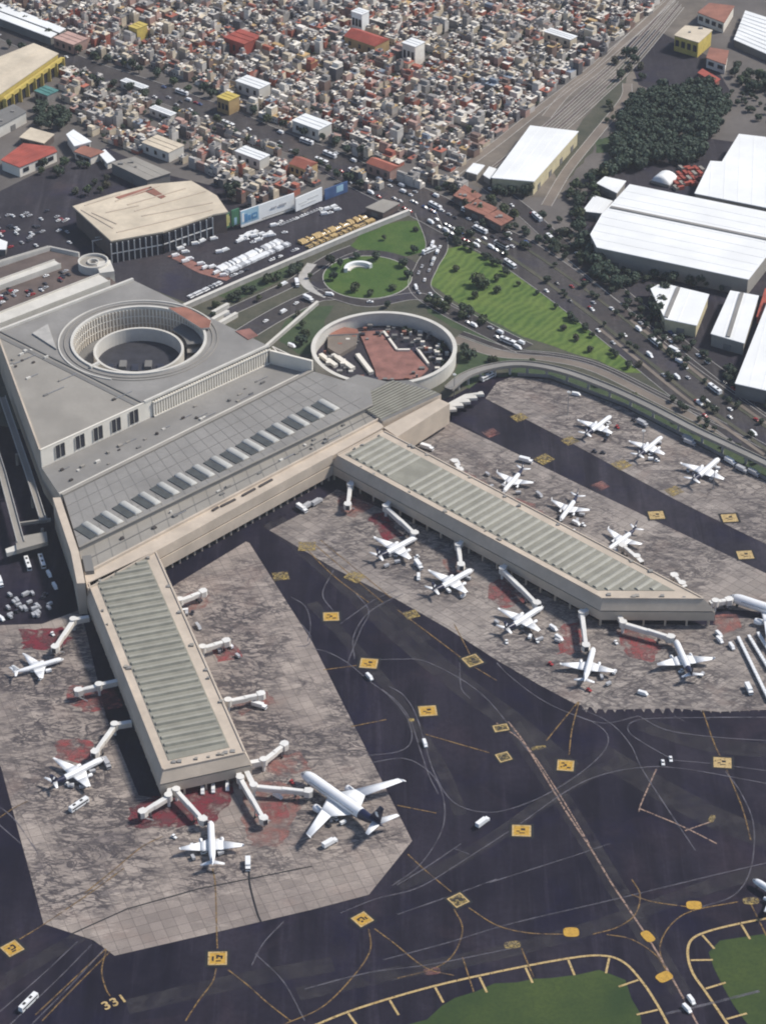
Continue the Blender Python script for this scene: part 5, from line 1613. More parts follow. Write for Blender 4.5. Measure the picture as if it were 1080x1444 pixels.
# ------------------------------------------------------------------ trees
def crown_mesh(name, seed, mat, R_=4.0, H_=6.0, n=330):
    r = random.Random(seed); mb = MB()
    lobes = [(Vector((r.uniform(-0.45, 0.45) * R_, r.uniform(-0.45, 0.45) * R_, H_ * r.uniform(0.45, 0.85))), R_ * r.uniform(0.4, 0.62)) for _ in range(7)]
    for k in range(n):
        c, rad = lobes[r.randrange(7)]
        d_ = Vector((r.gauss(0, 1), r.gauss(0, 1), r.gauss(0, 1))).normalized()
        p = c + d_ * rad * r.uniform(0.55, 1.08)
        s = r.uniform(0.35, 0.75)
        a = (d_ + Vector((r.uniform(-.6, .6), r.uniform(-.6, .6), r.uniform(-.6, .6)))).normalized()
        x = a.orthogonal().normalized(); y = a.cross(x)
        mb.face([p - x * s - y * s * 0.7, p + x * s * 0.9 - y * s, p + x * s + y * s * 0.8, p - x * s * 0.8 + y * s])
    return mb.data(name, mat)


CR = [crown_mesh('crown', 1, M['leaf_dark']), crown_mesh('crown', 2, M['leaf_dark'], 3.6, 8.0), crown_mesh('crown', 3, M['leaf_mid'], 4.4, 5.5), crown_mesh('crown', 4, M['leaf_mid'], 3.4, 6.5), crown_mesh('crown', 5, M['leaf_grey'], 4.0, 6.0)]
tm = MB()
tm.loft([[(r_ * math.cos(2 * PI * k / 6) + dx, r_ * math.sin(2 * PI * k / 6), z) for k in range(6)] for r_, z, dx in ((0.34, 0, 0), (0.24, 1.8, 0.1), (0.10, 4.2, 0.2))])
for a in (0.3, 2.3, 4.4):
    tm.loft([[(0.1 + t_ * 1.8 * math.cos(a) + r_ * math.cos(2 * PI * k / 4), t_ * 1.8 * math.sin(a) + r_ * math.sin(2 * PI * k / 4), 1.7 + t_ * 2.4) for k in range(4)] for t_, r_ in ((0, 0.14), (1, 0.05))])
TR = tm.data('trunk', M['bark'])
NT = 0


def wood(pts, s, name='wood'):
    mb = MB()
    for x, y in pts:
        me = CR[RND.choice((0, 1, 0, 3))]; k = s * RND.uniform(0.8, 1.3); a = RND.uniform(0, 6.28)
        ca, sa = math.cos(a) * k, math.sin(a) * k; i = len(mb.v)
        mb.v.extend((x + v.co.x * ca - v.co.y * sa, y + v.co.x * sa + v.co.y * ca, v.co.z * k) for v in me.vertices)
        for f in me.polygons:
            mb.f.append(tuple(i + q for q in f.vertices)); mb.m.append(0)
        mb.cyl((x, y), 0.3 * k, 0, 3.2 * k, 1, 5, 0.12)
    mb.build(name, [M['leaf_dark'], M['bark']], None, 'stuff')



def tree(x, y, label, group, kinds=(0, 1), s=1.0):
    global NT
    NT += 1
    t = thing('tree', label, 'tree', (x, y, 0), RND.uniform(0, 6.28), group)
    k = s * RND.uniform(0.8, 1.25); t.scale = (k, k, k * RND.uniform(0.85, 1.2))
    link_mesh('trunk', TR, t); link_mesh('crown', CR[RND.choice(kinds)], t)


for poly, gap, lb, gp, kn, s in (
    ([(866, 210), (880, 152), (905, 134), (1000, 120), (1030, 150), (1012, 190), (985, 225), (960, 236), (940, 230), (900, 240), (870, 252), (850, 262)], 6.6, 'dark tree in the dense grove behind the white warehouses', 'trees of the dark grove', (0, 1, 0, 3), 1.25),
    ([(798, 282), (848, 236), (880, 228), (852, 262), (836, 290), (816, 312), (800, 302)], 9.0, 'dark tree in the wedge of wood beside the lone warehouse', 'trees beside the lone warehouse', (0, 1, 3), 1.1),
    ([(814, 312), (828, 335), (838, 355), (870, 388), (900, 402), (870, 408), (842, 398), (822, 375), (808, 345)], 6.6, 'very dark tree at the short end of the largest warehouse', 'trees at the end of the largest warehouse', (0, 1), 1.2),
    ([(880, 384), (930, 386), (1000, 402), (1012, 414), (990, 414), (930, 398), (895, 402)], 10.0, 'dark tree in the yard between the largest warehouse and the sheds', 'trees in the shed yard', (0, 1, 3), 1.0),
    ([(912, 418), (935, 420), (945, 445), (925, 452), (905, 438)], 7.5, 'dark tree leaning over the cream roofed shed', 'trees at the cream roofed shed', (0, 1), 1.15),
    ([(1024, 92), (1090, 108), (1090, 148), (1040, 128)], 10.0, 'dark tree below the striped sheds', 'trees below the striped sheds', (0, 1, 3), 1.2),
    ([(640, 268), (700, 286), (735, 312), (716, 322), (650, 300), (628, 284)], 10.0, 'dusty tree in the strip between highway and rust roofed sheds', 'trees along the highway strip', (0, 3, 4), 0.95),
    ([(692, 258), (746, 262), (762, 282), (720, 288), (700, 276)], 9.0, 'dark tree at the foot of the lone warehouse', 'trees at the foot of the lone warehouse', (0, 1), 1.0),
    ([(762, 300), (790, 310), (830, 372), (800, 372), (768, 330)], 12.0, 'dusty tree on the bare verge beside the highway', 'trees on the highway verge', (4, 3, 0), 0.85),
    ([(985, 500), (1040, 545), (1090, 572), (1090, 552), (1036, 532)], 8.0, 'dark tree in the hedge line below the long sheds', 'trees below the long sheds', (0, 1, 2), 1.0),
    ([(40, 160), (70, 148), (100, 168), (92, 186), (60, 186)], 8.0, 'dark tree behind the cream roofed house', 'trees behind the cream roofed house', (0, 1), 1.1),
    ([(318, 258), (346, 275), (338, 292), (318, 280)], 8.0, 'dark tree at the rounded corner of the cream hall', 'trees at the cream hall corner', (0, 1), 1.0),
    ([(286, 436), (430, 370), (440, 376), (300, 444)], 8.0, 'dark tree in the shade strip below the pale wall', 'trees below the pale wall', (0, 2), 0.75),
    ([(600, 420), (640, 432), (690, 458), (680, 466), (640, 448), (604, 438)], 8.0, 'green tree in the row beside the traffic road', 'trees in the row beside the park road', (0, 2, 3), 0.9),
    ([(590, 225), (720, 120), (735, 125), (610, 235)], 22.0, 'small dark tree at the town edge along the railway wall', 'trees along the railway wall', (0, 3), 0.8),
    ([(852, 95), (890, 70), (915, 95), (905, 130), (880, 120)], 13.0, 'dusty tree on the rail yard wedge', 'trees on the rail yard wedge', (0, 4), 0.95),
    ([(840, 180), (868, 130), (880, 140), (856, 196)], 12.0, 'grey green shrub tree beside the tracks', 'shrub trees beside the tracks', (4, 3), 0.7),
    ([(60, 236), (130, 222), (145, 232), (40, 262)], 11.0, 'dark tree along the lot below the red roofed house', 'trees below the red roofed house', (0, 3), 0.9),
    ([(100, 260), (160, 246), (150, 270), (100, 284)], 12.0, 'dark tree behind the curved back of the cream hall', 'trees behind the cream hall', (0, 3, 4), 0.85),
):
    pts = scatter(poly, gap, RND)
    if 'grove behind' in lb or 'short end' in lb or 'behind the cream roofed house' in lb:
        wood(pts, s); continue
    for x, y in pts:
        if all((Vector((x, y)) - b_[0]).length > b_[1] - 3 for b_ in BIG):
            tree(x, y, lb, gp, kn, s)
pt = [(c.x, c.y) for c in GAPS]
wood(pt, 0.45, 'town_greenery')


def sect(k):
    return ('by the long white sheds', 'near the yellow columns', 'level with the small yellow block', 'level with the white halls', 'above the billboards', 'near the market')[min(5, 6 * k // len(AVP))]


for side, o in (('town', 17), ('hall', -17)):
    acc = 0.0
    for k in range(1, len(AVP)):
        d_ = (AVP[k] - AVP[k - 1]); acc += d_.length
        if acc > 11:
            acc = RND.uniform(0, 4); n_ = Vector((-d_.y, d_.x)).normalized(); p = AVP[k] + n_ * (o + RND.uniform(-4, 4))
            tree(p.x, p.y, 'dark street tree on the %s side of the avenue %s' % (side, sect(k)), 'avenue trees on the %s side %s' % (side, sect(k)), (0, 1, 3), 0.95)
for px, py, kn, s, lb in ((503, 360, (0,), .8, 'round dark tree on the park lawn above the roundabout, left one'), (532, 363, (0,), .9, 'round dark tree between park lawn and roundabout, middle one'), (466, 372, (1,), .8, 'dark tree left of the roundabout, tallest of the pair'),
                          (480, 375, (1,), .7, 'dark tree left of the roundabout, shorter of the pair'), (568, 373, (0,), .9, 'dark tree at the right rim of the roundabout, upper'), (575, 388, (0,), .8, 'dark tree at the right rim of the roundabout, middle'),
                          (553, 405, (2,), .8, 'green tree inside the roundabout near its lower right rim'), (522, 414, (2,), .7, 'green tree at the lower rim of the roundabout'), (500, 408, (2,), .75, 'green tree inside the roundabout at its lower left'),
                          (470, 392, (0,), .8, 'dark hedge tree beside the white monument'), (584, 352, (0,), .8, 'dark tree at the lower corner of the upper lawn'), (672, 399, (2, 3), 1.1, 'spreading green tree in the middle of the striped lawn'),
                          (682, 403, (2, 3), .9, 'smaller green tree touching the spreading one on the lawn'), (700, 409, (2,), .8, 'lone green tree on the right part of the striped lawn'), (714, 384, (0,), .8, 'dark tree on the lawn edge by the highway'),
                          (655, 496, (1,), 1.3, 'big dark tree right of the round courtyard wall'), (660, 503, (0,), 1.1, 'lower dark tree right of the round courtyard wall'), (425, 482, (0,), 1.0, 'dark tree left of the round courtyard wall, lower'),
                          (432, 470, (2,), 1.0, 'green tree left of the round courtyard wall, upper'), (545, 430, (0,), .8, 'dark tree behind the round courtyard wall'), (300, 443, (0,), .7, 'small dark tree between the ramp walls'), (644, 332, (0,), 1.0, 'dark tree where the park road meets the highway')):
    c = W(px, py + 4); tree(c.x, c.y, lb, None, kn, s)

roadside = []
for poly, gap in (([(800, 282), (850, 236), (880, 228), (852, 264), (838, 292), (818, 314), (800, 304)], 7), ([(870, 378), (930, 384), (1000, 400), (1060, 414), (1000, 412), (930, 400), (890, 408)], 8),
                  ([(600, 250), (660, 262), (700, 290), (760, 335), (740, 345), (690, 318), (640, 292), (606, 270)], 11), ([(740, 290), (800, 330), (850, 392), (830, 396), (780, 350)], 11), ([(850, 400), (930, 470), (1000, 530), (990, 540), (900, 470)], 12),
                  ([(1030, 100), (1090, 120), (1090, 180), (1060, 175), (1030, 140)], 9)):
    roadside += scatter(poly, gap, RND)
for k in range(170):
    t_ = RND.uniform(0.28, 0.97); o = RND.choice((-22, -22.5, 22.5, 24, -7.5, 9.0, 28)); i = int(t_ * (len(HP) - 1)); f = t_ * (len(HP) - 1) - i
    d_ = (HP[i + 1] - HP[i]).normalized(); p = lerp2(HP[i], HP[i + 1], f) + Vector((-d_.y, d_.x)) * (o + RND.uniform(-1.2, 1.2))
    roadside.append((p.x, p.y))
wood(roadside, 0.62, 'roadside_trees')
for poly, gap, lb in (([(600, 374), (650, 350), (700, 370), (860, 478), (915, 526), (780, 488), (640, 420)], 26, 'young tree scattered on the striped lawn'), ([(492, 350), (540, 322), (600, 316), (620, 330), (590, 356)], 24, 'young tree scattered on the upper park lawn'),
                      ([(330, 420), (430, 372), (440, 392), (360, 440)], 16, 'low tree on the verge left of the roundabout'), ([(404, 452), (430, 436), (446, 466), (420, 494)], 11, 'low tree on the dark green between ramp wall and round courtyard'), ([(660, 500), (760, 510), (690, 528), (650, 540)], 14, 'low tree on the green beside the curved viaduct'),
                      ([(740, 521), (880, 562), (1000, 622), (1090, 672), (1090, 662), (880, 552)], 17, 'low tree on the strip under the curved viaduct')):
    for x, y in scatter(poly, gap, RND):
        tree(x, y, lb, lb.replace('tree', 'trees'), (2, 3, 4), 0.6)
for k in range(16):
    a = RND.uniform(0, 6.28); r_ = RR - RND.uniform(4, 9)
    tree(rc.x + r_ * math.cos(a), rc.y + r_ * math.sin(a), 'small tree inside the round courtyard wall', 'trees inside the round courtyard', (0, 2, 3), 0.5)
# ------------------------------------------------------------------ aircraft
def lerp3(a, b, t):
    return tuple(a[k] + (b[k] - a[k]) * t for k in range(3))


def surf(mb, root_le, root_te, tip_le, tip_te, th_r, th_t, m=0, vertical=False, cols=1, mfun=None):
    """a wing-like slab with a rounded section between a root chord and a tip chord"""
    rings = []
    for q in range(cols + 1):
        f = q / cols
        le = Vector(lerp3(root_le, tip_le, f)); te = Vector(lerp3(root_te, tip_te, f)); th = th_r + (th_t - th_r) * f
        up_ = Vector((0, 1, 0)) if vertical else Vector((0, 0, 1))
        ring = []
        for s, z in ((0, 0.0), (0.08, 0.35), (0.3, 0.5), (0.65, 0.32), (1.0, 0.03), (1.0, -0.03), (0.65, -0.25), (0.3, -0.4), (0.08, -0.28)):
            ring.append(le + (te - le) * s + up_ * (z * th))
        rings.append(ring)
    mb.loft(rings, mfun or m)


def aircraft_meshes(L, S, R_, kind):
    """nose towards +x, origin on the ground under the middle; returns part meshes"""
    n = 20; zc = {'wide': 5.2, 'narrow': 3.9, 'regional': 3.2, 'small': 2.6}[kind]
    prof = [(0.0, 0.02, -0.30), (0.008, 0.26, -0.26), (0.022, 0.46, -0.2), (0.05, 0.72, -0.1), (0.085, 0.90, -0.03), (0.13, 1.0, 0.0), (0.30, 1.0, 0), (0.5, 1.0, 0), (0.66, 1.0, 0.0), (0.74, 0.93, 0.06), (0.82, 0.76, 0.20), (0.90, 0.50, 0.40), (0.96, 0.27, 0.55), (1.0, 0.06, 0.66)]
    D = {}
    for navy in (0, 1):
        mb = MB(); rings = []
        for f, r_, dz in prof:
            rings.append([(L / 2 - f * L, R_ * r_ * math.cos(2 * PI * k / n), zc + R_ * dz + R_ * r_ * 1.03 * math.sin(2 * PI * k / n)) for k in range(n)])
        mb.loft(rings, (lambda q, k: 1 if q >= 9 or (q == 8 and 11 <= k <= 18) else 0) if navy else 0)
        D['fuselage%d' % navy] = mb.data('fuselage', [M['acwhite'], M['navy']], True)
        mb = MB()
        hf = S * 0.19 if kind != 'small' else S * 0.17
        zt = zc + R_ * 0.55; x1 = -L / 2
        surf(mb, (x1 + L * 0.17, 0, zt), (x1 + L * 0.035, 0, zt + .3), (x1 + L * 0.035, 0, zt + hf), (x1 - L * 0.012, 0, zt + hf), R_ * 0.32, R_ * 0.12, 0, True, 3)
        D['tail_fin%d' % navy] = mb.data('tail_fin', [M['navy'] if navy else M['acwhite']], True)
    # emblem: an abstract pale crest on both sides of the fin
    mb = MB()
    hf = S * 0.19; zt = zc + R_ * 0.55; x1 = -L / 2
    for s in (-1, 1):
        c = Vector((x1 + L * 0.062, s * R_ * 0.2, zt + hf * 0.50)); w_ = L * 0.024
        pts = [(-0.9, -0.7), (-0.1, -1.0), (0.6, -0.7), (1.0, 0.0), (0.75, 0.6), (0.2, 1.0), (-0.6, 0.9), (-0.25, 0.35), (-0.8, 0.1)]
        q = [c + Vector((a * w_, 0, b_ * w_ * 1.1)) for a, b_ in pts]
        mb.face(q if s < 0 else q[::-1])
    D['tail_emblem'] = mb.data('tail_emblem', M['acwhite'])
    for s in (-1, 1):
        mb = MB(); zr = zc - R_ * 0.55
        xr = L * (0.135 if kind != 'small' else 0.06); cr = L * (0.26 if kind != 'wide' else 0.31); sw = L * (0.20 if kind != 'wide' else 0.27)
        r_le, r_te = (xr, s * R_ * 0.7, zr), (xr - cr, s * R_ * 0.7, zr + 0.05)
        k_le, k_te = (xr - sw * 0.36, s * S * 0.18, zr + S * 0.014), (xr - (cr * 1.0 if kind != 'wide' else L * 0.215), s * S * 0.18, zr + S * 0.014)
        t_le, t_te = (xr - sw, s * S * 0.485, zr + S * 0.052), (xr - sw - L * 0.058, s * S * 0.485, zr + S * 0.052)
        e_le, e_te = (xr - sw - L * 0.055, s * S * 0.5, zr + S * (0.10 if kind != 'wide' else 0.06)), (xr - sw - L * 0.085, s * S * 0.5, zr + S * (0.10 if kind != 'wide' else 0.06))
        if s > 0:
            surf(mb, r_le, r_te, k_le, k_te, R_ * 0.36, R_ * 0.22, 0); surf(mb, k_le, k_te, t_le, t_te, R_ * 0.22, R_ * 0.09, 0); surf(mb, t_le, t_te, e_le, e_te, R_ * 0.12, R_ * 0.06, 0)
        else:
            surf(mb, r_te, r_le, k_te, k_le, R_ * 0.36, R_ * 0.22, 0); surf(mb, k_te, k_le, t_te, t_le, R_ * 0.22, R_ * 0.09, 0); surf(mb, t_te, t_le, e_te, e_le, R_ * 0.12, R_ * 0.06, 0)
        D['wing%d' % s] = mb.data('wing', M['acwhite'], True)
        mb = MB(); zt_ = zc + R_ * 0.62; x1 = -L / 2; hs = S * (0.185 if kind != 'wide' else 0.165)
        if kind == 'small':
            zt_ = zc + R_ * 0.55 + S * 0.165
        A = ((x1 + L * 0.115, s * R_ * 0.15, zt_), (x1 + L * 0.03, s * R_ * 0.15, zt_), (x1 + L * 0.025, s * hs, zt_ + S * 0.016), (x1 - L * 0.012, s * hs, zt_ + S * 0.016))
        if kind == 'small':
            A = tuple((a[0] - L * 0.03, a[1], a[2]) for a in A)
        if s < 0:
            A = (A[1], A[0], A[3], A[2])
        surf(mb, *A, R_ * 0.24, R_ * 0.1)
        D['tailplane%d' % s] = mb.data('tailplane', M['acwhite'], True)
        mb = MB(); er = R_ * (0.52 if kind != 'wide' else 0.60); le_ = L * (0.105 if kind != 'wide' else 0.10)
        if kind == 'small':
            cx, cy, cz, er, le_ = -L * 0.27, s * R_ * 1.55, zc + R_ * 0.3, R_ * 0.5, L * 0.13
        else:
            cx, cy, cz = xr - sw * 0.32 + L * 0.035, s * S * (0.165 if kind != 'wide' else 0.17), zr - er * 0.75
        rings = []
        for f, r_ in ((0, 0.80), (0.02, 0.95), (0.15, 1.03), (0.45, 1.0), (0.8, 0.72), (1.0, 0.5)):
            rings.append([(cx + le_ * (0.5 - f), cy + er * r_ * math.cos(2 * PI * k / 14), cz + er * r_ * math.sin(2 * PI * k / 14)) for k in range(14)])
        mb.loft(rings, lambda q, k: 1 if q > 3 else 0)
        mb.prism([(cx - le_ * 0.35, cy - 0.2), (cx + le_ * 0.2, cy - 0.2), (cx + le_ * 0.2, cy + 0.2), (cx - le_ * 0.35, cy + 0.2)], cz + er * 0.6, cz + er * 1.35, 0)
        D['engine%d' % s] = mb.data('engine', [M['acwhite'], M['acgrey']], True)
        mb = MB(); rings = [[(cx + le_ * 0.5 + 0.02, cy + er * 0.8 * math.cos(2 * PI * k / 14), cz + er * 0.8 * math.sin(2 * PI * k / 14)) for k in range(14)]]
        mb.face(rings[0]); D['fan%d' % s] = mb.data('fan', M['vdark'])
        mb = MB()
        for k in range(int(L * 0.55 / 0.9)):
            x = L * 0.33 - k * 0.9
            y = s * R_ * 0.975; mb.face([(x, y * 1.012, zc + R_ * 0.22), (x + 0.42, y * 1.012, zc + R_ * 0.22), (x + 0.42, y * 0.985, zc + R_ * 0.42), (x, y * 0.985, zc + R_ * 0.42)])
        D['window_row%d' % s] = mb.data('window_row', M['vdark'])
    mb = MB()
    f0, f1 = 0.028, 0.062
    for s in (-1, 1):
        for a0, a1 in ((30, 52), (56, 84)):
            q = []
            for f, r_, dz in ((f0, 0.53, -0.17), (f1, 0.79, -0.07)):
                for a in (a0, a1):
                    q.append((L / 2 - f * L, s * R_ * r_ * 1.03 * math.cos(math.radians(a)), zc + R_ * dz + R_ * r_ * 1.06 * math.sin(math.radians(a))))
            mb.face([q[0], q[1], q[3], q[2]])
    D['cockpit_window'] = mb.data('cockpit_window', M['vdark'])
    mb = MB()
    for x, ys in ((L * 0.40, (0,)), (-L * 0.03, (-S * 0.085, S * 0.085))):
        for y in ys:
            mb.box(x - 0.12, y - 0.12, 0.4, x + 0.12, y + 0.12, zc - R_ * 0.6, 1)
            r_ = R_ * 0.26
            for o in (-0.35, 0.35):
                rings = [[(x + r_ * math.cos(2 * PI * k / 10), y + o + e, r_ + r_ * math.sin(2 * PI * k / 10)) for k in range(10)] for e in (-0.16, 0.16)]
                mb.loft(rings, 0)
    D['landing_gear'] = mb.data('landing_gear', [M['tyre'], M['metal']])
    return D


TYPES = {'wide': (57.0, 60.0, 2.95), 'narrow': (38.0, 34.5, 1.95), 'regional': (33.5, 28.5, 1.6), 'small': (29.0, 22.0, 1.25)}
AC = {}


def aircraft(kind, nose, tail, label, navy=1, fit=True, zref=4.0, group=None):
    if kind not in AC:
        AC[kind] = aircraft_meshes(*TYPES[kind], kind)
    D = AC[kind]
    a, b_ = xy(W(nose[0], nose[1], zref)), xy(W(tail[0], tail[1], zref + 1.5))
    d_ = a - b_; L = TYPES[kind][0]; k = max(0.88, min(1.12, d_.length / L)) if fit else 1.0
    c = (a + b_) / 2
    if not fit:
        c = a - d_.normalized() * L / 2
    t = thing('airliner', label, 'airplane', (c.x, c.y, 0.15), math.atan2(d_.y, d_.x), group)
    t.scale = (k, k, k)
    link_mesh('fuselage', D['fuselage%d' % navy], t); link_mesh('cockpit_window', D['cockpit_window'], t); link_mesh('landing_gear', D['landing_gear'], t)
    f = link_mesh('tail_fin', D['tail_fin%d' % navy], t)
    if navy:
        link_mesh('tail_emblem', D['tail_emblem'], f)
    for s in (-1, 1):
        link_mesh('wing', D['wing%d' % s], t); link_mesh('tailplane', D['tailplane%d' % s], t)
        e = link_mesh('engine', D['engine%d' % s], t); link_mesh('fan', D['fan%d' % s], e); link_mesh('window_row', D['window_row%d' % s], t)
    return t


aircraft('wide', (425, 1092), (540, 1170), 'large wide bodied white jet with dark navy tail parked off the shorter pier end', 1)
aircraft('narrow', (297, 1156), (300, 1219), 'all white jet with nose towards the end of the shorter pier', 0)
aircraft('narrow', (147, 1068), (72, 1103), 'white jet with navy tail on the left side of the shorter pier', 1)
aircraft('regional', (88, 927), (20, 944), 'smaller white jet parked highest on the left of the shorter pier', 0)
aircraft('narrow', (588, 756), (532, 783), 'white jet with navy tail nearest the inner corner of the long pier', 1)
aircraft('narrow', (661, 805), (615, 828), 'white jet second from the inner corner under the long pier', 1)
aircraft('narrow', (762, 856), (714, 884), 'white jet third from the inner corner under the long pier, beside the red zone', 1)
aircraft('narrow', (836, 914), (824, 957), 'all white jet parked below the slanted tip of the long pier', 0)
aircraft('narrow', (951, 901), (976, 953), 'white jet with navy tail on the last bridge of the long pier', 1)
aircraft('wide', (1026, 843), (1160, 884), 'wide bodied white jet at the end of the long pier, cut by the view edge', 1, False)
aircraft('regional', (709, 692), (738, 656), 'white jet on the upper side of the long pier, first from the terminal', 1)
aircraft('regional', (789, 732), (815, 694), 'white jet on the upper side of the long pier, second from the terminal', 1)
aircraft('regional', (860, 771), (894, 743), 'white jet on the upper side of the long pier, third and nearest its tip', 1)
aircraft('regional', (862, 584), (824, 610), 'white regional jet on the outer apron, first in the row from the terminal', 1)
aircraft('regional', (934, 613), (898, 640), 'white regional jet on the outer apron, middle of the row', 1)
aircraft('narrow', (1014, 645), (975, 676), 'white jet on the outer apron, last and largest of the row', 1)
aircraft('narrow', (1063, 1240), (1135, 1282), 'white jet taxiing at the right border with only its nose in view', 0)


# ------------------------------------------------------------------ passenger bridges
def jet_bridge(pts, label, zc=4.2):
    """root at the pier, then the telescoping tunnel, cab at the last point"""
    P = [xy(p) for p in WL(pts, 6.0)]
    t = thing('jet_bridge', label, 'jet bridge', (P[0].x, P[0].y, 0))
    z0, z1 = 4.4, 7.2
    pi = len(P) - 2
    if pi >= 1:
        mb = MB(); strip(mb, P[:pi + 1], 2.5, z1, 0, z0); mb.build('walkway', M['bridge'], t)
        mb = MB(); strip(mb, P[:pi + 1], 2.7, z1 + 0.2, 0, z1); mb.build('walkway_roof', M['bridge2'], t)
    r = P[pi]
    mb = MB(); mb.cyl(r, 2.0, z0 - 0.3, z1 + 0.5, 0, 16); mb.cyl(r, 2.15, z1 + 0.5, z1 + 0.8, 1, 16); mb.build('rotunda', [M['bridge'], M['bridge2']], t)
    mb = MB(); mb.cyl(r, 0.8, 0, z0 - 0.3, 0, 10); mb.build('pillar', M['bridge2'], t)
    a, b_ = r, P[-1]; d_ = (b_ - a).normalized(); L = (b_ - a).length
    m = lerp2(a, b_, 0.55)
    def tun(p, q, w_, za, zb, name):
        n_ = Vector((-d_.y, d_.x)) * w_ / 2
        mb_ = MB(); prof = [(-1, 0), (1, 0), (1, 0.86), (0.8, 1.0), (-0.8, 1.0), (-1, 0.86)]
        mb_.loft([[(c.x + n_.x * s, c.y + n_.y * s, zz + 2.7 * h) for s, h in prof] for c, zz in ((p, za), (q, zb))], lambda e, k: 1 if k in (2, 3, 4) else 0)
        mb_.build(name, [M['bridge'], M['bridge2']], t)
    tun(a + d_ * 1.7, m, 2.6, z0, z0 - 0.4, 'tunnel_section'); tun(m - d_ * 1.5, b_ - d_ * 2.0, 2.3, z0 - 0.05, zc - 0.5, 'tunnel_section')
    c = b_ - d_ * 1.0; n_ = Vector((-d_.y, d_.x))
    q = [c - d_ * 2.2 - n_ * 1.9, c + d_ * 0.6 - n_ * 2.3, c + d_ * 2.2 - n_ * 1.0, c + d_ * 2.2 + n_ * 1.4, c + d_ * 0.4 + n_ * 2.4, c - d_ * 2.2 + n_ * 1.9]
    mb = MB(); mb.prism(q, zc - 0.9, zc + 2.6, 1, 0, None, True); cab = mb.build('cab', [M['bridge'], M['bridge2']], t)
    mb = MB(); mb.obox(c + d_ * 2.25 - n_ * 0.9, c + d_ * 2.25 + n_ * 1.3, 0.5, zc - 0.5, zc + 2.2); mb.build('bellows', M['vdark'], cab)
    w_ = lerp2(a, b_, 0.72)
    for s in (-1, 1):
        e = w_ + n_ * 1.5 * s; mb = MB(); mb.box(e.x - 0.25, e.y - 0.25, 0.7, e.x + 0.25, e.y + 0.25, z0, 0); mb.build('leg', M['metal'], t)
        mb = MB(); mb.loft([[(e.x + d_.x * 0.75 * math.cos(2 * PI * k / 10) + n_.x * o, e.y + d_.y * 0.75 * math.cos(2 * PI * k / 10) + n_.y * o, 0.9 + 0.75 * math.sin(2 * PI * k / 10)) for k in range(10)] for o in (-0.3, 0.3)]); mb.build('wheel', M['tyre'], t)
    e = c + n_ * 3.2
    mb = MB()
    for k in range(6):
        mb.obox(e - d_ * (k * 0.7), e - d_ * (k * 0.7 + 0.7), 1.0, 0.3 + (5 - k) * 0.6, 0.5 + (5 - k) * 0.6)
    mb.build('service_stair', M['metal'], t)
    return t


for pts, lb in (
    ([(126, 872), (104, 876), (77, 914)], 'bent jet bridge on the left of the shorter pier, uppermost'),
    ([(166, 962), (140, 968), (108, 974)], 'straight empty jet bridge on the left of the shorter pier, middle'),
    ([(186, 1020), (162, 1024), (133, 1062)], 'bent jet bridge reaching the navy tailed jet left of the shorter pier'),
    ([(241, 1112), (238, 1124), (199, 1146)], 'jet bridge swung outwards at the left end corner of the shorter pier'),
    ([(246, 1108), (249, 1116), (288, 1157)], 'jet bridge reaching the all white jet at the shorter pier end'),
    ([(336, 1090), (339, 1099), (373, 1156)], 'empty slanted jet bridge at the right of the shorter pier end'),
    ([(346, 1086), (358, 1110), (438, 1116)], 'longest jet bridge reaching the wide bodied jet'),
    ([(350, 1078), (372, 1074), (403, 1048)], 'bent empty jet bridge on the right of the shorter pier, lowest'),
    ([(308, 992), (322, 990), (371, 978)], 'straight empty jet bridge on the right of the shorter pier beside a parked truck'),
    ([(276, 918), (286, 915), (322, 903)], 'empty jet bridge on the right of the shorter pier over a red patch'),
    ([(244, 852), (254, 848), (289, 833)], 'empty jet bridge on the right of the shorter pier, uppermost'),
    ([(499, 674), (494, 686), (490, 713)], 'short empty jet bridge in the inner corner of the long pier'),
    ([(552, 706), (544, 716), (586, 753)], 'jet bridge reaching the jet nearest the inner corner'),
    ([(654, 762), (646, 771), (650, 798)], 'jet bridge at the second jet under the long pier'),
    ([(716, 796), (708, 804), (758, 852)], 'jet bridge at the third jet under the long pier'),
    ([(834, 858), (820, 866), (826, 912)], 'upright jet bridge at the slanted tip of the long pier'),
    ([(868, 862), (878, 880), (948, 899)], 'long bent jet bridge on the slanted end wall of the long pier'),
    ([(636, 650), (641, 653), (649, 664)], 'stub jet bridge on the upper side of the long pier near the terminal'),
    ([(905, 795), (897, 787), (876, 768)], 'jet bridge at the third jet on the upper side of the long pier'),
    ([(966, 830), (961, 825), (949, 810)], 'empty stub jet bridge on the upper side near the pier tip'),
    ([(1000, 852), (1008, 850), (1030, 845)], 'jet bridge off the very tip of the long pier'),
):
    jet_bridge(pts, lb)

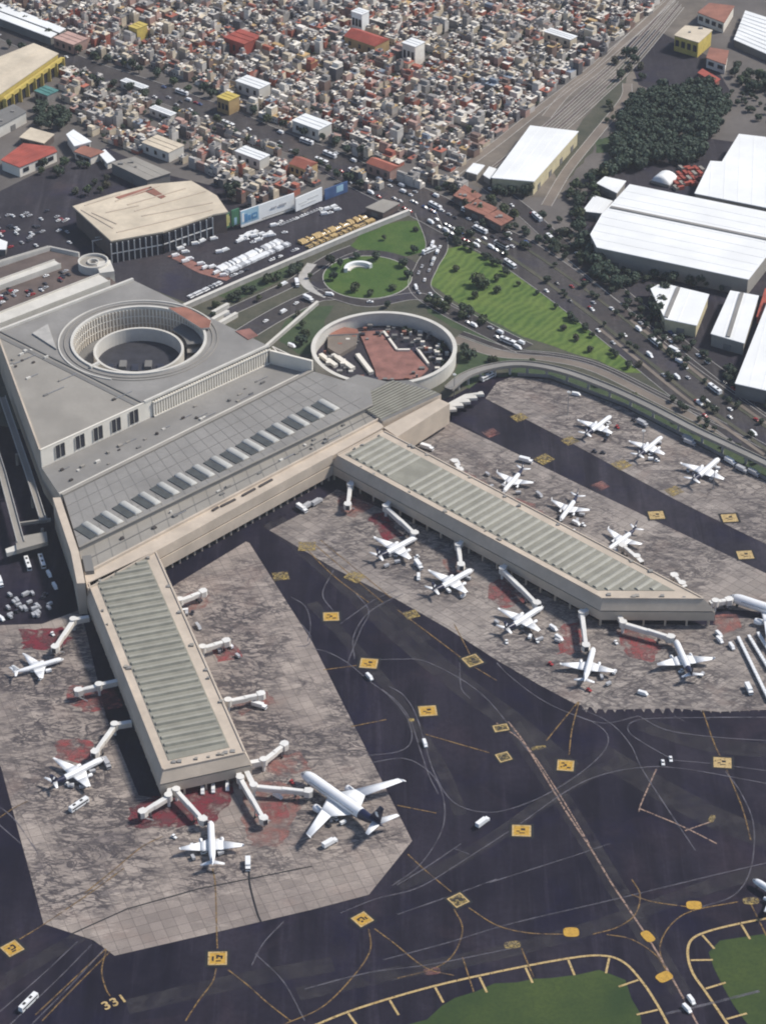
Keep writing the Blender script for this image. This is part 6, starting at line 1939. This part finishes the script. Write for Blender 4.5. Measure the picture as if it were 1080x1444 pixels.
# ------------------------------------------------------------------ vehicles
def car_mesh(name, paintm, L=4.4, wd=1.8, kind='car'):
    mb = MB(); h = wd / 2
    def sec(x, z0, z1, e=0.0):
        return [(x, -h + e, z0), (x, h - e, z0), (x, h - e * 0.5, (z0 + z1) / 2), (x, h - e - 0.12, z1), (x, -h + e + 0.12, z1), (x, -h + e * 0.5, (z0 + z1) / 2)]
    if kind == 'car':
        mb.loft([sec(-L / 2, .4, .85, .1), sec(-L / 2 + .25, .3, .98), sec(L / 2 - 1.2, .3, .95), sec(L / 2 - .2, .32, .78), sec(L / 2, .42, .66, .12)], 0)
        zt = 1.46
        mb.loft([[(x, s * y, z) for s, y, z in ((-1, h - .16, .92), (1, h - .16, .92), (1, h - .3, zz), (-1, h - .3, zz))] for x, zz in ((-L * .36, .95), (-L * .26, zt - .05), (L * .06, zt - .05), (L * .2, .97))], 1)
        mb.prism([(-L * .25, -h + .28), (L * .06, -h + .28), (L * .06, h - .28), (-L * .25, h - .28)], zt - .06, zt + .02, 0)
        ax_ = (-L * .3, L * .3)
    elif kind == 'van':
        mb.loft([sec(-L / 2, .35, 2.2, .05), sec(L / 2 - 1.3, .35, 2.2), sec(L / 2 - .7, .35, 1.35), sec(L / 2, .4, 1.05, .1)], 0)
        mb.loft([[(x, s * y, z) for s, y, z in ((-1, h - .05, 1.25), (1, h - .05, 1.25), (1, h - .1, zz), (-1, h - .1, zz))] for x, zz in ((L / 2 - 2.0, 1.9), (L / 2 - 1.25, 1.95), (L / 2 - .72, 1.38))], 1)
        ax_ = (-L * .3, L * .32)
    elif kind == 'bus':
        mb.loft([sec(-L / 2, .4, 3.0, .05), sec(-L / 2 + .1, .35, 3.1), sec(L / 2 - .2, .35, 3.1), sec(L / 2, .4, 2.9, .05)], 0)
        for s in (-1, 1):
            mb.box(-L / 2 + .5, s * (h + .01) - .02, 1.5, L / 2 - .6, s * (h + .01) + .02, 2.4, 1)
        mb.box(L / 2 - .02, -h + .2, 1.3, L / 2 + .03, h - .2, 2.6, 1)
        for x in (-L * .25, L * .15):
            mb.box(x - .8, -.6, 3.08, x + .8, .6, 3.3, 2)
        ax_ = (-L * .3, L * .34)
    elif kind == 'truck':
        mb.box(-L / 2, -h, .9, L / 2 - 2.0, h, 3.2, 0); mb.box(L / 2 - 1.85, -h + .05, .5, L / 2, h - .05, 2.2, 0); mb.box(L / 2 - .5, -h + .1, 1.35, L / 2 + .03, h - .1, 2.05, 1); mb.box(-L / 2 + .2, -h + .3, .55, L / 2 - .3, h - .3, .9, 2)
        ax_ = (-L * .3, L * .36)
    elif kind == 'cart':
        mb.box(-L / 2, -h, .5, L / 2, h, .62, 2); mb.box(-L / 2 + .1, -h + .05, .62, L / 2 - .1, h - .05, 2.0, 0); mb.box(-L / 2 - .8, -.06, .5, -L / 2, .06, .6, 2)
        ax_ = (-L * .32, L * .32)
    else:  # tug
        mb.loft([sec(-L / 2, .35, .95, .05), sec(L * .1, .35, .95), sec(L / 2, .4, .8, .1)], 0); mb.box(-L * .3, -h + .15, .95, L * .05, h - .15, 1.75, 1); mb.box(-L * .32, -h + .1, 1.75, L * .08, h - .1, 1.85, 0)
        ax_ = (-L * .3, L * .3)
    rw_ = .32 if kind in ('car', 'van', 'tug', 'cart') else .5
    for x in ax_:
        for s in (-1, 1):
            mb.loft([[(x + rw_ * math.cos(2 * PI * k / 8), s * (h - .05) + o, rw_ + rw_ * math.sin(2 * PI * k / 8)) for k in range(8)] for o in (-.12, .12)], 2)
    return mb.data(name, [M[paintm], M['glass'], M['tyre']])


V = {}
for cname, pm in (('white', 'vwhite'), ('silver', 'vgrey'), ('dark', 'vdark'), ('red', 'vred'), ('yellow', 'vyel'), ('blue', 'vblue')):
    V['car_' + cname] = car_mesh('parked_car', pm)
V['van_white'] = car_mesh('van', 'vwhite', 5.6, 2.0, 'van'); V['van_yellow'] = car_mesh('van', 'vyel', 5.2, 1.95, 'van'); V['van_silver'] = car_mesh('van', 'vgrey', 5.6, 2.0, 'van')
V['bus_white'] = car_mesh('bus', 'vwhite', 12.0, 2.6, 'bus'); V['truck_white'] = car_mesh('truck', 'vwhite', 8.5, 2.5, 'truck'); V['truck_grey'] = car_mesh('truck', 'vgrey', 8.0, 2.5, 'truck')
V['cart_white'] = car_mesh('baggage_cart', 'vwhite', 3.4, 1.7, 'cart'); V['cart_grey'] = car_mesh('baggage_cart', 'vgrey', 3.4, 1.7, 'cart'); V['tug_white'] = car_mesh('baggage_tug', 'vwhite', 3.2, 1.7, 'tug'); V['tug_dark'] = car_mesh('baggage_tug', 'vdark', 3.2, 1.7, 'tug'); V['tug_red'] = car_mesh('baggage_tug', 'vred', 3.2, 1.7, 'tug')
KIND = {'car': 'car', 'van': 'van', 'bus': 'bus', 'truck': 'truck', 'cart': 'baggage cart', 'tug': 'tug'}
NAME = {'car': 'parked_car', 'van': 'van', 'bus': 'bus', 'truck': 'truck', 'cart': 'baggage_cart', 'tug': 'baggage_tug'}


def vehicle(key, p, ang, label, group=None, z=0.18, name=None):
    k, colr = key.split('_')
    o = link_mesh(name or NAME[k], V[key], None, (p[0], p[1], z), ang)
    tag(o, label, KIND[k], group)
    return o


def heading(a, b_):
    d_ = xy(W(*b_)) - xy(W(*a)); return math.atan2(d_.y, d_.x)


def row(a, b_, n, keys, ang_off, label, group, z=0.2, double=0.0, weights=None, drop=0.0, rr=random.Random(2)):
    q0, q1 = xy(W(a[0], a[1], z)), xy(W(b_[0], b_[1], z)); h = math.atan2((q1 - q0).y, (q1 - q0).x)
    dn = Vector((-math.sin(h), math.cos(h)))
    for s in ((-1, 1) if double else (0,)):
        for k in range(n):
            if rr.random() < drop:
                continue
            key = rr.choices(keys, weights)[0]; c = lerp2(q0, q1, (k + 0.5) / n) + dn * (s * double / 2) + dn * rr.uniform(-.25, .25)
            kk, colr = key.split('_')
            vehicle(key, c, h + ang_off + rr.uniform(-.05, .05) + (PI if s > 0 else 0), label.replace('%', colr).replace('#', KIND[kk]), group.replace('%', colr).replace('#', KIND[kk]), z)


row((313, 384), (402, 343), 36, ['van_white', 'car_silver', 'van_silver'], PI / 2, '% # in the long double row below the billboards', '% # row below the billboards', double=6.4, weights=(6, 1, 2), drop=0.03)
row((428, 347), (521, 309), 34, ['van_yellow', 'car_yellow'], PI / 2, '% taxi # in the yellow rows along the pale wall', '% taxi # rows along the pale wall', double=7.4, drop=0.02)
row((266, 420), (312, 399), 18, ['car_white', 'car_silver'], PI / 2, '% # parked along the pale wall below the red court drum', '% # along the wall near the drum', weights=(4, 1), drop=0.05)
row((318, 394), (420, 352), 26, ['car_white', 'car_silver', 'car_dark'], 0, '% # parked lengthways on the strip beside the pale wall', '% # on the strip beside the pale wall', drop=0.5)
row((395, 318), (462, 291), 16, ['car_white', 'car_silver'], 0, '% # queueing in the lane below the billboards', '% # queue below the billboards', drop=0.15)
rv = random.Random(9)
for k, (x, y) in enumerate(((280, 185), (300, 165), (315, 175), (335, 155), (350, 190), (370, 150), (385, 170), (415, 160), (435, 145), (445, 155), (180, 240), (210, 230), (510, 140), (470, 100), (490, 85), (455, 105), (360, 140), (325, 160), (290, 175), (340, 145), (376, 180), (425, 152), (320, 152), (355, 160), (395, 150))):
    key = rv.choice(('van_white', 'van_white', 'car_white')); kk = key.split('_')[0]
    spot = 'near the reddish island' if x < 270 else 'in the loose cluster before the longest billboard' if x < 400 else 'between the cluster and the lane' if x < 450 else 'near the start of the lane and taxi rows'
    vehicle(key, W(260 + x / 3.6, 290 + y / 3.6), rv.uniform(0.3, 1.1), 'white %s standing loosely %s' % (kk, spot), 'white %ss loose %s' % (kk, spot))
for x, y in ((262, 346), (276, 345), (286, 341), (302, 338), (262, 357), (255, 352), (455, 298), (462, 296), (466, 301), (471, 293), (476, 297), (458, 303)):
    vehicle(rv.choice(('van_white', 'car_white')), W(x, y), rv.uniform(0.3, 0.9), 'white vehicle parked close under the posters and boards', 'white vehicles under the posters')
isl = sheet('planted_island', None, 0.30, M['terracotta'], None, 'structure', wavy([(236, 362), (250, 357), (300, 380), (326, 392), (318, 396), (280, 385)], 1.0))
for x, y in ((248, 362), (262, 370), (268, 367), (284, 374), (290, 379), (306, 386), (316, 390), (300, 378)):
    vehicle('van_white', W(x, y), rv.uniform(0.2, 0.8), 'white van pulled up beside the reddish island in the lot', 'white vans at the reddish island', 0.34)
for k in range(46):
    c = W(rv.uniform(-5, 100), rv.uniform(298, 352)); key = rv.choice(('car_white', 'car_silver', 'car_dark', 'car_silver', 'car_white', 'car_red')); cn = key.split('_')[1]
    if not inside(c, [xy(p) for p in WL([(-60, 322), (30, 300), (104, 296), (130, 340), (60, 352), (-60, 372)])]):
        continue
    vehicle(key, c, rv.choice((0.72, 0.72 + PI / 2)) + rv.uniform(-.1, .1), '%s car in the dark lot left of the cream hall' % cn, '%s cars in the dark lot' % cn)
for k in range(90):
    c = W(rv.uniform(-5, 130), rv.uniform(372, 430), 12)
    if inside(c, [xy(p) for p in WL([(-20, 440), (-20, 420), (86, 380), (112, 378), (118, 388), (40, 420)], 12)]):
        key = rv.choice(('car_silver', 'car_dark', 'car_dark', 'car_white', 'car_red')); cn = key.split('_')[1]
        vehicle(key, c, rv.choice((0.72, 0.72 + PI / 2)) + rv.uniform(-.05, .05), '%s car parked on the brown garage roof' % cn, '%s cars on the garage roof' % cn, 12.02)


def traffic(P, wd, n, label, group, rr, keys=('car_white', 'car_silver', 'car_dark', 'car_white', 'car_red', 'van_white', 'bus_white', 'car_blue'), lo=0.0, hi=1.0, lanes=4):
    for k in range(n):
        t = rr.uniform(lo, hi) * (len(P) - 1.001); i = int(t); f = t - i
        a, b_ = P[i], P[i + 1]; d_ = (b_ - a).normalized(); n_ = Vector((-d_.y, d_.x))
        ln = rr.randrange(lanes); o = -wd / 2 + wd * (ln + 0.5) / lanes
        key = rr.choice(keys); kk, cn = key.split('_')
        vehicle(key, lerp2(a, b_, f) + n_ * o, math.atan2(d_.y, d_.x) + (PI if ln >= lanes / 2 else 0), label.replace('%', cn).replace('#', KIND[kk]), group.replace('%', cn).replace('#', KIND[kk]), 0.24)


traffic(HP, 36, 44, '% # driving on the wide highway beside the striped lawn', '% # traffic on the wide highway', rv, lo=0.2, hi=1.0, lanes=6)
traffic(HP, 36, 70, '% # in the crowded junction between market and highway', '% # traffic at the market junction', rv, lo=0.03, hi=0.4, lanes=6)
traffic(HP2, 12, 20, '% # on the side road under the warehouses', '% # on the warehouse side road', rv, lanes=2)
traffic(AVP, 24, 40, '% # on the avenue crossing the town', '% # on the town avenue', rv, lanes=4)
PRK = smooth_path([xy(p) for p in WL([(616, 345), (602, 375), (592, 405), (620, 430), (680, 462), (740, 492)])], 8)
traffic(PRK, 12, 34, '% # in the queue on the road round the striped lawn', '% # queue round the striped lawn', rv, ('car_white', 'car_white', 'van_white', 'car_silver', 'van_white'), lanes=2)
for x, y, key, dx, lb in ((401, 402, 'van_white', (10, -5), 'white van on the park road left of the roundabout, farther left'), (419, 402, 'truck_white', (2, 8), 'white truck where the footpath meets the park road'), (465, 417, 'van_white', (10, 1), 'white van just below the roundabout'),
                          (435, 424, 'truck_white', (8, 4), 'white truck on the verge above the round courtyard'), (400, 441, 'van_white', (10, -6), 'white van on the ramp road between drum and courtyard'), (418, 429, 'car_white', (10, -6), 'white car higher on the ramp road'),
                          (375, 454, 'car_white', (10, -6), 'white car lower on the ramp road'), (320, 446, 'van_silver', (10, -4), 'silver van beside the ramp walls'), (522, 427, 'car_white', (10, 0), 'white car on the lane behind the round courtyard'),
                          (605, 356, 'bus_white', (12, -5), 'white bus entering the park road by the upper lawn'), (716, 484, 'bus_white', (12, 5), 'white bus on the track below the striped lawn'), (688, 534, 'bus_white', (10, -5), 'white bus parked beside the curved viaduct end'),
                          (900, 170, 'bus_white', (10, -7), 'white bus at the dark grove, lower of two'), (914, 160, 'bus_white', (10, -7), 'white bus at the dark grove, upper of two'), (412, 508, 'van_white', (10, 4), 'white van on the terrace block by the terminal corner'),
                          (950, 497, 'truck_white', (10, 5), 'white truck on the verge under the narrow shed'), (957, 511, 'van_white', (10, 5), 'white van behind the truck under the narrow shed'), (900, 466, 'van_white', (8, 6), 'white van on the highway near the cream roofed shed')):
    vehicle(key, W(x, y), heading((x, y), (x + dx[0], y + dx[1])), lb, None, 10.1 if (x, y) == (412, 508) else 0.3)

# airside vehicles
AIRV = [
    (680, 1163, 'truck_white', (8, -6), 'white truck alone on the dark taxiway'), (599, 1051, 'van_white', (3, 8), 'white van on the service road bend'), (521, 957, 'van_white', (6, 6), 'white van on the service road beside the sign panel'),
    (350, 1222, 'truck_white', (0, 10), 'white truck right of the all white jet'), (112, 1138, 'bus_white', (9, -6), 'white bus below the navy tailed jet at left'), (151, 1080, 'truck_grey', (5, 8), 'grey container lorry beside the jet nose'),
    (41, 1417, 'bus_white', (10, -10), 'white bus on the service road at the lower left'), (366, 998, 'truck_white', (10, 3), 'white lorry under the empty bridge right of the shorter pier'), (465, 1192, 'truck_white', (9, -5), 'white tanker lorry under the wide jet wing'),
    (974, 1413, 'van_white', (6, 8), 'white van at the grass gap, upper'), (968, 1425, 'van_white', (6, 6), 'white van at the grass gap, lower'), (934, 1077, 'car_white', (1, 6), 'white car on the road lines, left of two'), (945, 1072, 'car_white', (1, 6), 'white car on the road lines, right of two'),
    (906, 980, 'van_white', (10, 3), 'white van near the scalloped apron edge'), (1055, 975, 'truck_white', (4, 8), 'white lorry left of the cart lines'), (1013, 897, 'van_white', (6, 6), 'white van beside the red patch at the pier tip, upper'), (1014, 905, 'van_white', (6, 6), 'white van beside the red patch at the pier tip, middle'),
    (1031, 914, 'van_white', (5, 7), 'white van beside the red patch at the pier tip, lower'), (780, 888, 'van_white', (6, 4), 'white van right of the third jet'), (788, 902, 'van_white', (6, 4), 'white van left of the upright bridge'), (868, 908, 'tug_white', (4, 4), 'white tug between the two end jets'),
    (590, 800, 'truck_white', (6, 8), 'white lorry behind the first jet, upper'), (590, 816, 'van_white', (0, 8), 'white van behind the first jet, lower'), (602, 634, 'truck_white', (10, 3), 'white lorry on the concrete by the side deck'), (645, 655, 'van_white', (6, 9), 'white van beside the stub bridge'),
    (812, 558, 'van_white', (10, 2), 'white van alone on the upper outer apron'), (812, 740, 'van_white', (8, 4), 'white van beside the second jet nose'), (822, 742, 'tug_white', (8, 4), 'white tug near the second jet nose'), (1029, 654, 'truck_white', (8, 5), 'white lorry right of the largest outer jet'),
    (970, 622, 'truck_grey', (10, 4), 'grey lorry by the outer apron fence'), (972, 627, 'truck_grey', (10, 4), 'grey lorry in front of the other by the outer fence'), (893, 594, 'tug_dark', (8, 4), 'dark tug left of the grass strip'), (905, 600, 'truck_grey', (10, 5), 'grey lorry by the green strip'),
    (870, 604, 'tug_red', (6, 4), 'red tug beside the first regional jet'), (925, 648, 'tug_dark', (10, 3), 'dark tug below the middle regional jet'), (838, 638, 'tug_dark', (10, 3), 'dark tug on the taxi lane'), (850, 640, 'tug_dark', (10, 3), 'second dark tug on the taxi lane'),
    (1045, 665, 'truck_grey', (10, 5), 'grey lorry in the fence row, first'), (1062, 670, 'truck_grey', (10, 5), 'grey lorry in the fence row, second'), (760, 700, 'van_silver', (6, 5), 'silver van between the first and second jets'), (741, 652, 'truck_white', (8, 2), 'white lorry behind the first upper jet'),
    (426, 720, 'truck_white', (9, 6), 'white boarding stair lorry in the inner corner'), (434, 716, 'truck_grey', (8, -5), 'grey lorry in the inner corner shade'), (447, 711, 'truck_grey', (8, -5), 'second grey lorry in the inner corner shade'),
    (280, 886, 'van_silver', (4, 5), 'silver van below the uppermost right bridge'), (246, 1182, 'tug_white', (6, 3), 'white tug left of the all white jet'), (286, 1117, 'van_white', (0, 6), 'white van in the shade of the pier end, left'), (301, 1115, 'van_white', (0, 6), 'white van in the shade of the pier end, middle'),
    (321, 1112, 'van_white', (0, 6), 'white van in the shade of the pier end, right'), (412, 1105, 'tug_red', (6, 4), 'red tug at the wide jet nose'), (392, 1125, 'van_white', (6, 3), 'white van under the longest bridge'), (40, 798, 'bus_white', (3, 9), 'white bus parked in the dark yard, left of two'),
    (60, 795, 'bus_white', (3, 9), 'white bus parked in the dark yard, right of two'), (70, 812, 'van_white', (3, 5), 'white van right of the parked buses'), (78, 829, 'van_white', (3, 5), 'white van nearest the pier root'), (1, 824, 'truck_white', (3, 8), 'white lorry at the left border of the yard'), (2, 874, 'van_white', (6, 4), 'white van at the left border by the apron'),
    (75, 896, 'tug_white', (4, 4), 'white tug above the smaller jet'), (700, 880, 'cart_grey', (4, 3), 'grey cart left of the third jet'), (830, 975, 'tug_red', (5, 2), 'red tug near the scalloped edge'), (776, 938, 'tug_red', (5, 2), 'red tug left of the jet under the slanted tip'),
]
for x, y, key, dx, lb in AIRV:
    vehicle(key, W(x, y), heading((x, y), (x + dx[0], y + dx[1])), lb, None, 0.24)
for k in range(24):
    x, y = rv.uniform(8, 76), rv.uniform(838, 872); key = rv.choice(('cart_grey', 'cart_grey', 'tug_dark', 'van_silver')); kk, cn = key.split('_')
    vehicle(key, W(x, y), rv.choice((0.6, 2.1)) + rv.uniform(-.2, .2), '%s %s crowded in the dark yard beside the pier root' % (cn, KIND[kk]), '%s %ss in the dark yard' % (cn, KIND[kk]), 0.12)
for a, b_, n, lb in (((1040, 902), (1084, 992), 22, 'longer'), ((1055, 900), (1084, 948), 13, 'middle'), ((1068, 896), (1086, 925), 8, 'shortest')):
    q0, q1 = xy(W(*a)), xy(W(*b_)); h = math.atan2((q1 - q0).y, (q1 - q0).x)
    for k in range(n):
        vehicle('cart_white', lerp2(q0, q1, (k + 0.5) / n), h + rv.uniform(-.05, .05), 'white baggage cart in the %s cart line at the pier tip' % lb, 'white carts of the %s line' % lb, 0.24)
for cx, cy, n in ((560, 790, 6), (640, 838, 6), (742, 893, 8), (836, 958, 5), (972, 938, 8), (700, 684, 5), (790, 742, 5), (866, 780, 4), (108, 1100, 6), (60, 950, 6), (480, 1150, 8), (300, 1200, 6), (935, 640, 4), (850, 608, 4), (1000, 668, 5), (255, 870, 8), (330, 920, 4)):
    for k in range(n):
        key = rv.choice(('cart_grey', 'cart_white', 'tug_dark', 'tug_white', 'cart_grey')); kk, cn = key.split('_')
        vehicle(key, W(cx + rv.gauss(0, 16), cy + rv.gauss(0, 9)), rv.uniform(0, 6.28), '%s %s scattered on the apron among the parked jets' % (cn, KIND[kk]), '%s %ss scattered among the jets' % (cn, KIND[kk]), 0.24)

# lamp masts along the apron edges
def mast(px, py, label):
    c = W(px, py); t = thing('lamp_mast', label, 'lamp mast', (c.x, c.y, 0))
    mb = MB(); mb.cyl(c, 0.32, 0, 17, 0, 8, 0.16); mb.build('pole', M['metal'], t)
    mb = MB(); mb.ring(c, 0.5, 1.1, 16.4, 16.9, 0, 10); mb.build('lamp_ring', M['frame'], t)
for px, py, lb in ((800, 585, 'outer apron lamp mast, first from the terminal'), (905, 640, 'outer apron lamp mast, middle'), (1005, 690, 'outer apron lamp mast, last'), (640, 560, 'lamp mast at the saw edged canopy')):
    mast(px, py, lb)
# perimeter fence between the outer apron and the green strip
PF = [xy(p) for p in WL([(730, 530), (775, 533), (880, 573), (1000, 635), (1110, 694)])]
fe = thing('perimeter_fence', 'long dark wire fence along the outer apron', 'fence', (PF[0].x, PF[0].y, 0))
mb = MB(); strip(mb, PF, 0.12, 2.4, 0, 0.1); mb.build('fence_mesh', M['metal'], fe)
for k in range(len(PF) - 1):
    for q in range(int((PF[k + 1] - PF[k]).length / 12)):
        c = PF[k] + (PF[k + 1] - PF[k]).normalized() * 12 * q; mb = MB(); mb.box(c.x - .15, c.y - .15, 0, c.x + .15, c.y + .15, 2.6); mb.build('fence_post', M['metal'], fe)

# ------------------------------------------------------------------ the hazy air over the city
mb = MB(); mb.box(-1500, -1500, -1.5, 1500, 2200, 900, 0)
hz = mb.build('haze', [], None, 'stuff')
hm, ht, hb = new_mat('haze_air'); ht.nodes.remove(hb)
pv = ht.nodes.new('ShaderNodeVolumePrincipled'); pv.inputs['Color'].default_value = (0.9, 0.93, 1.0, 1); pv.inputs['Density'].default_value = 0.000032
ht.links.new(pv.outputs[0], ht.nodes['Material Output'].inputs['Volume'])
hz.data.materials.append(hm)
